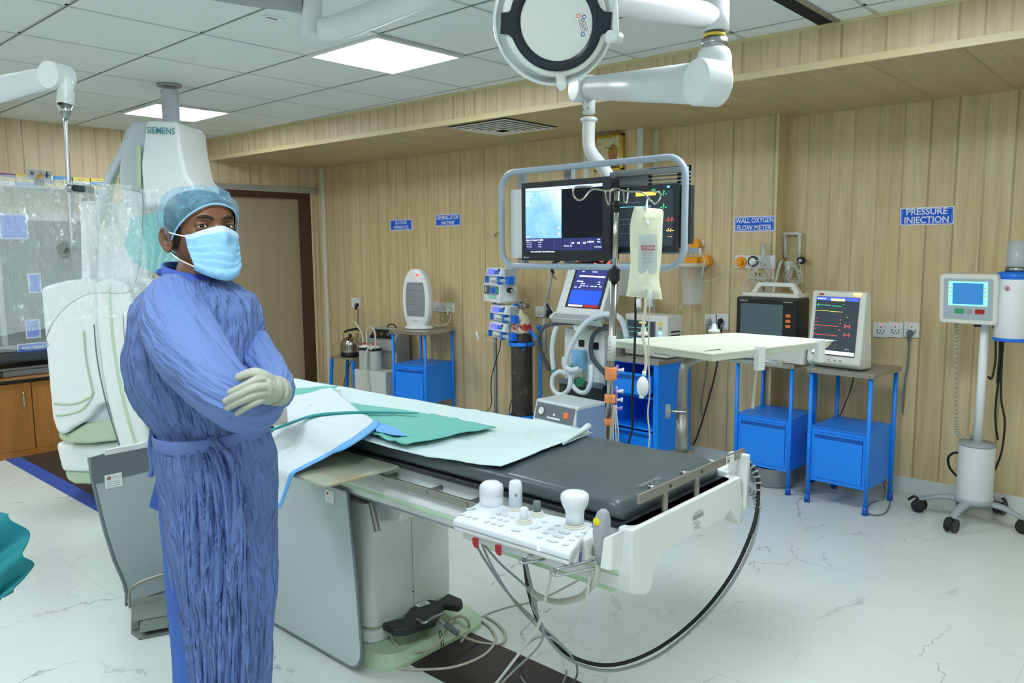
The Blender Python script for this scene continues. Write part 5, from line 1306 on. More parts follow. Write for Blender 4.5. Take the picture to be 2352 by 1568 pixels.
cablew('black cable running from the tray sockets down the wall to the floor', [(1657, 750, 4.98), (1655, 790, 4.98), (1640, 870, 4.98), (1618, 950, 4.98), (1602, 1000, 4.97), (1592, 1022, 4.96)], .006)
cablew('grey cable from the left tray socket down the wall', [(1626, 752, 4.98), (1626, 800, 4.98), (1622, 860, 4.98), (1612, 920, 4.99), (1612, 955, 4.99)], .004, 'lead_band')
# steel basin on the floor
bp = PZ(1790, 1085, 0)
m = MB(); m.use('steel'); m.lathe([(.13, 0), (.14, .01), (.145, .12), (.15, .125), (.14, .12), (.135, .015), (.12, .01), (.001, .01)], (-2.035, 4.83, 0), 32)
tag(m.build('steel_basin'), 'round stainless basin on the floor under the middle blue trolley', 'basin')

# wall gas outlet cluster ------------------------------------------------------------------
mat('outlet_orange', 'f0a01c', .35); mat('pipe_white', 'd0d3d6', .35)
w0 = PY(1690, 586, YM); w1_ = PY(1781, 617, YM)
go = thing('gas_outlet_panel', 'white wall plate with orange and black gas outlets and hanging clear tubing', 'outlet panel', ((w0.x+w1_.x)/2, YM, w1_.z))
m = WB(); m.use('socket_plate'); m.box(w0.x, w1_.x, YM-.015, YM, w1_.z, w0.z); m.build('plate', None, go, bevel=.002)
c = PY(1703, 602, YM-.015); m = WB(); m.use('outlet_orange'); m.cyl((c.x, YM-.015, c.z), (c.x, YM-.03, c.z), .038, n=24); m.cyl((c.x, YM-.03, c.z), (c.x, YM-.055, c.z), .02, n=16); m.build('orange_outlet', None, go)
c = PY(1731, 600, YM-.015); m = WB(); m.use('plastic_black'); m.cyl((c.x, YM-.015, c.z), (c.x, YM-.03, c.z), .036, n=24); m.use('print_white'); m.cyl((c.x, YM-.03, c.z), (c.x, YM-.035, c.z), .024, n=16); m.build('black_outlet', None, go)
c = PY(1758, 602, YM-.015); m = WB(); m.use('print_white'); m.cyl((c.x, YM-.015, c.z), (c.x, YM-.06, c.z), .022, n=16); m.use('syringe'); m.cyl((c.x, YM-.05, c.z+.13), (c.x, YM-.05, c.z-.02), .013, .02, n=12); m.build('flow_meter', None, go)
mat('tube_faint', 'e0e2da', .15, alpha=.5)
def tangle(label, cx, cy, y, sx, sy, n, seed, m_='tube_faint', r=.0028):
    rnd = random.Random(seed); mb = WB(); mb.use(m_); pts = []
    for k in range(n):
        a = k*2.1+rnd.random(); rr = .55+.45*rnd.random()
        pts.append(PY(cx+sx*rr*math.cos(a), cy+sy*rr*math.sin(a), y-.02-.05*rnd.random()))
    mb.tube(pts, r, 6, sub=7); return tag(mb.build('clear_tubing'), label, 'tubing')
tangle('coiled clear oxygen tubing hanging over the gas outlet plate', 1745, 625, YM-.04, 36, 28, 26, 2)
tangle('looser clear tubing hanging below the gas outlet plate', 1735, 660, YM-.03, 48, 36, 16, 4)
tangle('ball of clear tubing hanging from the white pipe bracket', 1822, 632, YR-.05, 26, 34, 34, 6, r=.003)
m = WB(); m.use('print_black'); m.tube([PY(x, y, YM-.05) for x, y in ((1734, 626), (1748, 645), (1755, 668), (1760, 672), (1760, 655), (1744, 628))], .004, 6); tag(m.build('cord'), 'short black cord loop hanging in the clear tubing', 'cord')
# white pipe bracket
m = WB(); m.use('pipe_white'); yy = YR-.03
m.tube([PY(x, y, yy) for x, y in ((1783, 537), (1833, 536), (1838, 542))], .012, 10); m.tube([PY(x, y, yy) for x, y in ((1837, 538), (1836, 594))], .012, 10, sub=1); m.tube([PY(x, y, yy) for x, y in ((1803, 538), (1804, 592))], .012, 10, sub=1); o = m.build('pipe_bracket'); tag(o, 'white bent pipe bracket on the wall right of the oxygen sign', 'pipe'); WM[o.name] = Matrix.Translation(o.location)
m = WB(); m.use('plastic_black'); c = PY(1842, 598, yy-.01); m.cyl((c.x, yy, c.z), (c.x, yy-.04, c.z), .024, n=16); m.use('print_white'); m.cyl((c.x, yy-.04, c.z), (c.x, yy-.042, c.z), .01); m.build('gauge', None, o)
m = WB(); m.use('plastic_white'); m.cyl(PY(1812, 600, yy-.03), PY(1812, 640, yy-.03), .03, .022, n=14); m.cyl(PY(1820, 655, yy-.03), PY(1821, 668, yy-.03), .018, n=12); m.build('humidifier_cup', None, o)
cable('thick white hose hanging from the bracket down to the monitor with the handle', [(1795, 598, 5.06), (1790, 612, 5.05), (1783, 640, 5.0), (1772, 690, 4.95), (1765, 706, 4.9), (1750, 725, 4.8), (1738, 755, 4.7)], .009, 'pipe_white', 'hose')
# orange suction regulator with jar beside the monitor frame
rg = PY(1608, 600, YM-.06)
sr = thing('suction_regulator', 'orange wall regulator with clear jar just right of the monitor frame', 'regulator', (rg.x, YM, rg.z-.1))
m = WB(); m.use('outlet_orange'); m.box(rg.x-.10, rg.x+.0, YM-.1, YM-.04, rg.z-.02, rg.z+.03); m.cyl((rg.x+.03, YM-.01, rg.z), (rg.x+.03, YM-.07, rg.z), .045, n=10); m.cyl((rg.x-.045, YM-.08, rg.z-.02), (rg.x-.045, YM-.08, rg.z-.13), .018, .022, n=12); m.cyl((rg.x-.05, YM-.01, rg.z+.12), (rg.x-.05, YM-.06, rg.z+.12), .04, n=14); m.build('body', None, sr, bevel=.006)
m = WB(); m.use('clear_plastic'); m.lathe([(.065, -.30), (.075, -.29), (.095, -.02), (.097, -.02)], (rg.x-.03, YM-.11, rg.z), 20); m.use('tube_clear'); m.lathe([(.094, -.04), (.1, -.03), (.1, -.015), (.094, -.01)], (rg.x-.03, YM-.11, rg.z), 20); m.build('jar', None, sr)
m = WB(); m.use('socket_plate'); c = PY(1610, 558, YM-.01); m.box(c.x-.02, c.x+.025, YM-.012, YM, c.z-.02, c.z+.02); m.build('plate', None, sr)
cable('clear suction hose dropping from the orange regulator', [(1612, 585, 4.9), (1618, 600, 4.9), (1610, 640, 4.9), (1600, 670, 4.9), (1575, 690, 4.9), (1560, 710, 4.88)], .006, 'tube_clear', 'hose')
cable('thin clear tube sagging along the wall below the orange regulator', [(1576, 625, 4.94), (1600, 643, 4.94), (1640, 642, 4.94), (1680, 615, 4.94), (1697, 604, 4.96)], .003, 'tube_clear', 'hose')
m = WB(); m.use('lead_band'); m.tube([PY(x, y, YL-.02) for x, y in ((1137, 542), (1141, 535), (1158, 534))], .003, 6); m.cyl(PY(1137, 541, YL), PY(1137, 541, YL-.03), .005, n=8); tag(m.build('wall_hook'), 'small wire hook on the wall left of the monitor frame', 'hook')

# clock ---------------------------------------------------------------------------------------
mat('clock_gold', 'c9a53a', .25, .7); mat('clock_face', 'd9d3a4', .5); mat('picture_red', 'a86a54', .6); mat('picture_ochre', 'b98a48', .6); mat('picture_brown', '6a5238', .6)
ck = PY(1403, 352, YL); cw, ch = size_at(1370, 1435, 352, YL), hgt(1403, 311, 394, YL)
cl = thing('wall_clock', 'rectangular gold framed wall clock with a small picture, partly behind the monitor boom', 'clock', (ck.x, YL, ck.z-ch/2))
M = frame((ck.x, YL-.03, ck.z), (1, 0, 0))
m = WB(); m.use('clock_gold')
for q in ((-cw/2, cw/2, ch/2-.02, ch/2), (-cw/2, cw/2, -ch/2, -ch/2+.02), (-cw/2, -cw/2+.02, -ch/2, ch/2), (cw/2-.02, cw/2, -ch/2, ch/2)): m.box(q[0], q[1], q[2], q[3], -.03, .008, M=M)
m.build('frame', None, cl, bevel=.004)
m = WB(); m.use('clock_face'); m.box(-cw/2+.01, cw/2-.01, -ch/2+.01, ch/2-.01, -.02, 0, M=M); m.use('print_black'); s_ = .018
for n_, x, y in (('12', .02, .11), ('11', -.05, .11), ('1', .06, .11), ('2', .09, .08), ('3', .09, .02), ('10', -.08, .07), ('9', -.085, .01)): m.text(n_, s_, M, x=x, y=y, z=.001)
m.use('picture_ochre'); m.add([(.04+.045*math.cos(a*PI/8), -.0+.06*math.sin(a*PI/8), .0008) for a in range(16)], [tuple(range(16))], M=M); m.use('picture_red'); m.prism([(-.01, -.08), (.09, -.08), (.06, -.01), (.02, -.01)], 0, .0014, M=M); m.use('picture_brown'); m.prism([(-.03, -.115), (.1, -.115), (.09, -.09), (-.02, -.09)], 0, .0014, M=M); m.build('dial', None, cl)
m = WB(); m.use('print_black'); m.tube([M @ Vector((.035, .02, .004)), M @ Vector((.06, .09, .004))], .0016, 4, sub=1); m.tube([M @ Vector((.035, .02, .004)), M @ Vector((-.03, .045, .004))], .0022, 4, sub=1); m.build('hands', None, cl)

# injector stand -------------------------------------------------------------------------------
ij = thing('injector_stand', 'contrast injector on a white wheeled pole with small blue screen, far right', 'injector', (-.91, 4.82, 0), 0)
bx, by = -.91, 4.82
zp = lambda px, py: PY(px, py, by).z
xp = lambda px, py: PY(px, py, by).x
m = WB(); m.use('pipe_white'); r_b = abs(xp(2285, 1070)-xp(2200, 1070))/2; cx = (xp(2285, 1070)+xp(2200, 1070))/2; bx = cx
m.lathe([(r_b*.96, .14), (r_b, .15), (r_b, zp(2245, 1022)), (r_b*.98, zp(2245, 1018))], (cx, by, 0), 36); m.use('mach_grey'); m.lathe([(r_b*1.02, .12), (r_b*1.06, .13), (r_b*1.06, .145), (r_b, .15)], (cx, by, 0), 36); z0 = zp(2245, 1018); m.lathe([(r_b*1.01, z0-.01), (r_b*1.01, z0+.005), (.001, z0+.008)], (cx, by, 0), 36); m.build('weight_drum', None, ij)
m = WB(); m.use('plastic_white'); m.cyl((cx, by, z0), (cx, by, zp(2265, 700)), .022, .022, n=18); m.build('pole', None, ij)
tips = [PZ(2112, 1148, .07), PZ(2203, 1190, .06), PZ(2352, 1195, .07), PZ(2338, 1140, .07), PZ(2180, 1095, .07)]
for tp in tips:
    m = WB(); m.use('mach_grey'); d_ = Vector((tp.x-cx, tp.y-by, 0)); L = min(max(d_.length, .24), .36 if d_.y < .1 else .28); d_ = d_.normalized()
    e = Vector((cx, by, 0))+d_*L; mid = Vector((cx, by, 0))+d_*L*.55
    m.tube([(cx, by, .125), (mid.x, mid.y, .12), (e.x, e.y, .075)], [.03, .026, .018], 10, flat=(1, .6)); l = m.build('leg', None, ij)
    m = WB(); m.use('plastic_black'); n_ = Vector((-d_.y, d_.x, 0))
    for s_ in (-1, 1): a_ = Vector((e.x, e.y, .04))+n_*(.012*s_); b_ = a_+n_*(.014*s_); m.cyl(a_, b_, .038, n=20)
    m.tube([(e.x, e.y, .075), (e.x+d_.x*.03, e.y+d_.y*.03, .085), (e.x+d_.x*.06, e.y+d_.y*.06, .06)], .008, 6); m.build('caster', None, l)
c = PY(2223, 687, by-.10)
Ms = frame((c.x, by-.10, c.z), Vector((1, -.12, 0)), (0.05, -.1, 1))
m = WB(); m.use('monitor_cream'); m.prism(rrect(.285, .27, .02), -.05, 0, M=Ms); hd = m.build('display_head', None, ij, bevel=.006)
m = WB(); m.use('pump_grey'); m.prism(rrect(.24, .22, .008), 0, .002, M=Ms); m.use('trace_cyan'); m.prism(rrect(.19, .13, .004, 2, 0, .03), .002, .003, M=Ms); m.use('title_blue'); mat('inj_lcd', '2f6fa8', .3, emit=.5); m.use('inj_lcd'); m.prism(rrect(.15, .115, .002, 2, 0, .03), .003, .004, M=Ms)
m.use('btn_yellow')
for k in range(3): m.prism(rrect(.012, .006, .001, 2, -.083, .06-.02*k), .003, .005, M=Ms); m.prism(rrect(.012, .006, .001, 2, .083, .06-.02*k), .003, .005, M=Ms)
m.use('pump_green'); m.prism(rrect(.045, .025, .003, 2, -.04, -.065), .002, .005, M=Ms); m.use('print_red'); m.prism(rrect(.045, .025, .003, 2, .06, -.065), .002, .005, M=Ms); m.use('print_grey'); m.cyl((.01, -.065, .002), (.01, -.065, .006), .011, M=Ms); m.build('screen', None, hd)
m = WB(); m.use('pipe_white'); m.cyl(PY(2250, 712, by-.03), PY(2300, 712, by-.03), .03, n=16); m.cyl(PY(2262, 700, by), PY(2262, 760, by), .026); m.use('plastic_black'); m.cyl(PY(2245, 735, by-.05), PY(2245, 750, by-.05), .018); m.use('steel'); m.cyl(PY(2288, 710, by-.03), PY(2296, 710, by-.03), .034, n=16); m.build('pivot', None, ij)
m = WB(); m.use('plastic_white'); xh = PY(2328, 700, by-.03).x; zt2, zb2 = zp(2328, 632), zp(2325, 782)
m.lathe([(.001, zb2), (.065, zb2+.005), (.082, zb2+.02), (.084, zt2-.02), (.08, zt2)], (xh, by-.03, 0), 30); m.use('pump_blue'); m.lathe([(.083, zb2+.002), (.086, zb2+.006), (.086, zb2+.016), (.083, zb2+.02)], (xh, by-.03, 0), 30); m.lathe([(.082, zt2-.02), (.086, zt2-.015), (.086, zt2+.012), (.07, zt2+.02), (.001, zt2+.02)], (xh, by-.03, 0), 30); hh = m.build('injector_head', None, ij)
m = WB(); m.use('syringe'); m.lathe([(.048, 0), (.05, .003), (.05, .15), (.047, .15), (.047, .003)], (xh+.005, by-.03, zt2+.03), 24); m.use('steel'); m.cyl((xh+.005, by-.03, zt2+.02), (xh+.005, by-.03, zt2+.045), .055); m.use('print_blue'); m.cyl((xh+.005, by-.03, zt2+.045), (xh+.005, by-.03, zt2+.07), .035, .01); m.build('syringe', None, hh)
m = WB(); M = frame((xh-.02, by-.1145, zt2-.065), (1, -.15, 0)); m.use('print_red'); m.cyl((0, 0, 0), (0, 0, .001), .012, n=16, M=M); m.use('print_white'); m.cyl((0, 0, .001), (0, 0, .0015), .008, n=16, M=M); m.use('print_black'); m.box(-.003, .003, -.005, .005, .0015, .002, M=M); m.build('warning_mark', None, hh)
m = WB(); m.use('plastic_black')
for pts in ([(2300, 785, 4.88), (2298, 850, 4.9), (2290, 900, 4.9), (2286, 960, 4.9), (2292, 1010, 4.9)], [(2304, 785, 4.88), (2300, 860, 4.9), (2300, 920, 4.9), (2308, 970, 4.9), (2300, 1040, 4.92), (2284, 1080, 4.95)], [(2278, 735, 4.9), (2286, 770, 4.88), (2286, 830, 4.9), (2278, 868, 4.9), (2270, 865, 4.92)], [(2282, 700, 4.9), (2292, 740, 4.86), (2296, 800, 4.88), (2290, 880, 4.9)]): m.tube([PY(*q) for q in pts], .006, 6)
m.build('cable_bundle', None, ij)
m = WB(); m.use('beige_cable'); base = crom([PY(*q) for q in ((2197, 735, 4.84), (2196, 800, 4.84), (2195, 900, 4.85), (2197, 980, 4.86), (2210, 1006, 4.87), (2232, 1000, 4.88), (2246, 950, 4.88), (2252, 880, 4.89), (2258, 830, 4.89))], 60)
hel = []
for i, p in enumerate(base):
    a = i*.95; hel.append(p+Vector((math.cos(a), math.sin(a), 0))*.011)
m.tube(hel, .0035, 5, sub=1); m.use('mach_grey'); m.cyl(PY(2262, 768, 4.87), PY(2262, 800, 4.87), .016, .014); m.use('plastic_black'); m.cyl(PY(2260, 800, 4.87), PY(2258, 822, 4.88), .01, .008); m.build('hand_control', None, ij)
m = WB(); m.use('plastic_black'); m.tube([PY(*q) for q in ((2206, 1040, 4.93), (2190, 1040, 4.94), (2178, 1052, 4.95), (2182, 1075, 4.97), (2200, 1095, 5.0))], .007, 8); m.build('power_cable', None, ij)
# ================================================================ monitor boom
mat('boom_white', 'dde3e6', .3); mat('boom_grey', 'aab6c0', .35); mat('frame_blue', 'a3b3c3', .35); mat('bezel', '262b33', .4); mat('bezel_side', '101214', .5)
mat('joint_yellow', 'd8c23a', .4)
bo = thing('monitor_boom', 'white ceiling boom arm with drum joint and yellow ring carrying the monitor frame', 'boom arm', (-2.02, 2.75, 1.95))
EL = Vector((-1.245, 2.372, 0)); JL = Vector((-2.03, 2.75, 2.185)); 
zt = PD(1642, 62, 2.5).z
e_t = PD(1642, 40, 2.5); e_m = PD(1645, 100, 2.5); e_b = PD(1643, 178, 2.5)
a0 = PZ(1415, -12, e_t.z+.02)
m = WB(); m.use('boom_white'); dirv = (Vector((a0.x, a0.y, 0))-Vector((e_t.x, e_t.y, 0))).normalized()
far = Vector((e_t.x, e_t.y, e_t.z+.01))+dirv*1.3
m.cyl((e_t.x, e_t.y, e_t.z), far, .042, n=24); m.cyl((e_t.x, e_t.y, e_t.z-.045), (e_t.x, e_t.y, e_t.z+.045), .045, n=24); m.cyl(far-Vector((0, 0, .05)), Vector((far.x, far.y, ZC)), .07, n=24); m.build('horizontal_arm', None, bo)
m = WB(); m.use('steel'); z1 = e_t.z-.045; m.lathe([(.03, 0), (.03, -.02), (.042, -.022), (.042, -.05), (.03, -.052)], (e_t.x, e_t.y, z1), 24); m.use('joint_yellow'); m.lathe([(.034, -.006), (.036, -.008), (.036, -.016), (.034, -.018)], (e_t.x, e_t.y, z1), 24); m.build('swivel_ring', None, bo)
z2 = z1-.05; z3 = e_b.z-.0
m = WB(); m.use('boom_white'); m.lathe([(.035, z3-.005), (.048, z3+.005), (.056, z3+.03), (.056, z2-.03), (.05, z2-.01), (.04, z2)], (e_t.x, e_t.y, 0), 28); m.build('knuckle', None, bo)
ac = PD(1625, 190, 2.5); ax = Vector((JL.x-ac.x, JL.y-ac.y, JL.z-ac.z)).normalized(); side = Vector((-ax.y, ax.x, 0)).normalized()
JLc = PY(1340, 203, 2.75)
m = WB(); m.use('boom_white'); m.cyl(ac-side*.05, ac+side*.05, .074, n=36); m.build('big_drum', None, bo, bevel=.01)
m = WB(); m.use('boom_white')
def ell(c, w_, h_): return [tuple(c+side*(w_*math.cos(2*PI*k/20))+Vector((0, 0, h_*math.sin(2*PI*k/20)))) for k in range(20)]
loft(m, [ell(ac, .05, .07), ell(ac.lerp(JLc, .5), .047, .058), ell(JLc, .04, .046)]); m.build('spring_arm', None, bo)
m = WB(); m.use('boom_white'); m.cyl(JLc-side*.048, JLc+side*.048, .058, n=32); m.build('small_drum', None, bo, bevel=.008)
m = WB(); m.use('print_grey'); m.box(-.0005, .0005, -.07, .07, 0, .001, M=frame(ac-side*.0505+Vector((.0, 0, 0)), Vector((-side.y, side.x, 0))))
m.build('seam', None, bo)
x_, y_ = JLc.x+.02, 2.75
m = WB(); m.use('boom_white')
zz1 = PY(1352, 232, 2.75).z; zz2 = PY(1352, 262, 2.75).z; zz3 = PY(1352, 276, 2.75).z
p_ = PY(1353, 250, 2.75); x_ = p_.x
m.cyl((x_, y_, JLc.z-.03), (x_, y_, zz2), .026, n=20); m.lathe([(.026, zz3-.008), (.036, zz3-.004), (.036, zz3+.006), (.027, zz3+.012)], (x_, y_, 0), 24)
m.tube([(x_, y_, zz3), PY(1352, 320, 2.75), PY(1358, 350, 2.75), PY(1385, 385, 2.75), PY(1400, 410, 2.75)], .027, 16); m.use('print_grey')
for zq in (zz1-.01, zz1-.035):
    for s_ in (-1, 1): m.cyl((x_+.012*s_, y_-.0245, zq), (x_+.012*s_, y_-.027, zq), .004, n=8)
m.build('down_tube', None, bo)

YF = 2.60
mf = bo
corn = [PY(px, py, YF) for px, py in ((1170, 409), (1592, 349), (1592, 604), (1178, 618))]
xl, xr = (corn[0].x+corn[3].x)/2, (corn[1].x+corn[2].x)/2; ztop = (corn[0].z+corn[1].z)/2; zbot = (corn[2].z+corn[3].z)/2
m = WB(); m.use('frame_blue'); pts = [(a, YF-.06, b) for a, b in rrect(xr-xl, ztop-zbot, .075, 10, (xl+xr)/2, (ztop+zbot)/2)]
m.tube(pts, .0125, 12, closed=True, sub=1); m.build('frame_ring', None, mf)
# rear rails and perforated cover plate
m = WB(); m.use('mach_grey'); zr0, zr1 = PY(1500, 405, YF+.1).z, PY(1500, 430, YF+.1).z
m.box(xl+.0, xr, YF+.05, YF+.07, PY(1500, 577, YF+.06).z-.01, PY(1500, 577, YF+.06).z+.012)
m.box(xl+.48, xr-.07, YF+.07, YF+.09, PY(1500, 400, YF+.08).z, PY(1500, 400, YF+.08).z+.02)
for x in (xl+.30, xl+.04): m.box(x, x+.035, YF+.0, YF+.03, zbot, ztop)
m.use('plastic_white'); q0 = PY(1180, 440, YF).x; q1 = PY(1200, 440, YF).x; m.box(q0, q1+.1, YF-.02, YF+.0, PY(1188, 592, YF).z, PY(1188, 436, YF).z)
m.build('rear_rails', None, mf)
m = WB(); m.use('mach_grey'); ya = YF+.09
x0a = PY(1412, 400, ya).x; x1a = PY(1586, 400, ya).x; za = PY(1586, 383, ya).z; zb2_ = PY(1586, 425, ya).z
zlo = PY(1500, 430, ya).z
m.box(x0a, x1a, ya, ya+.004, za-.012, za+.01); m.box(x0a, x0a+.16, ya, ya+.004, zlo-.06, za); m.box(x1a-.005, x1a, ya, ya+.004, zlo-.06, za)
for x in (x0a+.16, x0a+.29): m.box(x, x+.015, ya, ya+.004, zlo-.06, za)
for k in range(7): m.box(x0a+.16, x1a, ya, ya+.004, zlo-.02+k*.0145, zlo-.013+k*.0145)
m.use('black_soft'); m.box(x1a-.24, x1a+.02, ya-.03, ya-.004, PY(1560, 560, ya).z, PY(1560, 428, ya).z)
m.build('louvred_cover', None, mf)

mat('scr_bg', '161b26', .12, emit=.3); mat('scr_bar', 'a8c4ff', .3, emit=1.1); mat('scr_panel', '2a2f5c', .2, emit=.6)
# angiogram image: a soft procedural x-ray picture
t = NT('scr_xray'); v = t.map(); n1 = t.noise(v, 5, 4, .6, .4); sep = t.n('ShaderNodeSeparateXYZ'); t.l(t.tc.outputs['Object'], sep.inputs[0])
n2 = t.noise(t.map(scale=(1, 1, .5), loc=(3, 1, 0)), 14, 5, .6, 1.5)
w1 = t.math('SUBTRACT', 1, t.math('DIVIDE', t.math('ABSOLUTE', t.math('SUBTRACT', n2, .5)), .02), clamp=True)
c = t.mix(t.math('MULTIPLY', t.math('SUBTRACT', n1, .3), 2.2, clamp=True), '5f9fdc', 'a8dcfa')
g_ = t.math('ADD', t.math('MULTIPLY', sep.outputs[0], 3.4), t.math('MULTIPLY', sep.outputs[2], 3.0))
c = t.mix(t.math('MULTIPLY', t.math('SUBTRACT', g_, .35), 1.6, clamp=True), c, 'f0fbff')
c = t.mix(t.math('MULTIPLY', w1, .35), c, '4a86b8')
t.l(c, t.b.inputs['Emission Color']); t.b.inputs['Emission Strength'].default_value = .95; t.b.inputs['Base Color'].default_value = (.02, .02, .02, 1); t.b.inputs['Roughness'].default_value = .2
# big monitor
k0, k1, k2, k3 = [PY(px, py, YF-.05) for px, py in ((1197, 432), (1397, 392), (1397, 596), (1197, 601))]
X0, X1_ = k0.x, k1.x; Z0, Z1 = (k2.z+k3.z)/2, (k0.z+k1.z)/2; Wm, Hm = X1_-X0, Z1-Z0
mon = thing('display_monitor', 'large black monitor showing a blue x-ray picture, left in the hanging frame', 'monitor', ((X0+X1_)/2, YF-.05, Z0), 0)
m = MB(); m.use('bezel'); m.box(-Wm/2, Wm/2, 0, .02, 0, Hm); m.use('bezel_side'); m.box(-Wm/2+.003, Wm/2-.003, .02, .085, .004, Hm-.004); m.build('housing', None, mon, bevel=.003)
M = frame((0, -.0005, Hm/2), (1, 0, 0)); w_, h_ = Wm-.052, Hm-.062
m = MB(); m.use('scr_bg'); m.quad(M, -w_/2, w_/2, -h_/2+.012, h_/2+.006, .0004)
m.use('scr_bar'); m.quad(M, -w_/2, w_/2, h_/2-.006, h_/2+.006, .0012)
m.use('scr_panel'); m.quad(M, -w_/2, w_/2, -h_/2+.012, -h_/2+.062, .0012)
m.use('trace_white'); zq = .003; b_ = -h_/2
m.text('20-04-17-10:41:17-STD', .007, M, x=-w_/2+.002, y=b_+.055, z=zq, left=True)
m.text('Dose manually disabled - Checked Block Radiation', .006, M, x=-w_/2+.03, y=b_+.006, z=zq, w=.13, left=True)
m.text('2:38 PM', .007, M, x=w_/2-.055, y=b_+.045, z=zq); m.text('0 0 m/s   96', .006, M, x=w_/2-.17, y=b_+.03, z=zq)
for k in range(3): m.text('0.0', .008, M, x=w_/2-.145+.03*k, y=b_+.042, z=zq); m.text('77 kV  12 ms', .0035, M, x=-w_/2+.02, y=b_+.045-.009*k, z=zq); m.text('23 mGy', .0035, M, x=-w_/2+.08, y=b_+.045-.009*k, z=zq)
m.text('No', .006, M, x=w_/2-.015, y=b_+.055, z=zq); m.text('Mode', .005, M, x=w_/2-.015, y=b_+.045, z=zq); m.text('Dose Released', .004, M, x=w_/2-.018, y=b_+.025, z=zq)
m.use('title_blue')
for x in (.16, .24, .30, .345): m.quad(M, -w_/2+x, -w_/2+x+.0012, b_+.014, b_+.06, .002)
m.build('screen', None, mon)
m = MB(); m.use('scr_xray'); m.quad(M, -w_/2, -w_/2+.195, -h_/2+.063, h_/2-.007, .0015); m.use('trace_white')
for k, s_ in enumerate(('LAO 30', 'CRA 12', '15 F/s', '77 kV', '812 mA')): m.text(s_, .006, M, x=-w_/2+.003, y=h_/2-.018-k*.011, z=zq, left=True)
m.text('30', .008, M, x=-w_/2+.183, y=b_+.105, z=zq); m.text('82', .008, M, x=-w_/2+.183, y=b_+.08, z=zq); m.text('Lossy 8', .006, M, x=-w_/2+.003, y=b_+.07, z=zq, left=True); m.text('L', .006, M, x=-w_/2+.003, y=b_+.085, z=zq, left=True)
m.build('xray_picture', None, mon)
m = MB(); m.use('print_white'); m.text('EIZO', .006, M, x=-Wm/2+.035, y=-Hm/2+.013, z=.001); m.add([(-Wm/2+.015, -Hm/2+.013, .001), (-Wm/2+.019, -Hm/2+.008, .001), (-Wm/2+.023, -Hm/2+.013, .001), (-Wm/2+.019, -Hm/2+.019, .001)], [(0, 1, 2, 3)], M=M); m.build('maker_mark', None, mon)
# second monitor, set back
yb = YF+.03
k1, k2 = PY(1557, 420, yb), PY(1557, 572, yb); k3 = PY(1395, 586, yb)
X0, X1_ = PY(1405, 500, yb).x-.03, k1.x; Z0, Z1 = (k2.z+k3.z)/2, k1.z; Wm, Hm = X1_-X0, Z1-Z0
mo2 = thing('display_monitor', 'smaller dark monitor with faint traces, set back at the right of the hanging frame', 'monitor', ((X0+X1_)/2, yb, Z0), 0)
m = MB(); m.use('bezel'); m.box(-Wm/2, Wm/2, 0, .02, 0, Hm); m.use('bezel_side'); m.box(-Wm/2+.003, Wm/2-.003, .02, .05, .004, Hm-.004); m.build('housing', None, mo2, bevel=.003)
M = frame((0, -.0005, Hm/2), (1, 0, 0)); w_, h_ = Wm-.035, Hm-.045
m = MB(); m.use('screen_dark'); m.quad(M, -w_/2, w_/2, -h_/2, h_/2, .0005); m.use('trace_yellow'); m.quad(M, -.02, .07, h_/2-.018, h_/2-.004, .0015)
m.use('pump_grey')
for y, L in ((.065, .14), (.0, .1), (-.02, .1), (-.055, .1)): m.quad(M, -w_/2+.005, -w_/2+.005+L, y, y+.0015, .0015)
m.use('trace_green'); m.text('-?-', .02, M, x=.105, y=.095, z=.0015); m.text('-?-', .02, M, x=.105, y=.045, z=.0015); m.text('ECG', .006, M, x=.06, y=.11, z=.0015)
m.use('trace_red'); m.text('-?-?-', .016, M, x=.135, y=-.005, z=.0015); m.use('alarm_lamp'); m.text('-?-/--', .012, M, x=.135, y=-.045, z=.0015); m.text('-- --', .008, M, x=.135, y=-.07, z=.0015)
m.use('trace_cyan'); m.quad(M, -w_/2+.01, .05, .048, .0495, .0015); m.use('print_blue'); m.cyl((.11, h_/2+.011, .001), (.11, h_/2+.011, .002), .005, n=10, M=M); m.use('trace_cyan'); m.prism(rrect(.012, .007, .002, 2, .125, h_/2+.011), .001, .002, M=M)
m.build('screen', None, mo2)
m = WB(); m.use('print_black')
for pts in ([(1285, 598), (1272, 605), (1268, 620), (1272, 628)], [(1300, 597), (1330, 604), (1365, 600), (1385, 606), (1395, 598)], [(1340, 600), (1352, 608), (1370, 598), (1378, 612), (1390, 600)]): m.tube([PY(a, b, YF+.05) for a, b in pts], .006, 6)
m.use('print_red'); m.tube([PY(a, b, YF+.04) for a, b in ((1300, 600), (1318, 604), (1340, 599))], .004, 6); m.build('cable_bundle', None, mon)

# ================================================================ examination lamp
lc = PD(1277, 52, 2.0)
ld = thing('surgical_lamp', 'round white surgical lamp head with black ring, seen from below at the top', 'lamp', tuple(lc))
to_cam = (Vector((0, 0, CAMZ))-lc).normalized()
nrm = (to_cam+Vector((.30, .05, -.18))).normalized()
xa_ = Vector((.744, .668, 0)); xa_ = (xa_-nrm*xa_.dot(nrm)).normalized(); ya_ = nrm.cross(xa_)
rotk = R(-38); xx_ = xa_*math.cos(rotk)+ya_*math.sin(rotk); yy_ = nrm.cross(xx_)
ML = Matrix(((xx_.x, yy_.x, nrm.x, lc.x), (xx_.y, yy_.y, nrm.y, lc.y), (xx_.z, yy_.z, nrm.z, lc.z), (0, 0, 0, 1)))
mat('lamp_white', 'd3dad8', .3); mat('lamp_ring', '1c2732', .35); mat('lamp_clear', 'e6eeee', .15, alpha=.72)
k = 1.04
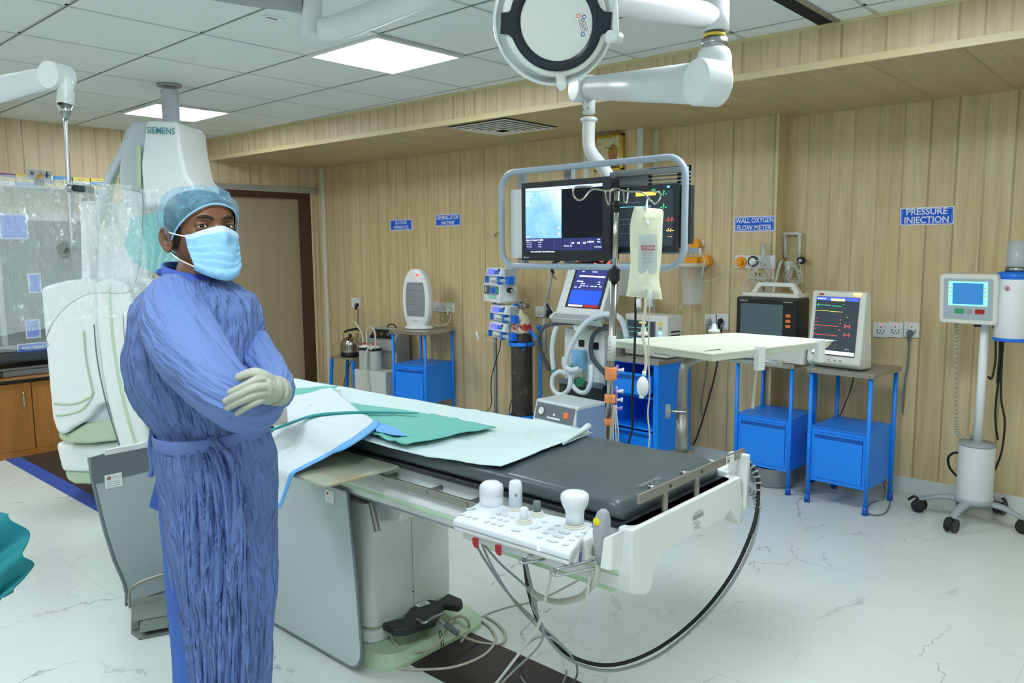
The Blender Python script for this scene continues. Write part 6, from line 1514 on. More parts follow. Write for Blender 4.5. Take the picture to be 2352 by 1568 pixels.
m = WB(); m.use('lamp_white'); m.lathe([(.001, -.07), (.08, -.065), (.125, -.04), (.138, -.01), (.136, 0), (.13, .004), (.001, .004)], n=48, M=ML, sx=1.0*k, sy=.93*k); m.build('housing', None, ld)
m = WB(); m.use('lamp_ring'); m.lathe([(.094, .003), (.094, .009), (.120, .008), (.121, .003)], n=48, M=ML, sx=1.0*k, sy=.93*k)
for s_ in (1, -1):
    a = R(37); c_, s2_ = math.cos(a), math.sin(a)
    pl = [(.11, -.045), (.13, -.028), (.15, -.026), (.152, .026), (.13, .028), (.11, .045)]
    pl = [((x*c_-y*s2_)*s_, (x*s2_+y*c_)*s_) for x, y in pl]
    m.prism([(x*.96, y*.96) for x, y in pl], .003, .009, M=ML)
m.build('black_ring', None, ld)
m = WB(); m.use('lamp_white'); m.lathe([(.0945, .004), (.094, .0062)], n=48, M=ML, sx=k, sy=.93*k); m.build('inner_disc', None, ld)
def lpt(px, py):
    d_ = ray(px, py); o_ = Vector((0, 0, CAMZ)); t_ = (lc-o_).dot(nrm)/d_.dot(nrm); return ML.inverted() @ (o_+d_*t_)
m = WB(); m.use('print_white'); p = lpt(1338, 58); R2 = ML @ Matrix.Translation((p.x, p.y, 0)) @ Matrix.Rotation(R(38-70), 4, 'Z')
m.quad(R2, -.022, .022, -.012, .012, .0075); m.use('print_black')
for k_ in range(5): m.marks(R2, 0, .008-k_*.004, .036, .0022, .0082, k_)
m.use('print_orange'); p = lpt(1327, 36); m.cyl((p.x, p.y, .007), (p.x, p.y, .008), .005, n=16, M=ML); m.use('print_blue')
for q in ((1340, 38), (1337, 78)): p = lpt(*q); m.cyl((p.x, p.y, .007), (p.x, p.y, .0085), .005, n=16, M=ML); 
m.use('print_white')
for q in ((1327, 36), (1340, 38), (1337, 78)): p = lpt(*q); m.cyl((p.x, p.y, .0085), (p.x, p.y, .009), .003, n=12, M=ML)
m.build('rating_label', None, ld)
m = WB(); m.use('lamp_clear'); m.lathe([(.142, -.055), (.15, -.06), (.156, -.05), (.158, -.01), (.153, -.008), (.148, -.045), (.142, -.055)], n=48, M=ML, sx=1.02, sy=1.0, a0=0, a1=360); m.build('clear_rim', None, ld)
m = WB(); m.use('lamp_white'); a = lpt(1300, 165); m.tube([ML @ Vector((a.x*.8, a.y*.8, -.06)), ML @ Vector((a.x, a.y, -.07)), PD(1290, 198, 2.03)], [.02, .018, .012], 10); a = lpt(1413, 84)
m.cyl(PD(1398, 84, 2.0), PD(1423, 88, 2.02), .016, n=16); m.use('lamp_clear'); m.tube([PD(1414, 75, 2.01), PD(1412, 20, 2.02), PD(1404, -30, 2.03), PD(1380, -70, 2.05)], .008, 10); m.build('yoke', None, ld)
lar = WB(); lar.use('boom_white'); lar.tube([PD(1380, -70, 2.05), PD(1300, -120, 2.1), PD(1200, -150, 2.1)], .02, 10); lar.cyl(PD(1200, -150, 2.1), Vector((PD(1200, -150, 2.1).x, PD(1200, -150, 2.1).y, ZC)), .03); lar.build('arm', None, ld)

# second ceiling arm, upper left
m = WB(); ar = thing('ceiling_boom', 'white tubular ceiling boom with elbow, crossing the top edge beside the lit panel', 'ceiling boom', tuple(PD(714, 30, 2.9)))
j = PD(716, 55, 2.9)
m.use('boom_white'); m.cyl(PD(716, 88, 2.9), PD(718, -10, 2.9), .036, n=20); m.build('knuckle', None, ar, bevel=.004)
m = WB(); m.use('boom_white'); m.tube([PD(735, 66, 2.9), PD(780, 62, 2.88), PD(930, 5, 2.75), PD(1080, -60, 2.6)], [.04, .048, .045, .045], 18, sub=4); m.build('forearm', None, ar)
m = WB(); m.use('mach_grey'); m.tube([PD(700, 8, 2.9), PD(560, -8, 2.92), PD(380, -40, 2.95)], .032, 14, sub=3); m.build('upper_arm', None, ar)
# corner of a ceiling device at the top right
p = PD(2260, -10, 3.6); m = WB(); m.use('boom_white'); q0 = PD(2225, 18, 3.6); 
M = frame((p.x, p.y, p.z), Vector((.9, .43, 0)).normalized()); m.prism([(-.11, .12), (-.085, -.045), (-.06, -.055), (.25, .02), (.3, .12)], -.1, .1, M=M); m.box(-.02, .1, .1, ZC-p.z, -.05, .05, M=M); tag(m.build('ceiling_device', None, None, bevel=.01), 'white corner of a ceiling hung device cut off at the top right', 'device')

# ================================================================ radiation shield on its arm, left
DS = 2.2
sa = thing('shield_arm', 'white ceiling mounted arm with steel rod and round end knob holding the clear shield', 'support arm', tuple(PD(150, 250, DS)))
m = WB(); m.use('boom_white'); m.tube([PD(-120, 235, DS-.05), PD(0, 205, DS), PD(60, 190, DS), PD(130, 176, DS)], [.045, .036, .032, .03], 16, flat=(.6, 1)); m.build('arm', None, sa)
m = WB(); c = PD(131, 176, DS); m.use('boom_white'); sd = Vector((.45, -.89, 0)); m.cyl(c-sd*.032, c+sd*.032, .037, n=28); m.tube([PD(138, 178, DS), PD(150, 185, DS), PD(151, 212, DS)], .02, 12); m.build('elbow', None, sa, bevel=.003)
m = WB(); m.use('lamp_white'); m.cyl(PD(151, 210, DS), PD(150, 241, DS), .022, n=20); m.use('print_black'); m.box(-.008, .008, -.004, .004, 0, .002, M=frame(PD(139, 238, DS-.023), (.744, .668, 0))); m.build('swivel', None, sa, bevel=.003)
m = WB(); m.use('steel'); m.cyl(PD(150, 241, DS), PD(152, 273, DS), .021, .0065, n=20); m.tube([PD(150, 270, DS), PD(158, 430, DS), PD(164, 540, DS), PD(165, 555, DS), PD(158, 566, DS), PD(146, 568, DS)], .006, 10); c = PD(145, 570, DS-.01); m.cyl(c, c+_w*.012, .022, n=24); m.cyl(c-_w*.012, c, .012, n=16); m.build('rod', None, sa)
m = WB(); m.use('black_soft'); m.cyl(PD(170, 431, DS-.0), PD(216, 437, DS+.02), .0095, n=12); m.use('steel'); m.cyl(PD(160, 425, DS), PD(160, 441, DS), .012, n=12); m.build('grip', None, sa)
mat('acrylic', 'd6e2e2', .05, alpha=.16, coat=.5); mat('acrylic_edge', '7d8a86', .3)
out = [(-60, 400), (0, 405), (150, 418), (260, 430), (318, 440), (328, 455), (326, 540), (318, 620), (303, 664), (280, 674), (240, 672), (200, 676), (160, 698), (125, 735), (106, 775), (98, 800), (-60, 800)]
P3 = [PD(a, b, DS+.05) for a, b in crom([(x, y, 0) for x, y in out], 4) and [(q.x, q.y) for q in crom([(x, y, 0) for x, y in out], 4)]]
sh = WB(); sh.use('acrylic'); n_ = len(P3); back = [p+_w*.006 for p in P3]
sh.add([tuple(p) for p in P3+back], [tuple(range(n_))[::-1], tuple(range(n_, 2*n_))]+[(i, (i+1) % n_, n_+(i+1) % n_, n_+i) for i in range(n_)])
sh.use('acrylic_edge'); sh.tube(P3, .0012, 4, closed=True, sub=1)
o = sh.build('clear_shield'); tag(o, 'large clear acrylic radiation shield with curved lower cut-out, left', 'shield'); WM[o.name] = Matrix.Translation(o.location)
M = frame(PD(89, 401, DS), Vector((.744, .668, 0)).normalized(), Vector((.09, .09, 1)))
M = M @ Matrix.Rotation(R(-7), 4, 'Z')
m = WB(); m.use('mach_grey'); m.prism(rrect(.066, .026, .003), -.004, 0, M=M); m.use('print_black'); m.add([(-.007, -.011, .001), (.015, -.011, .001), (.004, .011, .001)], [(0, 1, 2)], M=M)
m.use('outlet_orange'); m.add([(-.005, -.0098, .0015), (.013, -.0098, .0015), (.004, .0085, .0015)], [(0, 1, 2)], M=M); m.use('print_black'); m.tube([M @ Vector((.004+.003*math.cos(a), -.004+.003*math.sin(a), .002)) for a in (0, 1, 2, 3, 4, 5)], .0007, 4, closed=True)
m.cyl((.023, .008, .0005), (.023, .008, .0015), .0028, n=10, M=M); m.box(.021, .025, -.011, .005, .0005, .0015, M=M); m.box(.016, .03, .0, .002, .0005, .0015, M=M)
for a in range(6): m.tube([M @ Vector((-.019, .002, .001)), M @ Vector((-.019+.007*math.cos(a*1.05), .002+.007*math.sin(a*1.05), .001))], .0008, 4, sub=1)
m.use('lead_band'); m.box(-.012, .01, -.03, -.012, -.01, -.002, M=M); m.build('warning_plate', None, o)
# plastic film over the shield
t = NT('film'); nt = t.t
n1 = t.noise(t.map(scale=(1, 1, .3)), 12, 4, .6, .8)
t.b.inputs['Base Color'].default_value = (*lin('e8f2f4'), 1); t.b.inputs['Roughness'].default_value = .12; t.b.inputs['Specular IOR Level'].default_value = .9
t.l(t.math('MULTIPLY_ADD', t.math('GREATER_THAN', n1, .62), .3, .30), t.b.inputs['Alpha'])  # denser alpha patches paint white highlight streaks into the film
t.bump(n1, .8, .02)
def film(name, label, L, Rr, nu, nv, amp, seed, parent=None):
    A, B = crom(L, 8), crom(Rr, 8)
    def sm(P, v): q = v*(len(P)-1); i = min(int(q), len(P)-2); return P[i].lerp(P[i+1], q-i)
    mb = WB(); mb.use('film')
    def fn(u, v):
        p = sm(A, v).lerp(sm(B, v), u)
        d = math.sin(u*38+seed+3*noise.noise(Vector((u*5, v*2, seed))))*.6+noise.noise(Vector((u*16, v*3, seed+5)))+.5*noise.noise(Vector((u*30, v*22, seed)))
        return p+_w*(d*amp)
    mb.grid(nu, nv, fn); return tag(mb.build(name), label, 'plastic cover')
film('plastic_cover', 'crumpled clear plastic cover draped over the acrylic shield', [PD(-60, 395, DS), PD(-60, 560, DS-.02), PD(-60, 780, DS)], [PD(300, 425, DS), PD(328, 560, DS), PD(345, 716, DS+.02)], 110, 70, .012, 1)
film('plastic_cover', 'clear plastic cover on the imaging machine behind the head of the person', [PD(300, 440, 4.5), PD(322, 540, 4.5), PD(330, 640, 4.5)], [PD(430, 430, 4.5), PD(440, 540, 4.5), PD(400, 650, 4.5)], 40, 40, .03, 7)
p0 = [PD(a, b, 4.60) for a, b in ((283, 560), (300, 500), (345, 488), (400, 480), (400, 630), (350, 625), (300, 600))]
mb = WB(); mb.use('drape_light' if 'drape_light' in MT else mat('drape_light', '4fc0c4', .7))
mb.add([tuple(p) for p in p0]+[tuple(p+_w*.05) for p in p0], [tuple(range(7))[::-1], tuple(range(7, 14))]+[(i, (i+1) % 7, 7+(i+1) % 7, 7+i) for i in range(7)])
tag(mb.build('teal_drape', None, None, bevel=.01), 'teal drape hanging on the imaging machine beside the head of the person', 'drape')

# ================================================================ imaging machine (C-arm)
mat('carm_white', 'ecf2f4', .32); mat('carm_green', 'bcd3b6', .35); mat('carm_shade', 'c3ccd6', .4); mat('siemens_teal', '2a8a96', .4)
ca = thing('imaging_machine', 'large white C-arm imaging machine with green accents at the table head', 'imaging machine', (-5.35, 2.0, 0))
xd = Vector((.744, .668, 0)).normalized()
bk = Vector((-.668, .744, 0)).normalized()
def slab(name, px, d, th, m_, bevel=.02, parent=None, smoothpts=0, seg=3):
    P = [PD(a, b, d) for a, b in px]
    if smoothpts: P = [PD(q.x, q.y, d) for q in crom([(a, b, 0) for a, b in px], smoothpts, True)]
    n = len(P); mb = WB(); mb.use(m_)
    mb.add([tuple(p) for p in P]+[tuple(p+bk*th) for p in P], [tuple(range(n))[::-1], tuple(range(n, 2*n))]+[(i, (i+1) % n, n+(i+1) % n, n+i) for i in range(n)])
    return mb.build(name, None, parent or ca, bevel=bevel, seg=seg)
up = slab('upper_housing', [(334, 276), (400, 278), (408, 284), (414, 340), (428, 402), (442, 420), (448, 470), (330, 476), (322, 380)], 4.7, .45, 'carm_white', .025)
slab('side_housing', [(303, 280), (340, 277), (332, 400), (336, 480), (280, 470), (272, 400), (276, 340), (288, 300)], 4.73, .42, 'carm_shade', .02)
slab('slot', [(313, 335), (322, 335), (322, 430), (314, 430)], 4.70, .03, 'carm_green', .002, up)
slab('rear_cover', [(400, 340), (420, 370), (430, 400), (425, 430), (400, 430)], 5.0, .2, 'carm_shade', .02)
# C arc at the left of the housing
m = WB(); m.use('carm_green'); m.tube([PD(a, b, 4.85) for a, b in ((305, 300), (285, 350), (262, 390), (250, 430), (235, 520))], .035, 12); m.build('c_arc', None, ca)
m = WB(); m.use('carm_shade'); m.tube([PD(a, b, 4.75) for a, b in ((296, 318), (270, 372), (245, 420), (222, 500), (215, 640))], .022, 10); m.build('c_arc_edge', None, ca)
# hose to the ceiling
m = WB(); m.use('carm_shade'); a, b = PD(394, 286, 4.95), PD(395, 195, 4.95); b = Vector((a.x, a.y, ZC)); n_ = 16
prof = []
for k in range(n_*2+1): prof.append((.05+(.006 if k % 2 else 0), (b.z-a.z)*k/(n_*2)-.04))
m.lathe(prof, (a.x, a.y, a.z), 24); m.use('mach_grey'); m.lathe([(.075, 0), (.075, .012), (.05, .014)], (a.x, a.y, ZC-.02), 24); m.build('ceiling_hose', None, ca)
M = frame(PD(370, 300, 4.69), xd, (0, 0, 1)); m = WB(); m.use('siemens_teal'); m.text('SIEMENS', .038, M @ Matrix.Rotation(R(-3), 4, 'Z'), z=.004, w=.17, bold=.01); m.build('lettering', None, up)
slab('middle_column', [(180, 460), (330, 470), (325, 560), (300, 660), (290, 720), (185, 720)], 4.95, .3, 'carm_white', .03)
slab('column_groove', [(205, 560), (213, 560), (216, 720), (209, 720)], 4.93, .03, 'carm_shade', .003)
# lower bodies
lb = slab('lower_body', [(92, 668), (96, 658), (150, 644), (212, 638), (222, 660), (224, 780), (238, 880), (246, 925), (226, 932), (208, 955), (194, 968), (164, 985), (146, 1000), (128, 992), (118, 960), (106, 830)], 4.62, .5, 'carm_white', .03)
m = WB(); m.use('carm_green'); m.tube([PD(a, b, 4.615) for a, b in ((192, 760), (198, 830), (212, 900), (200, 915), (178, 925), (150, 928), (124, 926))], .006, 6); m.tube([PD(a, b, 4.615) for a, b in ((128, 953), (150, 952), (185, 942), (205, 922), (215, 900))], .005, 6); m.build('accent_line', None, lb)
rb = slab('curved_body', [(218, 650), (240, 640), (290, 650), (302, 690), (306, 760), (312, 860), (322, 930), (338, 1010), (338, 1040), (275, 1040), (262, 990), (245, 920), (232, 850), (222, 760)], 4.5, .42, 'carm_white', .02)
m = WB(); m.use('carm_green'); m.tube([PD(a, b, 4.495) for a, b in ((252, 650), (258, 760), (272, 860), (292, 950), (316, 1030))], .010, 8, flat=(1, .4)); m.build('accent_line', None, rb)
m = WB(); m.use('print_grey'); m.tube([PD(a, b, 4.497) for a, b in ((282, 720), (288, 800), (300, 870), (312, 915))], .0022, 6); m.use('lead_band'); m.tube([PD(a, b, 4.5) for a, b in ((216, 745), (224, 830), (244, 925), (262, 985), (274, 1022))], .004, 6); m.build('seam', None, rb)
slab('side_bulge', [(300, 700), (306, 716), (310, 800), (320, 912), (316, 928), (308, 935), (302, 900)], 4.56, .4, 'carm_white', .015)
slab('grey_insert', [(222, 925), (246, 922), (256, 965), (262, 970), (194, 970), (205, 950)], 4.68, .3, 'carm_shade', .01)
slab('green_skirt', [(130, 985), (150, 1000), (195, 972), (262, 962), (275, 1012), (200, 1020), (150, 1018), (134, 1008)], 4.66, .45, 'carm_green', .02)
slab('base', [(127, 1015), (150, 1022), (215, 1022), (300, 1012), (330, 1020), (330, 1090), (148, 1084), (140, 1078), (128, 1030)], 4.72, .5, 'carm_white', .03)
bz = PD(150, 1108, 4.8)
slab('base_skirt', [(146, 1080), (330, 1086), (330, 1116), (170, 1112), (152, 1102)], 4.74, .5, 'carm_green', .02)
m = WB(); m.use('hose_grey'); m.tube([PD(a, b, 4.9) for a, b in ((310, 715), (328, 740), (338, 790), (350, 850))], .05, 12); m.build('corrugated_hose', None, ca)

# cabinets, shelf and things on the left
mat('cab_wood', 'a8702f', .4); t = NT('cab_wood_grain'); n1 = t.noise(t.map(scale=(8, 8, 1.0)), 2.2, 5, .6, .8); t.l(t.mix(n1, '8a5a24', 'bd8340'), t.b.inputs['Base Color']); t.b.inputs['Roughness'].default_value = .35
mat('counter_black', '23211f', .25)
cbx = -6.62; tz = PX(60, 868, cbx+.02).z
cb = thing('base_cabinet', 'wood cabinet with two visible doors and black worktop at the left wall', 'cabinet', (-6.88, 1.1, 0))
y1c = 2.45
m = WB(); m.use('cab_wood_grain'); m.box(XA+.005, cbx-.02, -.6, y1c, .0, tz-.03); m.box(cbx-.03, cbx, -.6, y1c, .0, .05); m.build('carcass', None, cb)
yd = [PX(px, 950, cbx).y for px in (-150, 77, 77)]
ys_ = PX(77, 950, cbx).y
for (a, b) in ((ys_-.42, ys_-.003), (ys_+.003, ys_+.42), (ys_-.84, ys_-.426)):
    m = WB(); m.use('cab_wood_grain'); m.box(cbx-.02, cbx, a, b, .05, tz-.035); dr = m.build('door', None, cb, bevel=.003)
    if a < ys_: 
        m = WB(); m.use('chrome'); h0 = tz-.10; yy = b-.06; m.tube([(cbx, yy, h0), (cbx+.025, yy, h0-.01), (cbx+.028, yy, h0-.06), (cbx+.025, yy, h0-.11), (cbx, yy, h0-.12)], .006, 8); m.build('door_handle', None, dr)
m = WB(); m.use('counter_black'); m.box(XA+.005, cbx+.02, -.6, y1c+.01, tz-.03, tz-.006); m.use('cab_wood_grain'); m.box(XA+.005, cbx+.02, -.6, y1c+.01, tz-.006, tz); m.build('worktop', None, cb, bevel=.002)
mat('box_yellow', 'd8c25a', .5); mat('box_blue', '3f8fd0', .5); mat('box_purple', '6a4a8a', .5); mat('paper', 'dfe4e2', .7); mat('scrub_teal', '1a7f88', .7)
sx0 = XA+.04
wz0 = PX(100, 428, sx0+.2).z
m = WB(); m.use('mach_grey'); m.box(XA+.002, XA+.28, 1.55, PX(245, 415, sx0+.1).y, wz0-.02, wz0-.005); tag(m.build('wall_shelf'), 'grey wall shelf above the control room window behind the plastic cover', 'shelf')
rnd = random.Random(11); y = 1.58; ye = PX(240, 415, sx0+.1).y; cols = ['box_purple', 'box_yellow', 'paper', 'box_blue', 'box_yellow', 'box_yellow']; i = 0
names = ['purple', 'yellow', 'white', 'blue', 'yellow', 'yellow']
while y < ye-.14:
    for k in range(3):
        c_ = (i+k*2) % 6; hh_ = .028
        m = WB(); m.use(cols[c_]); m.box(XA+.02, XA+.26, y, y+.125, wz0-.004+k*.03, wz0-.004+k*.03+hh_); m.use('print_grey'); m.marks(frame((XA+.2605, y+.06, wz0+.01+k*.03), (0, 1, 0)), 0, 0, .05, .01)
        tag(m.build('catheter_box'), 'flat %s box, %s layer, stack %s on the wall shelf' % (names[c_], ('bottom', 'middle', 'top')[k], ('far left', 'second from left', 'third from left', 'fourth from left', 'fifth from left', 'sixth from left', 'seventh from left', 'rightmost')[min(i, 7)]), 'box', 'flat boxes on the wall shelf')
    y += .135; i += 1
for (px, py, w_, h_, lb_) in ((32, 520, 64, 58, 'large'), (80, 650, 30, 44, 'narrow'), (76, 755, 34, 42, 'low')):
    c = PX(px, py, XA+.03); ww = abs(PX(px+w_/2, py, XA).y-PX(px-w_/2, py, XA).y); hh_ = abs(PX(px, py-h_/2, XA).z-PX(px, py+h_/2, XA).z)
    M = frame((XA+.028, c.y, c.z), (0, 1, 0))
    sign(0, 0, 0, ww, hh_, (), 'blue %s notice on the control room window seen through the plastic' % lb_, .02, M=M)
c = PX(78, 797, XA+.03); sign(0, 0, 0, .24, .07, ('X-RAY BANDEX',), 'small blue name strip sticking below the edge of the plastic cover', .022, (.18,), M=frame((XA+.028, c.y, c.z), (0, 1, 0)))
# things on the worktop
c = PZ(40, 842, tz); m = WB(); m.use('mach_grey'); m.box(XA+.08, XA+.4, 1.75, 2.25, tz, tz+.05); m.use('print_grey'); m.box(XA+.06, XA+.42, 1.7, 2.3, tz+.05, tz+.07); tag(m.build('printer', None, None, bevel=.006), 'flat grey device on the black worktop behind the machine', 'device')
m = WB(); m.use('black_soft'); m.box(XA+.05, XA+.5, 1.5, 2.38, tz+.12, tz+.145); m.box(XA+.05, XA+.08, 1.5, 1.55, tz, tz+.12); m.box(XA+.05, XA+.08, 2.33, 2.38, tz, tz+.12); tag(m.build('riser_shelf', None, None, bevel=.004), 'dark low riser shelf on the worktop at the left edge', 'shelf')
mb = WB(); mb.use('paper'); c = PZ(28, 850, tz)
mb.grid(14, 10, lambda u, v: (c.x-.1+.2*u, c.y-.12+.24*v, tz+.035+.05*noise.noise(Vector((u*5, v*5, 2)))+.02*noise.noise(Vector((u*15, v*15, 2))))); tag(mb.build('crumpled_wrapper', None, None, solid=.001), 'crumpled white plastic wrapper on the worktop', 'wrapper')
# red bin and teal cloth between machine and person
c = PD(341, 990, 5.6); rb_ = Vector((c.x, c.y, 0))
m = WB(); m.use('print_red'); m.lathe([(.12, 0), (.15, .02), (.17, .5), (.175, .52), (.165, .5), (.14, .03), (.001, .03)], (c.x+.03, c.y, 0), 24); tag(m.build('waste_bin'), 'red waste bin behind the person beside the imaging machine', 'bin')
mb = WB(); mb.use('drape_teal'); mb.grid(20, 14, lambda u, v: (c.x-.12+.3*u, c.y-.14+.24*v, .53+.06*noise.noise(Vector((u*6, v*5, 3)))+.03*noise.noise(Vector((u*14, v*12, 3)))-.06*abs(u-.5))); tag(mb.build('surgical_cloth', None, None, solid=.004), 'crumpled teal surgical cloth lying over the red bin', 'cloth')
# teal garment edge at the far left of the picture
mb = WB(); mb.use('scrub_teal'); L = [(-60, 1175), (-60, 1260), (-60, 1350), (-60, 1420)]; Rr = [(-8, 1190), (22, 1255), (30, 1310), (4, 1370)]
A = crom([PD(a, b, 1.55) for a, b in L], 6); B = crom([PD(a, b, 1.55) for a, b in Rr], 6)
def fn(u, v):
    q = v*(len(A)-1); i = min(int(q), len(A)-2); a = A[i].lerp(A[i+1], q-i); b = B[i].lerp(B[i+1], q-i)
    return a.lerp(b, u)+_w*(.05*u*u+.02*math.sin(v*14+u*4))
mb.grid(24, 24, fn); tag(mb.build('hanging_gown', None, None, solid=.006), 'edge of a teal gown hanging into the picture at the left', 'gown')
# ================================================================ drip stand, drip bag, instrument tray
ivb = PY(1398, 1000, 2.34); ivt = PY(1417, 470, 2.34)
mat('iv_steel', 'b5b3ae', .2, 1); mat('tape_orange', 'e8925a', .6); mat('tape_clear', 'e0e4e2', .3, alpha=.8); mat('bag_net', 'd9dcc4', .7, bump=.3, bscale=200, bdist=.001); mat('lilac', '9d86d8', .35)
ivb = PY(1398, 1000, 2.25); ivt = PY(1417, 470, 2.25)
d_ = (ivt-ivb).normalized(); foot = ivb-d_*((ivb.z-TZ+.09)/d_.z); cl_ = foot
iv = thing('drip_stand', 'stainless drip pole with black collars and four curled hooks clamped to the far table rail', 'drip stand', (foot.x, foot.y, TZ-.09))
def at_(py): # point of the pole axis at photo height
    k = (py-1000)/(470-1000); return ivb.lerp(ivt, k)
m = WB(); m.use('iv_steel'); m.cyl(foot, at_(640), .0125, n=16); m.build('lower_tube', None, iv)
m = WB(); m.use('iv_steel'); m.cyl(at_(650), at_(440), .0095, n=16); m.build('upper_tube', None, iv)
m = WB(); m.use('black_rubber'); a, b = at_(640), at_(612); m.cyl(a, b, .019, n=8); m.build('collar', None, iv, bevel=.002)
m = WB(); m.use('black_rubber'); m.cyl(at_(486), at_(474), .0115, n=16); m.ball(at_(470), (.017, .017, .012)); m.cyl(at_(466), at_(461), .0115, n=16); m.build('collar', None, iv)
tp = at_(436)
for pts in ([(0, 0, 0), (-.04, 0, -.005), (-.085, 0, .0), (-.115, 0, -.03), (-.135, 0, -.035), (-.15, 0, -.02), (-.148, 0, .005), (-.12, 0, .01), (-.085, 0, .008)],
            [(0, 0, 0), (.04, 0, -.008), (.085, 0, -.012), (.115, 0, -.04), (.13, 0, -.05), (.148, 0, -.03), (.142, 0, -.012), (.12, 0, -.01)],
            [(0, 0, 0), (-.01, -.03, 0), (-.03, -.06, -.01), (-.035, -.075, -.045), (-.04, -.08, -.055), (-.05, -.085, -.03), (-.05, -.085, -.01)],
            [(0, 0, 0), (.01, .03, 0), (.03, .07, -.005), (.035, .08, -.035), (.045, .085, -.04), (.05, .09, -.01), (.05, .09, .01)]):
    m = WB(); m.use('iv_steel'); rx = Vector((.744, .668, 0)); ry = Vector((-.668, .744, 0))
    m.tube([tp+rx*p[0]+ry*p[1]+Vector((0, 0, p[2])) for p in pts], .0035, 8); m.build('hook', None, iv)
m = WB(); m.use('brushed'); m.box(cl_.x-.022, cl_.x+.022, TY_F-.02, cl_.y+.02, TZ-.06, TZ-.025); m.build('rail_clamp', None, iv, bevel=.003)
m = WB(); m.use('tape_clear'); m.cyl(at_(822), at_(765), .0145, n=14); m.use('print_grey')
for k in range(4): q = at_(780+k*9); m.box(q.x-.006, q.x+.006, q.y-.0152, q.y-.0148, q.z-.002, q.z+.001)
m.build('clear_tape', None, iv)
for a, b, r_ in ((868, 838, .019), (922, 902, .018), (975, 960, .0165)):
    m = WB(); m.use('tape_orange'); q0, q1 = at_(a), at_(b); n_ = 14
    m.lathe([(r_*.98, q0.z), (r_*1.04, q0.z+.004), (r_, (q0.z+q1.z)/2), (r_*1.05, q1.z-.004), (r_*.97, q1.z)], ((q0.x+q1.x)/2, (q0.y+q1.y)/2, 0), 14, sx=1.1); m.build('tape_band', None, iv)
for k, py in enumerate((845, 895, 915, 935)):
    q = at_(py)+Vector((.744, .668, 0))*.022; m = WB(); m.use('lilac' if k != 3 else 'plastic_white'); m.cyl(q-Vector((0, 0, .018)), q+Vector((0, 0, .018)), .005, n=10); m.use('plastic_white' if k < 3 else 'lilac'); m.cyl(q, q+Vector((.744, .668, 0))*.02, .005, n=10); m.cyl(q+Vector((.744, .668, 0))*.02+Vector((0, 0, -.007)), q+Vector((.744, .668, 0))*.02+Vector((0, 0, .007)), .0045, n=8)
    tag(m.build('stopcock'), 'lilac stopcock taped to the drip stand, %s' % ('topmost', 'second from top', 'third from top', 'lowest, white')[k], 'stopcock', 'stopcocks taped to the drip stand')
m = WB(); m.use('tube_clear')
for pts in ([(1408, 940), (1406, 980), (1402, 1025)], [(1412, 940), (1414, 980), (1416, 1025)], [(1410, 930), (1408, 985), (1409, 1025)], [(1414, 938), (1420, 990), (1419, 1025)]): m.tube([PY(a, b, 2.24) for a, b in pts], .0026, 6)
tag(m.build('infusion_lines'), 'four thin clear lines running down from the stopcocks on the drip stand', 'tubing')
m = WB(); m.use('black_rubber'); m.tube([PY(a, b, 2.42) for a, b in ((1460, 680), (1459, 760), (1456, 840), (1452, 920), (1453, 980), (1446, 1010), (1440, 1035))], .0045, 8); tag(m.build('cable'), 'black cable hanging straight down behind the pressure bag', 'cable')
# pressure bag
bg = thing('pressure_bag', 'cream fabric pressure bag with clear fluid bag inside hanging from a hook', 'drip bag', tuple(PD(1480, 690, 2.62)))
rowsL = [(1458, 473), (1452, 492), (1447, 520), (1447, 560), (1448, 600), (1444, 640), (1441, 665), (1438, 680)]
rowsR = [(1520, 480), (1524, 488), (1522, 520), (1521, 560), (1518, 600), (1514, 640), (1519, 670), (1522, 688)]
def bagface(back, dd):
    A = crom([(a, b, 0) for a, b in rowsL], 5); B = crom([(a, b, 0) for a, b in rowsR], 5); N = len(A)-1
    def fn(u, v):
        q = v*N; i = min(int(q), N-1); a = A[i].lerp(A[i+1], q-i); b = B[i].lerp(B[i+1], q-i); p = a.lerp(b, u)
        e = max(0, 1-abs(2*u-1)**2.2)*max(0, min(1, v*5))*max(.15, min(1, (1-v)*6))
        nz = noise.noise(Vector((u*6, v*12, 3)))*.004+noise.noise(Vector((u*14, v*30, 3)))*.002
        return PD(p.x, p.y, dd+(-.028*e-nz*e if not back else .025*e))
    return fn
m = WB(); m.use('bag_net'); m.grid(22, 60, bagface(False, 2.62)); m.grid(22, 60, bagface(True, 2.62)); m.build('fabric_sleeve', None, bg)
m = WB(); m.use('paper'); M = frame(PD(1488, 583, 2.585), xd)
m.use('syringe'); m.prism(rrect(.062, .13, .008, 4, 0, -.0), -.002, .0, M=M); m.use('print_red'); m.marks(M, 0, .02, .045, .005, .001); m.quad(M, -.024, .024, .012, .015, .001); m.quad(M, -.024, .024, .025, .028, .001); m.use('print_grey')
for k in range(5): m.marks(M, 0, .004-.008*k, .036, .003, .001, k)
m.build('fluid_bag', None, bg)
m = WB(); m.use('print_white'); m.tube([PD(1487, 458, 2.62), PD(1485, 480, 2.61), PD(1487, 516, 2.59)], [.003, .004, .006], 6); m.build('hanging_loop', None, bg)
m = WB(); m.use('plastic_white'); m.cyl(PD(1467, 685, 2.62), PD(1468, 706, 2.62), .009, n=12); m.use('clear_plastic'); m.cyl(PD(1491, 665, 2.6), PD(1492, 704, 2.6), .010, n=14); m.build('ports', None, bg)
m = WB(); m.use('tube_clear'); m.tube([PD(a, b, 2.6) for a, b in ((1483, 685), (1482, 710), (1478, 745), (1477, 775), (1482, 800), (1484, 835), (1480, 858))], .0055, 8); m.build('inflation_tube', None, bg)
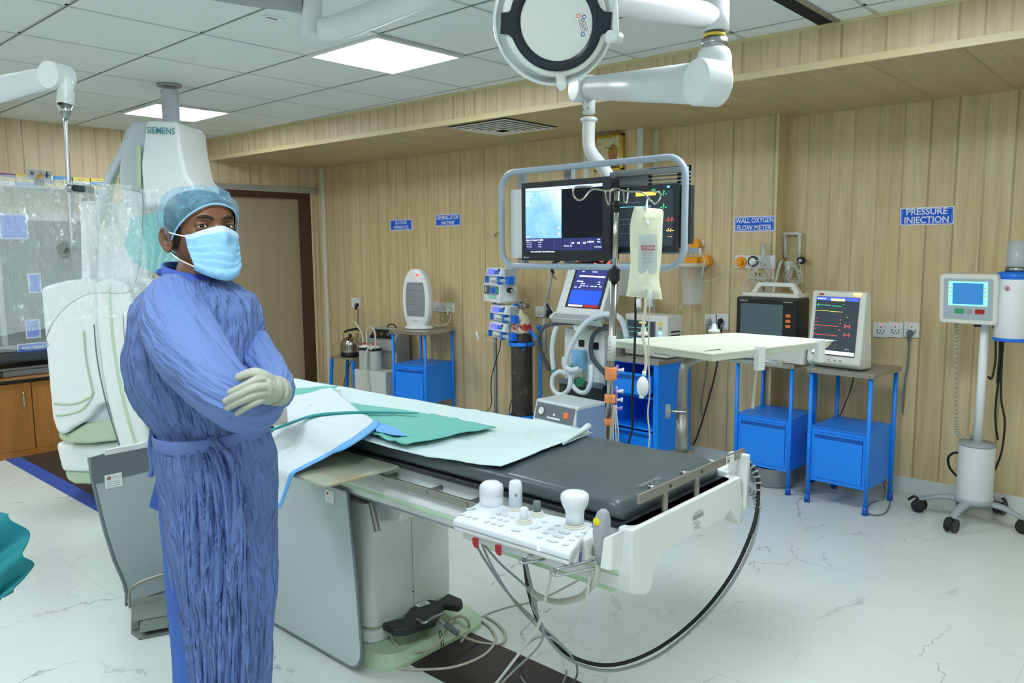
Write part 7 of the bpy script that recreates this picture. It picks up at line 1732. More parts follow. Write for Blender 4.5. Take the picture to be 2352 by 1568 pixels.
m = WB(); m.use('plastic_white'); cbq = PD(1476, 888, 2.6); m.ball(cbq, (.020, .020, .036)); m.cyl(PD(1474, 908, 2.6), PD(1473, 915, 2.6), .008, n=10); m.cyl(PD(1479, 862, 2.6), PD(1480, 852, 2.6), .007, n=10); m.build('squeeze_bulb', None, bg)
m = WB(); m.use('tube_clear'); m.tube([PD(a, b, 2.64) for a, b in ((1492, 704), (1490, 760), (1490, 830), (1492, 900), (1488, 950), (1492, 1000), (1488, 1035))], .0028, 6); tag(m.build('drip_line'), 'clear drip line falling from the pressure bag to the mattress', 'tubing')

# instrument tray on its own stand
zt_ = 1.19
tc = [PZ(px, py, zt_) for px, py in ((1400, 782), (1635, 815), (1915, 783), (1690, 766))]
tray = thing('instrument_tray', 'cream instrument tray on a bent steel post with round knob, over the table end', 'tray table', tuple((tc[0]+tc[2])/2-Vector((0, 0, zt_))))
mat('tray_cream', 'd5dacb', .3)
cc = (tc[0]+tc[1]+tc[2]+tc[3])/4
def ins(p, k, z): q = cc+(p-cc)*k; return (q.x, q.y, z)
m = WB(); m.use('tray_cream'); lv = [(1.0, zt_+.004), (1.01, zt_+.0), (.985, zt_-.004), (.955, zt_-.022), (.95, zt_-.025)]
V = [ins(p, k, z) for k, z in lv for p in tc]+[ins(p, k, z) for k, z in ((.94, zt_-.021), (.97, zt_-.001), (1.0, zt_+.004)) for p in tc]
F = []
for i in range(len(lv)-1):
    for j_ in range(4): F.append((i*4+j_, (i+1)*4+j_, (i+1)*4+(j_+1) % 4, i*4+(j_+1) % 4))
F.append((16, 17, 18, 19)[::-1]); o_ = 20
for i in range(2):
    for j_ in range(4): F.append((o_+i*4+j_, o_+i*4+(j_+1) % 4, o_+(i+1)*4+(j_+1) % 4, o_+(i+1)*4+j_)[::-1])
F.append((20, 21, 22, 23)); m.add(V, F); m.build('tray_top', None, tray, bevel=.003)
for px, zx in ((1737, 812), (1880, 796)):
    e = tc[1].lerp(tc[2], (px-1635)/(1915-1635)); dv = (tc[2]-tc[1]).normalized(); M = frame((e.x, e.y, zt_-.03), dv)
    m = WB(); m.use('mach_white'); m.prism(rrect(.034, .085, .003, 3), -.012, .012, M=M); m.build('edge_clip', None, tray, bevel=.003)
for px, py in ((1478, 762), (1640, 755)):
    q = PZ(px, py+8, zt_+.0); m = WB(); m.use('mach_white'); m.lathe([(.024, 0), (.024, .01), (.012, .014), (.009, .03), (.008, .035), (.001, .036)], (q.x, q.y, zt_-.0), 18); m.build('white_knob', None, tray)
pt_ = PZ(1572, 835, 1.13); dv = (tc[1]-tc[0]).normalized(); dq = (tc[3]-tc[0]).normalized()
post = PY(1565, 1050, 2.46); pxp, pyp = post.x, 2.46
m = WB(); m.use('steel'); r0 = PZ(1505, 808, zt_-.045); r1 = PZ(1800, 835, zt_-.045); m.cyl((r0.x, r0.y, zt_-.045), (r1.x, r1.y, zt_-.045), .009, n=14); m.build('support_rod', None, tray)
tp_ = Vector((pxp, 2.46, zt_-.045))
m = WB(); m.use('brushed'); z_t = tp_.z; m.tube([(pxp, pyp, TZ-.08), (pxp, pyp, z_t-.10), (pxp+.002, pyp, z_t-.05), (pxp+.008, pyp+.01, z_t-.015), (pxp+.03, pyp+.06, z_t+.005), (pxp+.06, pyp+.16, z_t+.01)], .0175, 14, sub=4); m.build('post', None, tray)
m = WB(); m.use('brushed'); zs_ = PY(1560, 935, 2.46).z; m.cyl((pxp, pyp, TZ-.09), (pxp, pyp, zs_), .021, n=18); m.build('outer_sleeve', None, tray)
kb = PY(1540, 944, 2.43); m = WB(); m.use('steel'); m.cyl((kb.x+.055, pyp-.01, kb.z), (kb.x, kb.y, kb.z), .006, n=10); ux_ = Vector((-.85, -.5, 0)).normalized(); m.use('mach_grey'); c_ = Vector((kb.x, kb.y, kb.z)); m.cyl(c_, c_+ux_*.018, .026, n=22); m.build('clamp_knob', None, tray, bevel=.002)
m = WB(); m.use('brushed'); m.box(pxp-.03, pxp+.03, TY_F-.02, pyp+.03, TZ-.065, TZ-.025); m.build('rail_clamp', None, tray, bevel=.003)
for px, py, lb_ in ((1722, 781, 'left'), (1765, 781, 'right')):
    q = PZ(px, py, zt_-.02); m = WB(); m.use('print_white'); M = Matrix.Translation((q.x, q.y, zt_-.021)) @ Matrix.Rotation(R(42), 4, 'Z'); m.prism(rrect(.05, .04, .004), 0, .006, M=M); tag(m.build('gauze_pack'), 'white flat swab pack lying in the instrument tray, %s one' % lb_, 'swab pack', 'swab packs in the tray')
m = WB(); m.use('tube_clear'); m.tube([PD(a, b, 2.9) for a, b in ((1738, 842), (1733, 880), (1729, 930), (1728, 938))], .006, 6); m.build('drain_tube', None, tray)
# ================================================================ the person
DP = 1.85
RT = Vector((.744, .668, 0)).normalized(); CF = Vector((.668, -.744, 0)).normalized(); UP = Vector((0, 0, 1))
def cloth_mat(name, ca, cb, fu, fv, strength=.8, dist=.02, seed=0):
    """creased cloth: creases run along the second UV axis (metres)"""
    t = NT(name)
    mp = t.n('ShaderNodeMapping'); mp.inputs['Scale'].default_value = (fu, fv, 1); mp.inputs['Location'].default_value = (seed, seed*2, seed); t.l(t.tc.outputs['UV'], mp.inputs['Vector'])
    n1 = t.noise(mp.outputs[0], 1.0, 3, .5, 1.0); n2 = t.noise(mp.outputs[0], 2.3, 3, .5, .8)
    def ridge(n_): return t.math('POWER', t.math('SUBTRACT', 1, t.math('MULTIPLY', t.math('ABSOLUTE', t.math('SUBTRACT', n_, .5)), 4), clamp=True), 1.5)
    h = t.math('ADD', ridge(n1), t.math('MULTIPLY', ridge(n2), .5))
    t.bump(h, strength, dist)
    n3 = t.noise(t.map(), 3, 2)
    t.l(t.mix(n3, ca, cb), t.b.inputs['Base Color']); t.b.inputs['Roughness'].default_value = .7
    return t.m
cloth_mat('gown_blue', '6882bc', '506ba8', 26, 4.5, .9, .012)
cloth_mat('gown_sleeve', '6a84c0', '5872b2', 20, 3.5, .7, .008, 3)
cloth_mat('gown_inner', '3c68bc', '3259aa', 8, 2, .2, .006, 5)
mat('collar_blue', '3f58b0', .75)
mat('glove', 'a9ad9e', .5, bump=.12, bscale=60, bdist=.002)
t = NT('skin'); n1 = t.noise(t.map(), 14, 3); t.l(t.mix(n1, '6c4630', '7e543a'), t.b.inputs['Base Color']); t.b.inputs['Roughness'].default_value = .45
t.b.inputs['Subsurface Weight'].default_value = .08; t.b.inputs['Subsurface Radius'].default_value = (.01, .004, .002)
mat('hair_black', '14100e', .6, bump=.6, bscale=120, bdist=.003, stretch=(1, 1, .2))
mat('eye_white', 'cfc4b8', .2); mat('iris_dark', '1c100a', .1); mat('brow', '35231a', .9); mat('lip_skin', '70412f', .5)
t = NT('cap_fabric'); n1 = t.noise(t.map(scale=(1, 1, 1)), 40, 5, .7, 1.0); t.l(t.mix(n1, '6cbce0', 'a8daf2'), t.b.inputs['Base Color']); t.b.inputs['Roughness'].default_value = .8
t.l(t.math('MULTIPLY_ADD', n1, .6, .02), t.b.inputs['Alpha']); t.bump(n1, .5, .006)
t = NT('mask_blue'); n1 = t.noise(t.map(), 180, 2); t.l(t.mix(n1, '86c2ec', '9accf0'), t.b.inputs['Base Color']); t.b.inputs['Roughness'].default_value = .8; t.bump(n1, .15, .001)
mat('mask_white', 'c8dcf4', .8); mat('strap_white', 'e8ecee', .6)

def pp(px, py, d=DP): return PD(px, py, d)
base = pp(470, 1000)
person = thing('person', 'person in crinkled blue surgical gown, cap and face mask standing with crossed arms', 'person', (base.x, base.y, 0))
# body frame: turned to the right of the picture
TB = R(68)
FB = (CF*math.cos(TB)+RT*math.sin(TB)).normalized(); LB = (RT*math.cos(TB)-CF*math.sin(TB)).normalized()
def crk(a, s, A, seed, fa=7, fs=5):
    w_ = noise.noise(Vector((a*2, s*4, seed+9)))*.8
    n_ = 1-abs(noise.noise(Vector((a*fa+w_, s*fs, seed))))*2.2
    n2 = 1-abs(noise.noise(Vector((a*fa*2.3+w_*2, s*fs*2, seed+3))))*2
    return A*(n_*.7+n2*.3)
def sweep(name, secs, nu, nv, m_, A=.006, seed=0, fa=7, fs=5, ex=2.25, parent=None, ax=None, cap=True, extra=None, solid=0):
    """secs: (centre, half width, half depth); frame axes given by ax(i) -> (X, Y)"""
    n = len(secs)
    def at(v):
        q = v*(n-1); i = min(int(q), n-2); t_ = q-i
        def cr(f): 
            a, b, c, d = f(max(i-1, 0)), f(i), f(i+1), f(min(i+2, n-1))
            return .5*((2*b)+(c-a)*t_+(2*a-5*b+4*c-d)*t_*t_+(3*b-a-3*c+d)*t_**3)
        return cr(lambda k: secs[k][0]), cr(lambda k: secs[k][1]), cr(lambda k: secs[k][2])
    mb = WB(); mb.use(m_); V = []; L = 0; prev = None; ln = []
    for j in range(nv+1):
        c, a, b = at(j/nv)
        if prev is not None: L += (c-prev).length
        prev = c; ln.append(L)
    for j in range(nv+1):
        v = j/nv; c, a, b = at(v)
        if ax: X, Y = ax
        else:
            c2 = at(min(1, v+.01))[0]; c1 = at(max(0, v-.01))[0]; T = (c2-c1).normalized(); X = T.cross(UP if abs(T.z) < .95 else RT).normalized(); Y = T.cross(X)
        for i in range(nu):
            an = 2*PI*i/nu; ca, sa_ = math.cos(an), math.sin(an)
            r_ = (abs(ca)**ex+abs(sa_)**ex)**(-1/ex)
            circ = (a+b)
            d = crk(0, 0, 0, 0)
            px_, py_ = math.cos(an)*3.0, math.sin(an)*3.0
            w_ = noise.noise(Vector((px_*.7, py_*.7, ln[j]*5+seed)))*1.2
            n1 = 1-abs(noise.noise(Vector((px_*fa*circ+w_, py_*fa*circ-w_, ln[j]*fs+seed))))*2.6
            n2 = 1-abs(noise.noise(Vector((px_*fa*circ*1.8, py_*fa*circ*1.8, ln[j]*fs*2.2+seed+7))))*2.4
            d = A*(n1*.65+n2*.35)
            if extra: d += extra(an, v)
            V.append(c+X*((a*r_+d)*ca)+Y*((b*r_+d)*sa_))
    F = []; UVs = []; Rm = sum(q[1]+q[2] for q in secs)/len(secs)/2; K_ = 2*PI*Rm/nu
    for j in range(nv):
        for i in range(nu):
            i2 = (i+1) % nu; F.append((j*nu+i, j*nu+i2, (j+1)*nu+i2, (j+1)*nu+i)); UVs.append(((i*K_, ln[j]), ((i+1)*K_, ln[j]), ((i+1)*K_, ln[j+1]), (i*K_, ln[j+1])))
    if cap: UVs += [[(0, 0)]*nu, [(0, 0)]*nu]
    mb.uv = UVs
    if cap:
        F.append(tuple(range(nu))[::-1]); F.append(tuple(nv*nu+i for i in range(nu)))
    mb.add(V, F, True)
    return mb if name is None else mb.build(name, None, parent or person, solid=solid)
def S(px, py, hw, ry, d=DP): return (pp(px, py, d), hw, ry)
gown = sweep('gown', [S(446, 640, .064, .060), S(450, 658, .10, .08), S(452, 682, .135, .11), S(452, 715, .155, .125), S(452, 770, .158, .132), S(452, 830, .158, .138), S(460, 890, .150, .134), S(474, 940, .138, .120), S(488, 972, .128, .106), S(490, 990, .128, .102)],
             230, 130, 'gown_blue', .011, 1, 5.0, 4, ax=(LB, FB))
# skirt of the gown: wrapped, leaves the inner trousers visible at the back
sk_ = sweep('gown_skirt', [S(490, 988, .128, .102), S(492, 1010, .134, .108), S(499, 1060, .138, .112), S(508, 1140, .130, .108), S(513, 1230, .124, .106), S(519, 1320, .116, .102), S(526, 1420, .104, .094), S(529, 1500, .094, .086), S(530, 1570, .088, .08), S(530, 1640, .085, .078)],
            230, 190, 'gown_blue', .011, 4, 5.5, 2.4, ax=(LB, FB), parent=gown)
# overlapping front panel edge and drape folds
m = WB(); m.use('gown_blue')
A_ = crom([pp(380, 1000, 1.84), pp(398, 1080, 1.76), pp(412, 1200, 1.73), pp(420, 1330, 1.73), pp(436, 1450, 1.74), pp(450, 1600, 1.74)], 10)
B_ = crom([pp(500, 1000, 1.73), pp(545, 1080, 1.715), pp(560, 1200, 1.72), pp(566, 1330, 1.73), pp(570, 1450, 1.74), pp(572, 1600, 1.75)], 10)
def fn(u, v):
    q = v*(len(A_)-1); i = min(int(q), len(A_)-2); a = A_[i].lerp(A_[i+1], q-i); b = B_[i].lerp(B_[i+1], q-i); p = a.lerp(b, u)
    n1 = 1-abs(noise.noise(Vector((u*8+v*2, v*3, 2))))*2.4; n2 = 1-abs(noise.noise(Vector((u*17+v*4, v*6, 5))))*2.4
    bul = math.sin(min(1, u*1.0)*PI)*.02
    return p-_w*(n1*.011+n2*.006+bul)+_w*.004
m.grid(110, 190, fn); m.uv = [tuple((((k % 110)+a)*.0018, ((k//110)+b)*.0035) for a, b in ((0, 0), (1, 0), (1, 1), (0, 1))) for k in range(len(m.f))]; m.build('gown_front_panel', None, gown, solid=.003)
# belt
def ringp(py0, tilt, r1, r2, cx, n=40):
    out = []
    for i in range(n):
        a = 2*PI*i/n; c = pp(cx, py0); out.append(c+LB*(r1*math.cos(a))+FB*(r2*math.sin(a))+UP*(tilt*math.cos(a)))
    return out
m = WB(); m.use('gown_sleeve'); m.tube(ringp(990, .006, .146, .112, 491), .009, 8, closed=True, sub=1, flat=(.35, 1.9)); m.build('belt', None, gown)
m = WB(); m.use('gown_sleeve'); m.tube([pp(a, b, 1.80) for a, b in ((385, 990), (372, 980), (362, 985), (364, 997), (378, 999), (388, 994))], .006, 8, flat=(1, .6)); m.tube([pp(a, b, 1.79) for a, b in ((338, 920), (348, 945), (350, 985), (346, 1030), (350, 1070), (345, 1095))], .005, 8, flat=(1.4, .5)); m.tube([pp(a, b, 1.80) for a, b in ((362, 950), (354, 980), (358, 1000))], .004, 8); m.build('belt_tie', None, gown)
# tail of the inner gown at the back and trousers
m = WB(); m.use('gown_inner'); P_ = [pp(a, b, 1.93) for a, b in ((386, 1005), (366, 1060), (350, 1120), (338, 1166), (374, 1180), (410, 1190), (410, 1005))]
m.add([tuple(p) for p in P_]+[tuple(p+_w*.05) for p in P_], [tuple(range(7))[::-1], tuple(range(7, 14))]+[(i, (i+1) % 7, 7+(i+1) % 7, 7+i) for i in range(7)]); m.build('gown_tail', None, gown, bevel=.008)
def leg(cx, d, n_):
    k = [S(cx, 1000, .075, .075, d), S(cx+2, 1150, .074, .074, d), S(cx+7, 1300, .069, .069, d), S(cx+12, 1450, .062, .062, d), S(cx+18, 1600, .058, .058, d)]
    e = k[-1][0]; k.append((Vector((e.x, e.y, .12)), .055, .06))
    return sweep('trouser_leg', k, 70, 60, 'gown_inner', .003, n_, 5, 3, ax=(LB, FB))
leg(446, 1.84, 3); leg(530, 1.97, 5)
for cx, d in ((465, 1.88), (550, 1.95)):
    e = pp(cx, 1600, d); m = WB(); m.use('black_soft'); c0 = Vector((e.x, e.y, 0))
    loft(m, [[tuple(c0+FB*(x)+LB*(w_*math.cos(2*PI*i/16))+UP*max(0, .035+h_*math.sin(2*PI*i/16))) for i in range(16)] for x, w_, h_ in ((-.09, .02, .03), (-.07, .038, .045), (0, .042, .05), (.08, .046, .035), (.15, .04, .028), (.175, .02, .02))]); m.build('shoe', None, person)
# sleeves ------------------------------------------------------------------
def puckers(an, v): return 0
sweep('right_sleeve', [(pp(408, 664, 1.82), .035, .035), (pp(398, 692, 1.76), .060, .062), (pp(406, 742, 1.71), .073, .070), (pp(434, 800, 1.67), .076, .070), (pp(474, 855, 1.645), .070, .064), (pp(520, 905, 1.63), .062, .058), (pp(556, 935, 1.635), .055, .052), (pp(584, 940, 1.65), .048, .046), (pp(606, 922, 1.67), .042, .042), (pp(618, 890, 1.70), .036, .036)],
      110, 130, 'gown_sleeve', .004, 11, 9, 4, ex=2.1, parent=gown)
sweep('left_sleeve', [(pp(505, 690, 1.95), .04, .04), (pp(522, 712, 1.94), .05, .048), (pp(546, 748, 1.93), .052, .05), (pp(572, 792, 1.90), .050, .048), (pp(596, 832, 1.85), .048, .046), (pp(618, 868, 1.79), .046, .046), (pp(627, 893, 1.73), .044, .044), (pp(622, 905, 1.68), .036, .036)],
      100, 110, 'gown_sleeve', .005, 17, 9, 5, ex=2.1, parent=gown)
m = WB(); m.use('gown_sleeve')
m.ball(pp(628, 922, 1.72), (.026, .026, .020)); o = m.build('cuff', None, gown)
m = WB(); m.use('gown_blue'); 
# collar
def nk(cx, cy, rx, ry, tilt, d=DP, n=30): return [pp(cx, cy, d)+LB*(rx*math.cos(2*PI*i/n))+FB*(ry*math.sin(2*PI*i/n))+UP*(tilt*math.sin(2*PI*i/n)) for i in range(n)]
m = WB(); m.use('collar_blue'); loft(m, [nk(450, 662, .088, .08, -.008), nk(447, 636, .074, .070, -.010), nk(443, 616, .069, .066, -.016), nk(443, 616, .065, .062, -.016), nk(446, 645, .066, .062, -.010)], caps=False); m.build('collar', None, gown)
m = WB(); m.use('collar_blue'); m.ball(pp(370, 625, 1.86), (.011, .011, .009)); m.tube([pp(368, 628, 1.86), pp(380, 634, 1.85), pp(400, 638, 1.83)], .006, 8); m.build('collar_tie', None, gown)

# head ----------------------------------------------------------------------
DH = DP
HY = R(49)
FH = (CF*math.cos(HY)+RT*math.sin(HY)).normalized(); FH = (FH+UP*.13).normalized(); LH = UP.cross(FH).normalized(); LH = LH if LH.dot(RT) > 0 else -LH
UH = FH.cross(LH).normalized(); UH = UH if UH.z > 0 else -UH
HC = pp(461, 531, DH)                    # centre of the skull at eye height
MH = Matrix(((LH.x, UH.x, FH.x, HC.x), (LH.y, UH.y, FH.y, HC.y), (LH.z, UH.z, FH.z, HC.z), (0, 0, 0, 1)))
KH = .93
# height above the eyes: (h, half width, front, back)
HS = [(-.118, .022, .070, .02), (-.110, .036, .082, -.02), (-.095, .048, .088, -.045), (-.075, .057, .089, -.062), (-.05, .065, .089, -.07), (-.02, .072, .090, -.078), (0, .0745, .088, -.082), (.02, .076, .092, -.085), (.042, .0765, .093, -.086), (.063, .072, .084, -.083), (.08, .061, .066, -.072), (.092, .043, .045, -.058), (.100, .018, .018, -.022), (.1015, .002, .002, -.002)]
def hsec(h):
    for i in range(len(HS)-1):
        if HS[i][0] <= h <= HS[i+1][0]:
            t_ = (h-HS[i][0])/(HS[i+1][0]-HS[i][0])
            return [HS[i][k]*(1-t_)+HS[i+1][k]*t_ for k in (1, 2, 3)]
    return HS[-1][1:] if h > 0 else HS[0][1:]
def hpoint(h, an, grow=0.0):
    """an=0: his left side, 90 deg: front"""
    w_, f_, b_ = hsec(h); cz_ = (f_+b_)/2; dz = (f_-b_)/2
    ca, sa_ = math.cos(an), math.sin(an); ex = 2.2
    r_ = (abs(ca)**ex+abs(sa_)**ex)**(-1/ex)
    return Vector(((w_+grow)*r_*ca, h+(grow*.6 if h > .08 else 0), cz_+(dz+grow)*r_*sa_))
def gs(x, s_): return math.exp(-(x/s_)**2)
def face(p):
    x, y, z = p
    if z > .02:
        # nose bridge and nose, eye sockets, brow ridge, cheeks
        z += .020*gs(x, .011)*gs(y+.035, .022)+.007*gs(x, .010)*gs(y+.008, .016)
        for s_ in (-1, 1):
            z -= .0085*gs(x-s_*.034, .017)*gs(y+.000, .012)
            z += .0045*gs(x-s_*.030, .022)*gs(y-.019, .008)
            z += .003*gs(x-s_*.042, .018)*gs(y+.032, .016)
        z += .004*gs(x, .02)*gs(y+.075, .012)
    return Vector((x, y, z))
m = WB(); m.use('skin'); NU, NV = 96, 90; V = []; F = []
for j in range(NV+1):
    h = -.118+(.2194)*j/NV
    for i in range(NU): V.append(MH @ (face(hpoint(h, 2*PI*i/NU))*KH))
for j in range(NV):
    for i in range(NU): F.append((j*NU+i, j*NU+(i+1) % NU, (j+1)*NU+(i+1) % NU, (j+1)*NU+i))
F.append(tuple(range(NU))[::-1]); F.append(tuple(NV*NU+i for i in range(NU)))
m.add(V, F, True)
# neck joined into the same surface by the voxel remesh below
nb = MH @ Vector((0, -.08, -.005)); nt_ = pp(450, 665, DP)
v0 = len(m.v); m.cyl(nt_, nb, .058, .054, 28); m.ball(nb, (.054, .054, .05))
# ear (his right, towards us)
def ear(sx):
    b_ = Vector((sx*.074, -.020, -.010))*KH
    def E(y, z, o): return MH @ (b_+Vector((sx*(.004+o+.30*max(0, -z)), y, z)))
    hel = [E(y, z, .006) for y, z in ((-.004, .012), (.010, .013), (.022, .007), (.027, -.003), (.024, -.014), (.012, -.021), (-.004, -.020), (-.016, -.013), (-.025, -.004), (-.026, .005), (-.018, .010))]
    m.tube(hel, [.003, .0036, .004, .004, .004, .0038, .0036, .004, .0052, .005, .003], 8, sub=3)
    m.tube([E(y, z, .004) for y, z in ((.017, -.004), (.010, -.012), (-.004, -.012), (-.014, -.004))], .0032, 8)
    m.ball(MH @ (b_+Vector((sx*.003, -.003, .010))), (.004, .006, .005))
    V = [E(0, -.004, -.002)]; n_ = 20
    for k in range(n_): a = 2*PI*k/n_; V.append(E(.026*math.sin(a), -.004+.016*math.cos(a), .003))
    W = [E(0, -.004, -.008)]+[MH @ (b_+Vector((-sx*.004, .020*math.sin(2*PI*k/n_), -.002+.012*math.cos(2*PI*k/n_)))) for k in range(n_)]
    m.add(V+W, [(0, 1+(k+1) % n_, 1+k) for k in range(n_)]+[(n_+1, n_+2+k, n_+2+(k+1) % n_) for k in range(n_)]+[(1+k, 1+(k+1) % n_, n_+2+(k+1) % n_, n_+2+k) for k in range(n_)], True)
ear(-1); ear(1)
body = m.build('body', None, person)
d = body.modifiers.new('rm', 'REMESH'); d.mode = 'VOXEL'; d.voxel_size = .0022; d.use_smooth_shade = True
d = body.modifiers.new('sm', 'SMOOTH'); d.iterations = 3; d.factor = .5
# eyes
for s_ in (-1, 1):
    ec = face(Vector((s_*.034, .000, hpoint(0, PI/2).z-.003)))*KH
    c = Vector((s_*.0345*KH, .0005, ec.z-.0035))
    R0 = .0115
    e = thing_e = WB(); e.use('eye_white'); e.ball((0, 0, 0), R0, n=24, k=16, M=MH @ Matrix.Translation(c)); gx = Vector((-.42, .02, 1)).normalized()
    gz = (MH.to_3x3().inverted() @ ((Vector((0, 0, CAMZ))-HC).normalized())).normalized(); gz = (gz*.8+Vector((.0, 0, .2))).normalized()
    e.use('iris_dark'); e.ball((0, 0, 0), .0066, n=20, k=12, M=MH @ Matrix.Translation(c+gz*(R0-.0052))); e.build('eye', None, body)
    # lids
    for up_, ang0, ang1 in ((1, 17, 85), (-1, -19, -85)):
        mb = WB(); mb.use('skin'); rr = R0+.0012
        def fn(u, v, c=c, rr=rr, a0=ang0, a1=ang1):
            lon = R(-85+170*u); open_ = math.cos(lon)
            la = R(a0)*max(.12, open_)*(1-v)+R(a1)*v if True else 0
            return MH @ (c+Vector((rr*1.18*math.sin(lon)*math.cos(la*.5), rr*math.sin(la), rr*math.cos(lon)*math.cos(la))))
        mb.grid(22, 10, fn); mb.build('eyelid', None, body, solid=.0012)
    mb = WB(); mb.use('brow'); pts = []
    lp = []
    for k in range(9):
        u = k/8; x = s_*(.012+.036*u); y = (.0165+.0065*math.sin(u*PI*.75))
        an = math.acos(max(-1, min(1, x/.078))); p = face(hpoint(y, an)); lp.append(MH @ (Vector((p.x, p.y, p.z+.0004))*KH))
    mb.tube(lp, [.0014, .0034, .004, .0036, .0016], 8, flat=(1, 1.0), sub=3); mb.build('eyebrow', None, body)
    # lash line
    mb = WB(); mb.use('brow'); mb.tube([MH @ (c+Vector((R0*1.2*math.sin(R(a)), R0*math.sin(R(17))*max(.12, math.cos(R(a)))+.0004, (R0+.002)*math.cos(R(a))*math.cos(R(17)*math.cos(R(a)))))) for a in range(-70, 71, 20)], .0008, 5, sub=2); mb.build('eyelashes', None, body)
# sideburn and hair under the cap
def rimh(an):
    """lower rim of the cap by angle (90 deg = forehead, 0/180 = sides, 270 = nape)"""
    f_ = math.sin(an); return (.052*max(f_, 0)**1.3-.022*(1-max(f_, 0))**1.2 if f_ > 0 else -.022-.035*(-f_))
m = WB(); m.use('hair_black'); V = []; NU, NV = 90, 40
for j in range(NV+1):
    for i in range(NU):
        an = 2*PI*i/NU; h0 = rimh(an)+.004; sidb = -.022 if abs(math.cos(an)) > .93 and math.sin(an) > -.35 else 0
        h = (h0+sidb)+(.1014-h0-sidb)*(j/NV); V.append(MH @ (hpoint(h, an, .004)*KH+Vector((0, 0, 0))))
F = [(j*NU+i, j*NU+(i+1) % NU, (j+1)*NU+(i+1) % NU, (j+1)*NU+i) for j in range(NV) for i in range(NU)]; F.append(tuple(NV*NU+i for i in range(NU)))
m.add(V, F, True); m.build('hair', None, body)
m = WB(); m.use('cap_fabric'); V = []; NU, NV = 150, 60
for j in range(NV+1):
    for i in range(NU):
        an = 2*PI*i/NU; h0 = rimh(an); t_ = j/NV; h = h0+(.1014-h0)*t_
        back = max(0, -math.sin(an)*.15)
        puff = .008+(.010+.016*back)*math.sin(min(1, t_*1.6)*PI/2) 
        puff += .0022*math.sin(an*46+3*noise.noise(Vector((an*3, t_*3, 1))))*(1-t_)*.6+.004*noise.noise(Vector((math.cos(an)*4, math.sin(an)*4, t_*6)))
        V.append(MH @ (hpoint(h, an, puff)*KH))
F = [(j*NU+i, j*NU+(i+1) % NU, (j+1)*NU+(i+1) % NU, (j+1)*NU+i) for j in range(NV) for i in range(NU)]; F.append(tuple(NV*NU+i for i in range(NU)))
m.add(V, F, True); cp_ = m.build('surgical_cap', None, body)
m = WB(); m.use('cap_fabric'); m.use('mask_blue'); m.tube([MH @ (hpoint(rimh(2*PI*i/90)+.001, 2*PI*i/90, .009)*KH) for i in range(90)], .0022, 6, closed=True, sub=1); m.build('elastic_rim', None, cp_)
# face mask
def mk(u, v):
    """u -1..1 across, v 0 top .. 1 bottom, head space"""
    top = -.006+.0*abs(u)-.016*min(1, abs(u)*1.25)**1.3+.004
    bot = -.138+.034*abs(u)**1.6
    y = top*(1-v)+bot*v
    th = u*R(60)
    h = max(y, -.112); w_, f_, b_ = hsec(h)
    rx = max(w_, .060)+.009; rz = max(f_, .088)+.012
    x = rx*math.sin(th)*1.02; z = rz*math.cos(th)**.8 if math.cos(th) > 0 else 0
    z = z*.9+.008
    z += .020*gs(u, .26)*gs(v-.18, .22)+.012*gs(u, .55)*gs(v-.52, .28)
    if v > .8: z += .006*math.sin((v-.8)*5*PI)-(v-.8)*.02
    for pv in (.36, .52, .68): z += .0035*math.tanh((v-pv-.05*(1-abs(u))*math.sin(u*3))*60)*(.3+.7*abs(math.sin(u*4+pv*9)))*.5
    z += .0014*noise.noise(Vector((u*6, v*9, 1)))
    if abs(u) > .8: x += (abs(u)-.8)*.03*(1 if u > 0 else -1)*gs(v-.55, .3)
    return Vector((x, y, z))*KH
m = WB(); m.use('mask_blue'); m.grid(70, 60, lambda u, v: MH @ mk(u*2-1, v)); 
m.mats.append(MT['mask_white'])
for k in range(len(m.f)):
    if k//70 < 7: m.fm[k] = 1
fmk = m.build('face_mask', None, body, solid=.0015)
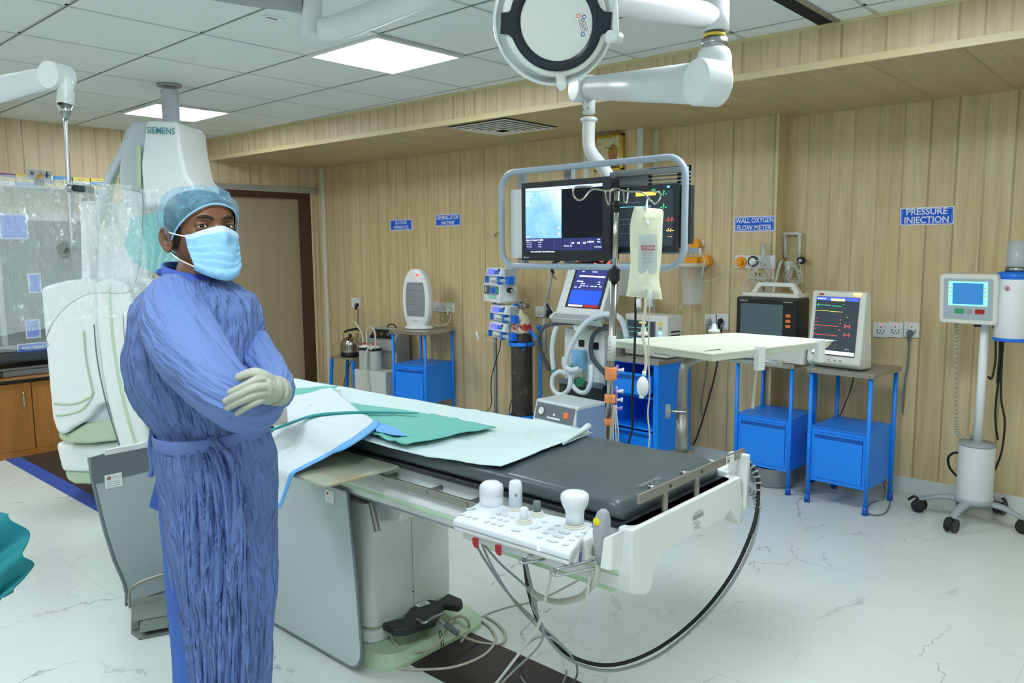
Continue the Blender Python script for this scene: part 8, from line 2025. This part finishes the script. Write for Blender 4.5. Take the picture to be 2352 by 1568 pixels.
for s_ in (-1, 1):
    m = WB(); m.use('strap_white')
    e0 = Vector((s_*.078, .002, -.012))*KH; e1 = Vector((s_*.078, -.050, -.010))*KH
    def out_(v, k=.003): return v+Vector((s_*k, 0, 0))
    a0_, a1_ = mk(s_*.98, .05), mk(s_*.98, .93)
    m.tube([MH @ p for p in (a0_, out_(a0_.lerp(e0, .5), .010), out_(e0, .004))], .0016, 6); m.tube([MH @ p for p in (a1_, out_(a1_.lerp(e1, .5), .010), out_(e1, .004))], .0016, 6); m.build('ear_loop', None, fmk)


# gloved left hand on the right upper arm --------------------------------------------
m = WB(); m.use('glove')
W0 = pp(650, 893, 1.64); 
def H(px, py, d): return pp(px, py, d)
kn = [(592, 872, 1.560), (588, 889, 1.553), (588, 906, 1.556), (594, 921, 1.563)]
tips = [(529, 903-3, 1.552), (519, 920, 1.556), (523, 936, 1.562), (546, 948, 1.568)]
mids = [(560, 887, 1.548), (553, 904, 1.546), (556, 920, 1.550), (570, 933, 1.558)]
pms = [(622, 880, 1.60), (622, 890, 1.59), (620, 902, 1.59), (618, 912, 1.60)]
rad = [.0079, .0082, .0079, .0073]
for k in range(4):
    m.tube([H(*pms[k]), H(*kn[k]), H(*mids[k]), H(*tips[k])], [rad[k]*1.45, rad[k]*1.16, rad[k]*1.02, rad[k]*.95, rad[k]*.86], 14, sub=5); m.ball(H(*tips[k]), rad[k]*.86)
m.tube([H(626, 886, 1.62), H(606, 867, 1.585), H(590, 858, 1.575), H(570, 860, 1.572), H(551, 866, 1.572)], [.020, .016, .0125, .0125, .011, .0095], 14, sub=5); m.ball(H(551, 866, 1.572), .0096)
m.ball(H(624, 893, 1.615), (.026, .026, .030)); m.ball(H(606, 892, 1.585), (.022, .020, .029)); m.ball(H(598, 895, 1.574), (.016, .015, .027)); m.ball(H(614, 896, 1.60), (.024, .022, .031))
m.cyl(H(634, 900, 1.67), H(627, 896, 1.63), .035, .032, 24)
hd_ = m.build('gloved_hand', None, body)
d = hd_.modifiers.new('rm', 'REMESH'); d.mode = 'VOXEL'; d.voxel_size = .0010; d.use_smooth_shade = True
d = hd_.modifiers.new('sm', 'SMOOTH'); d.iterations = 3; d.factor = .5
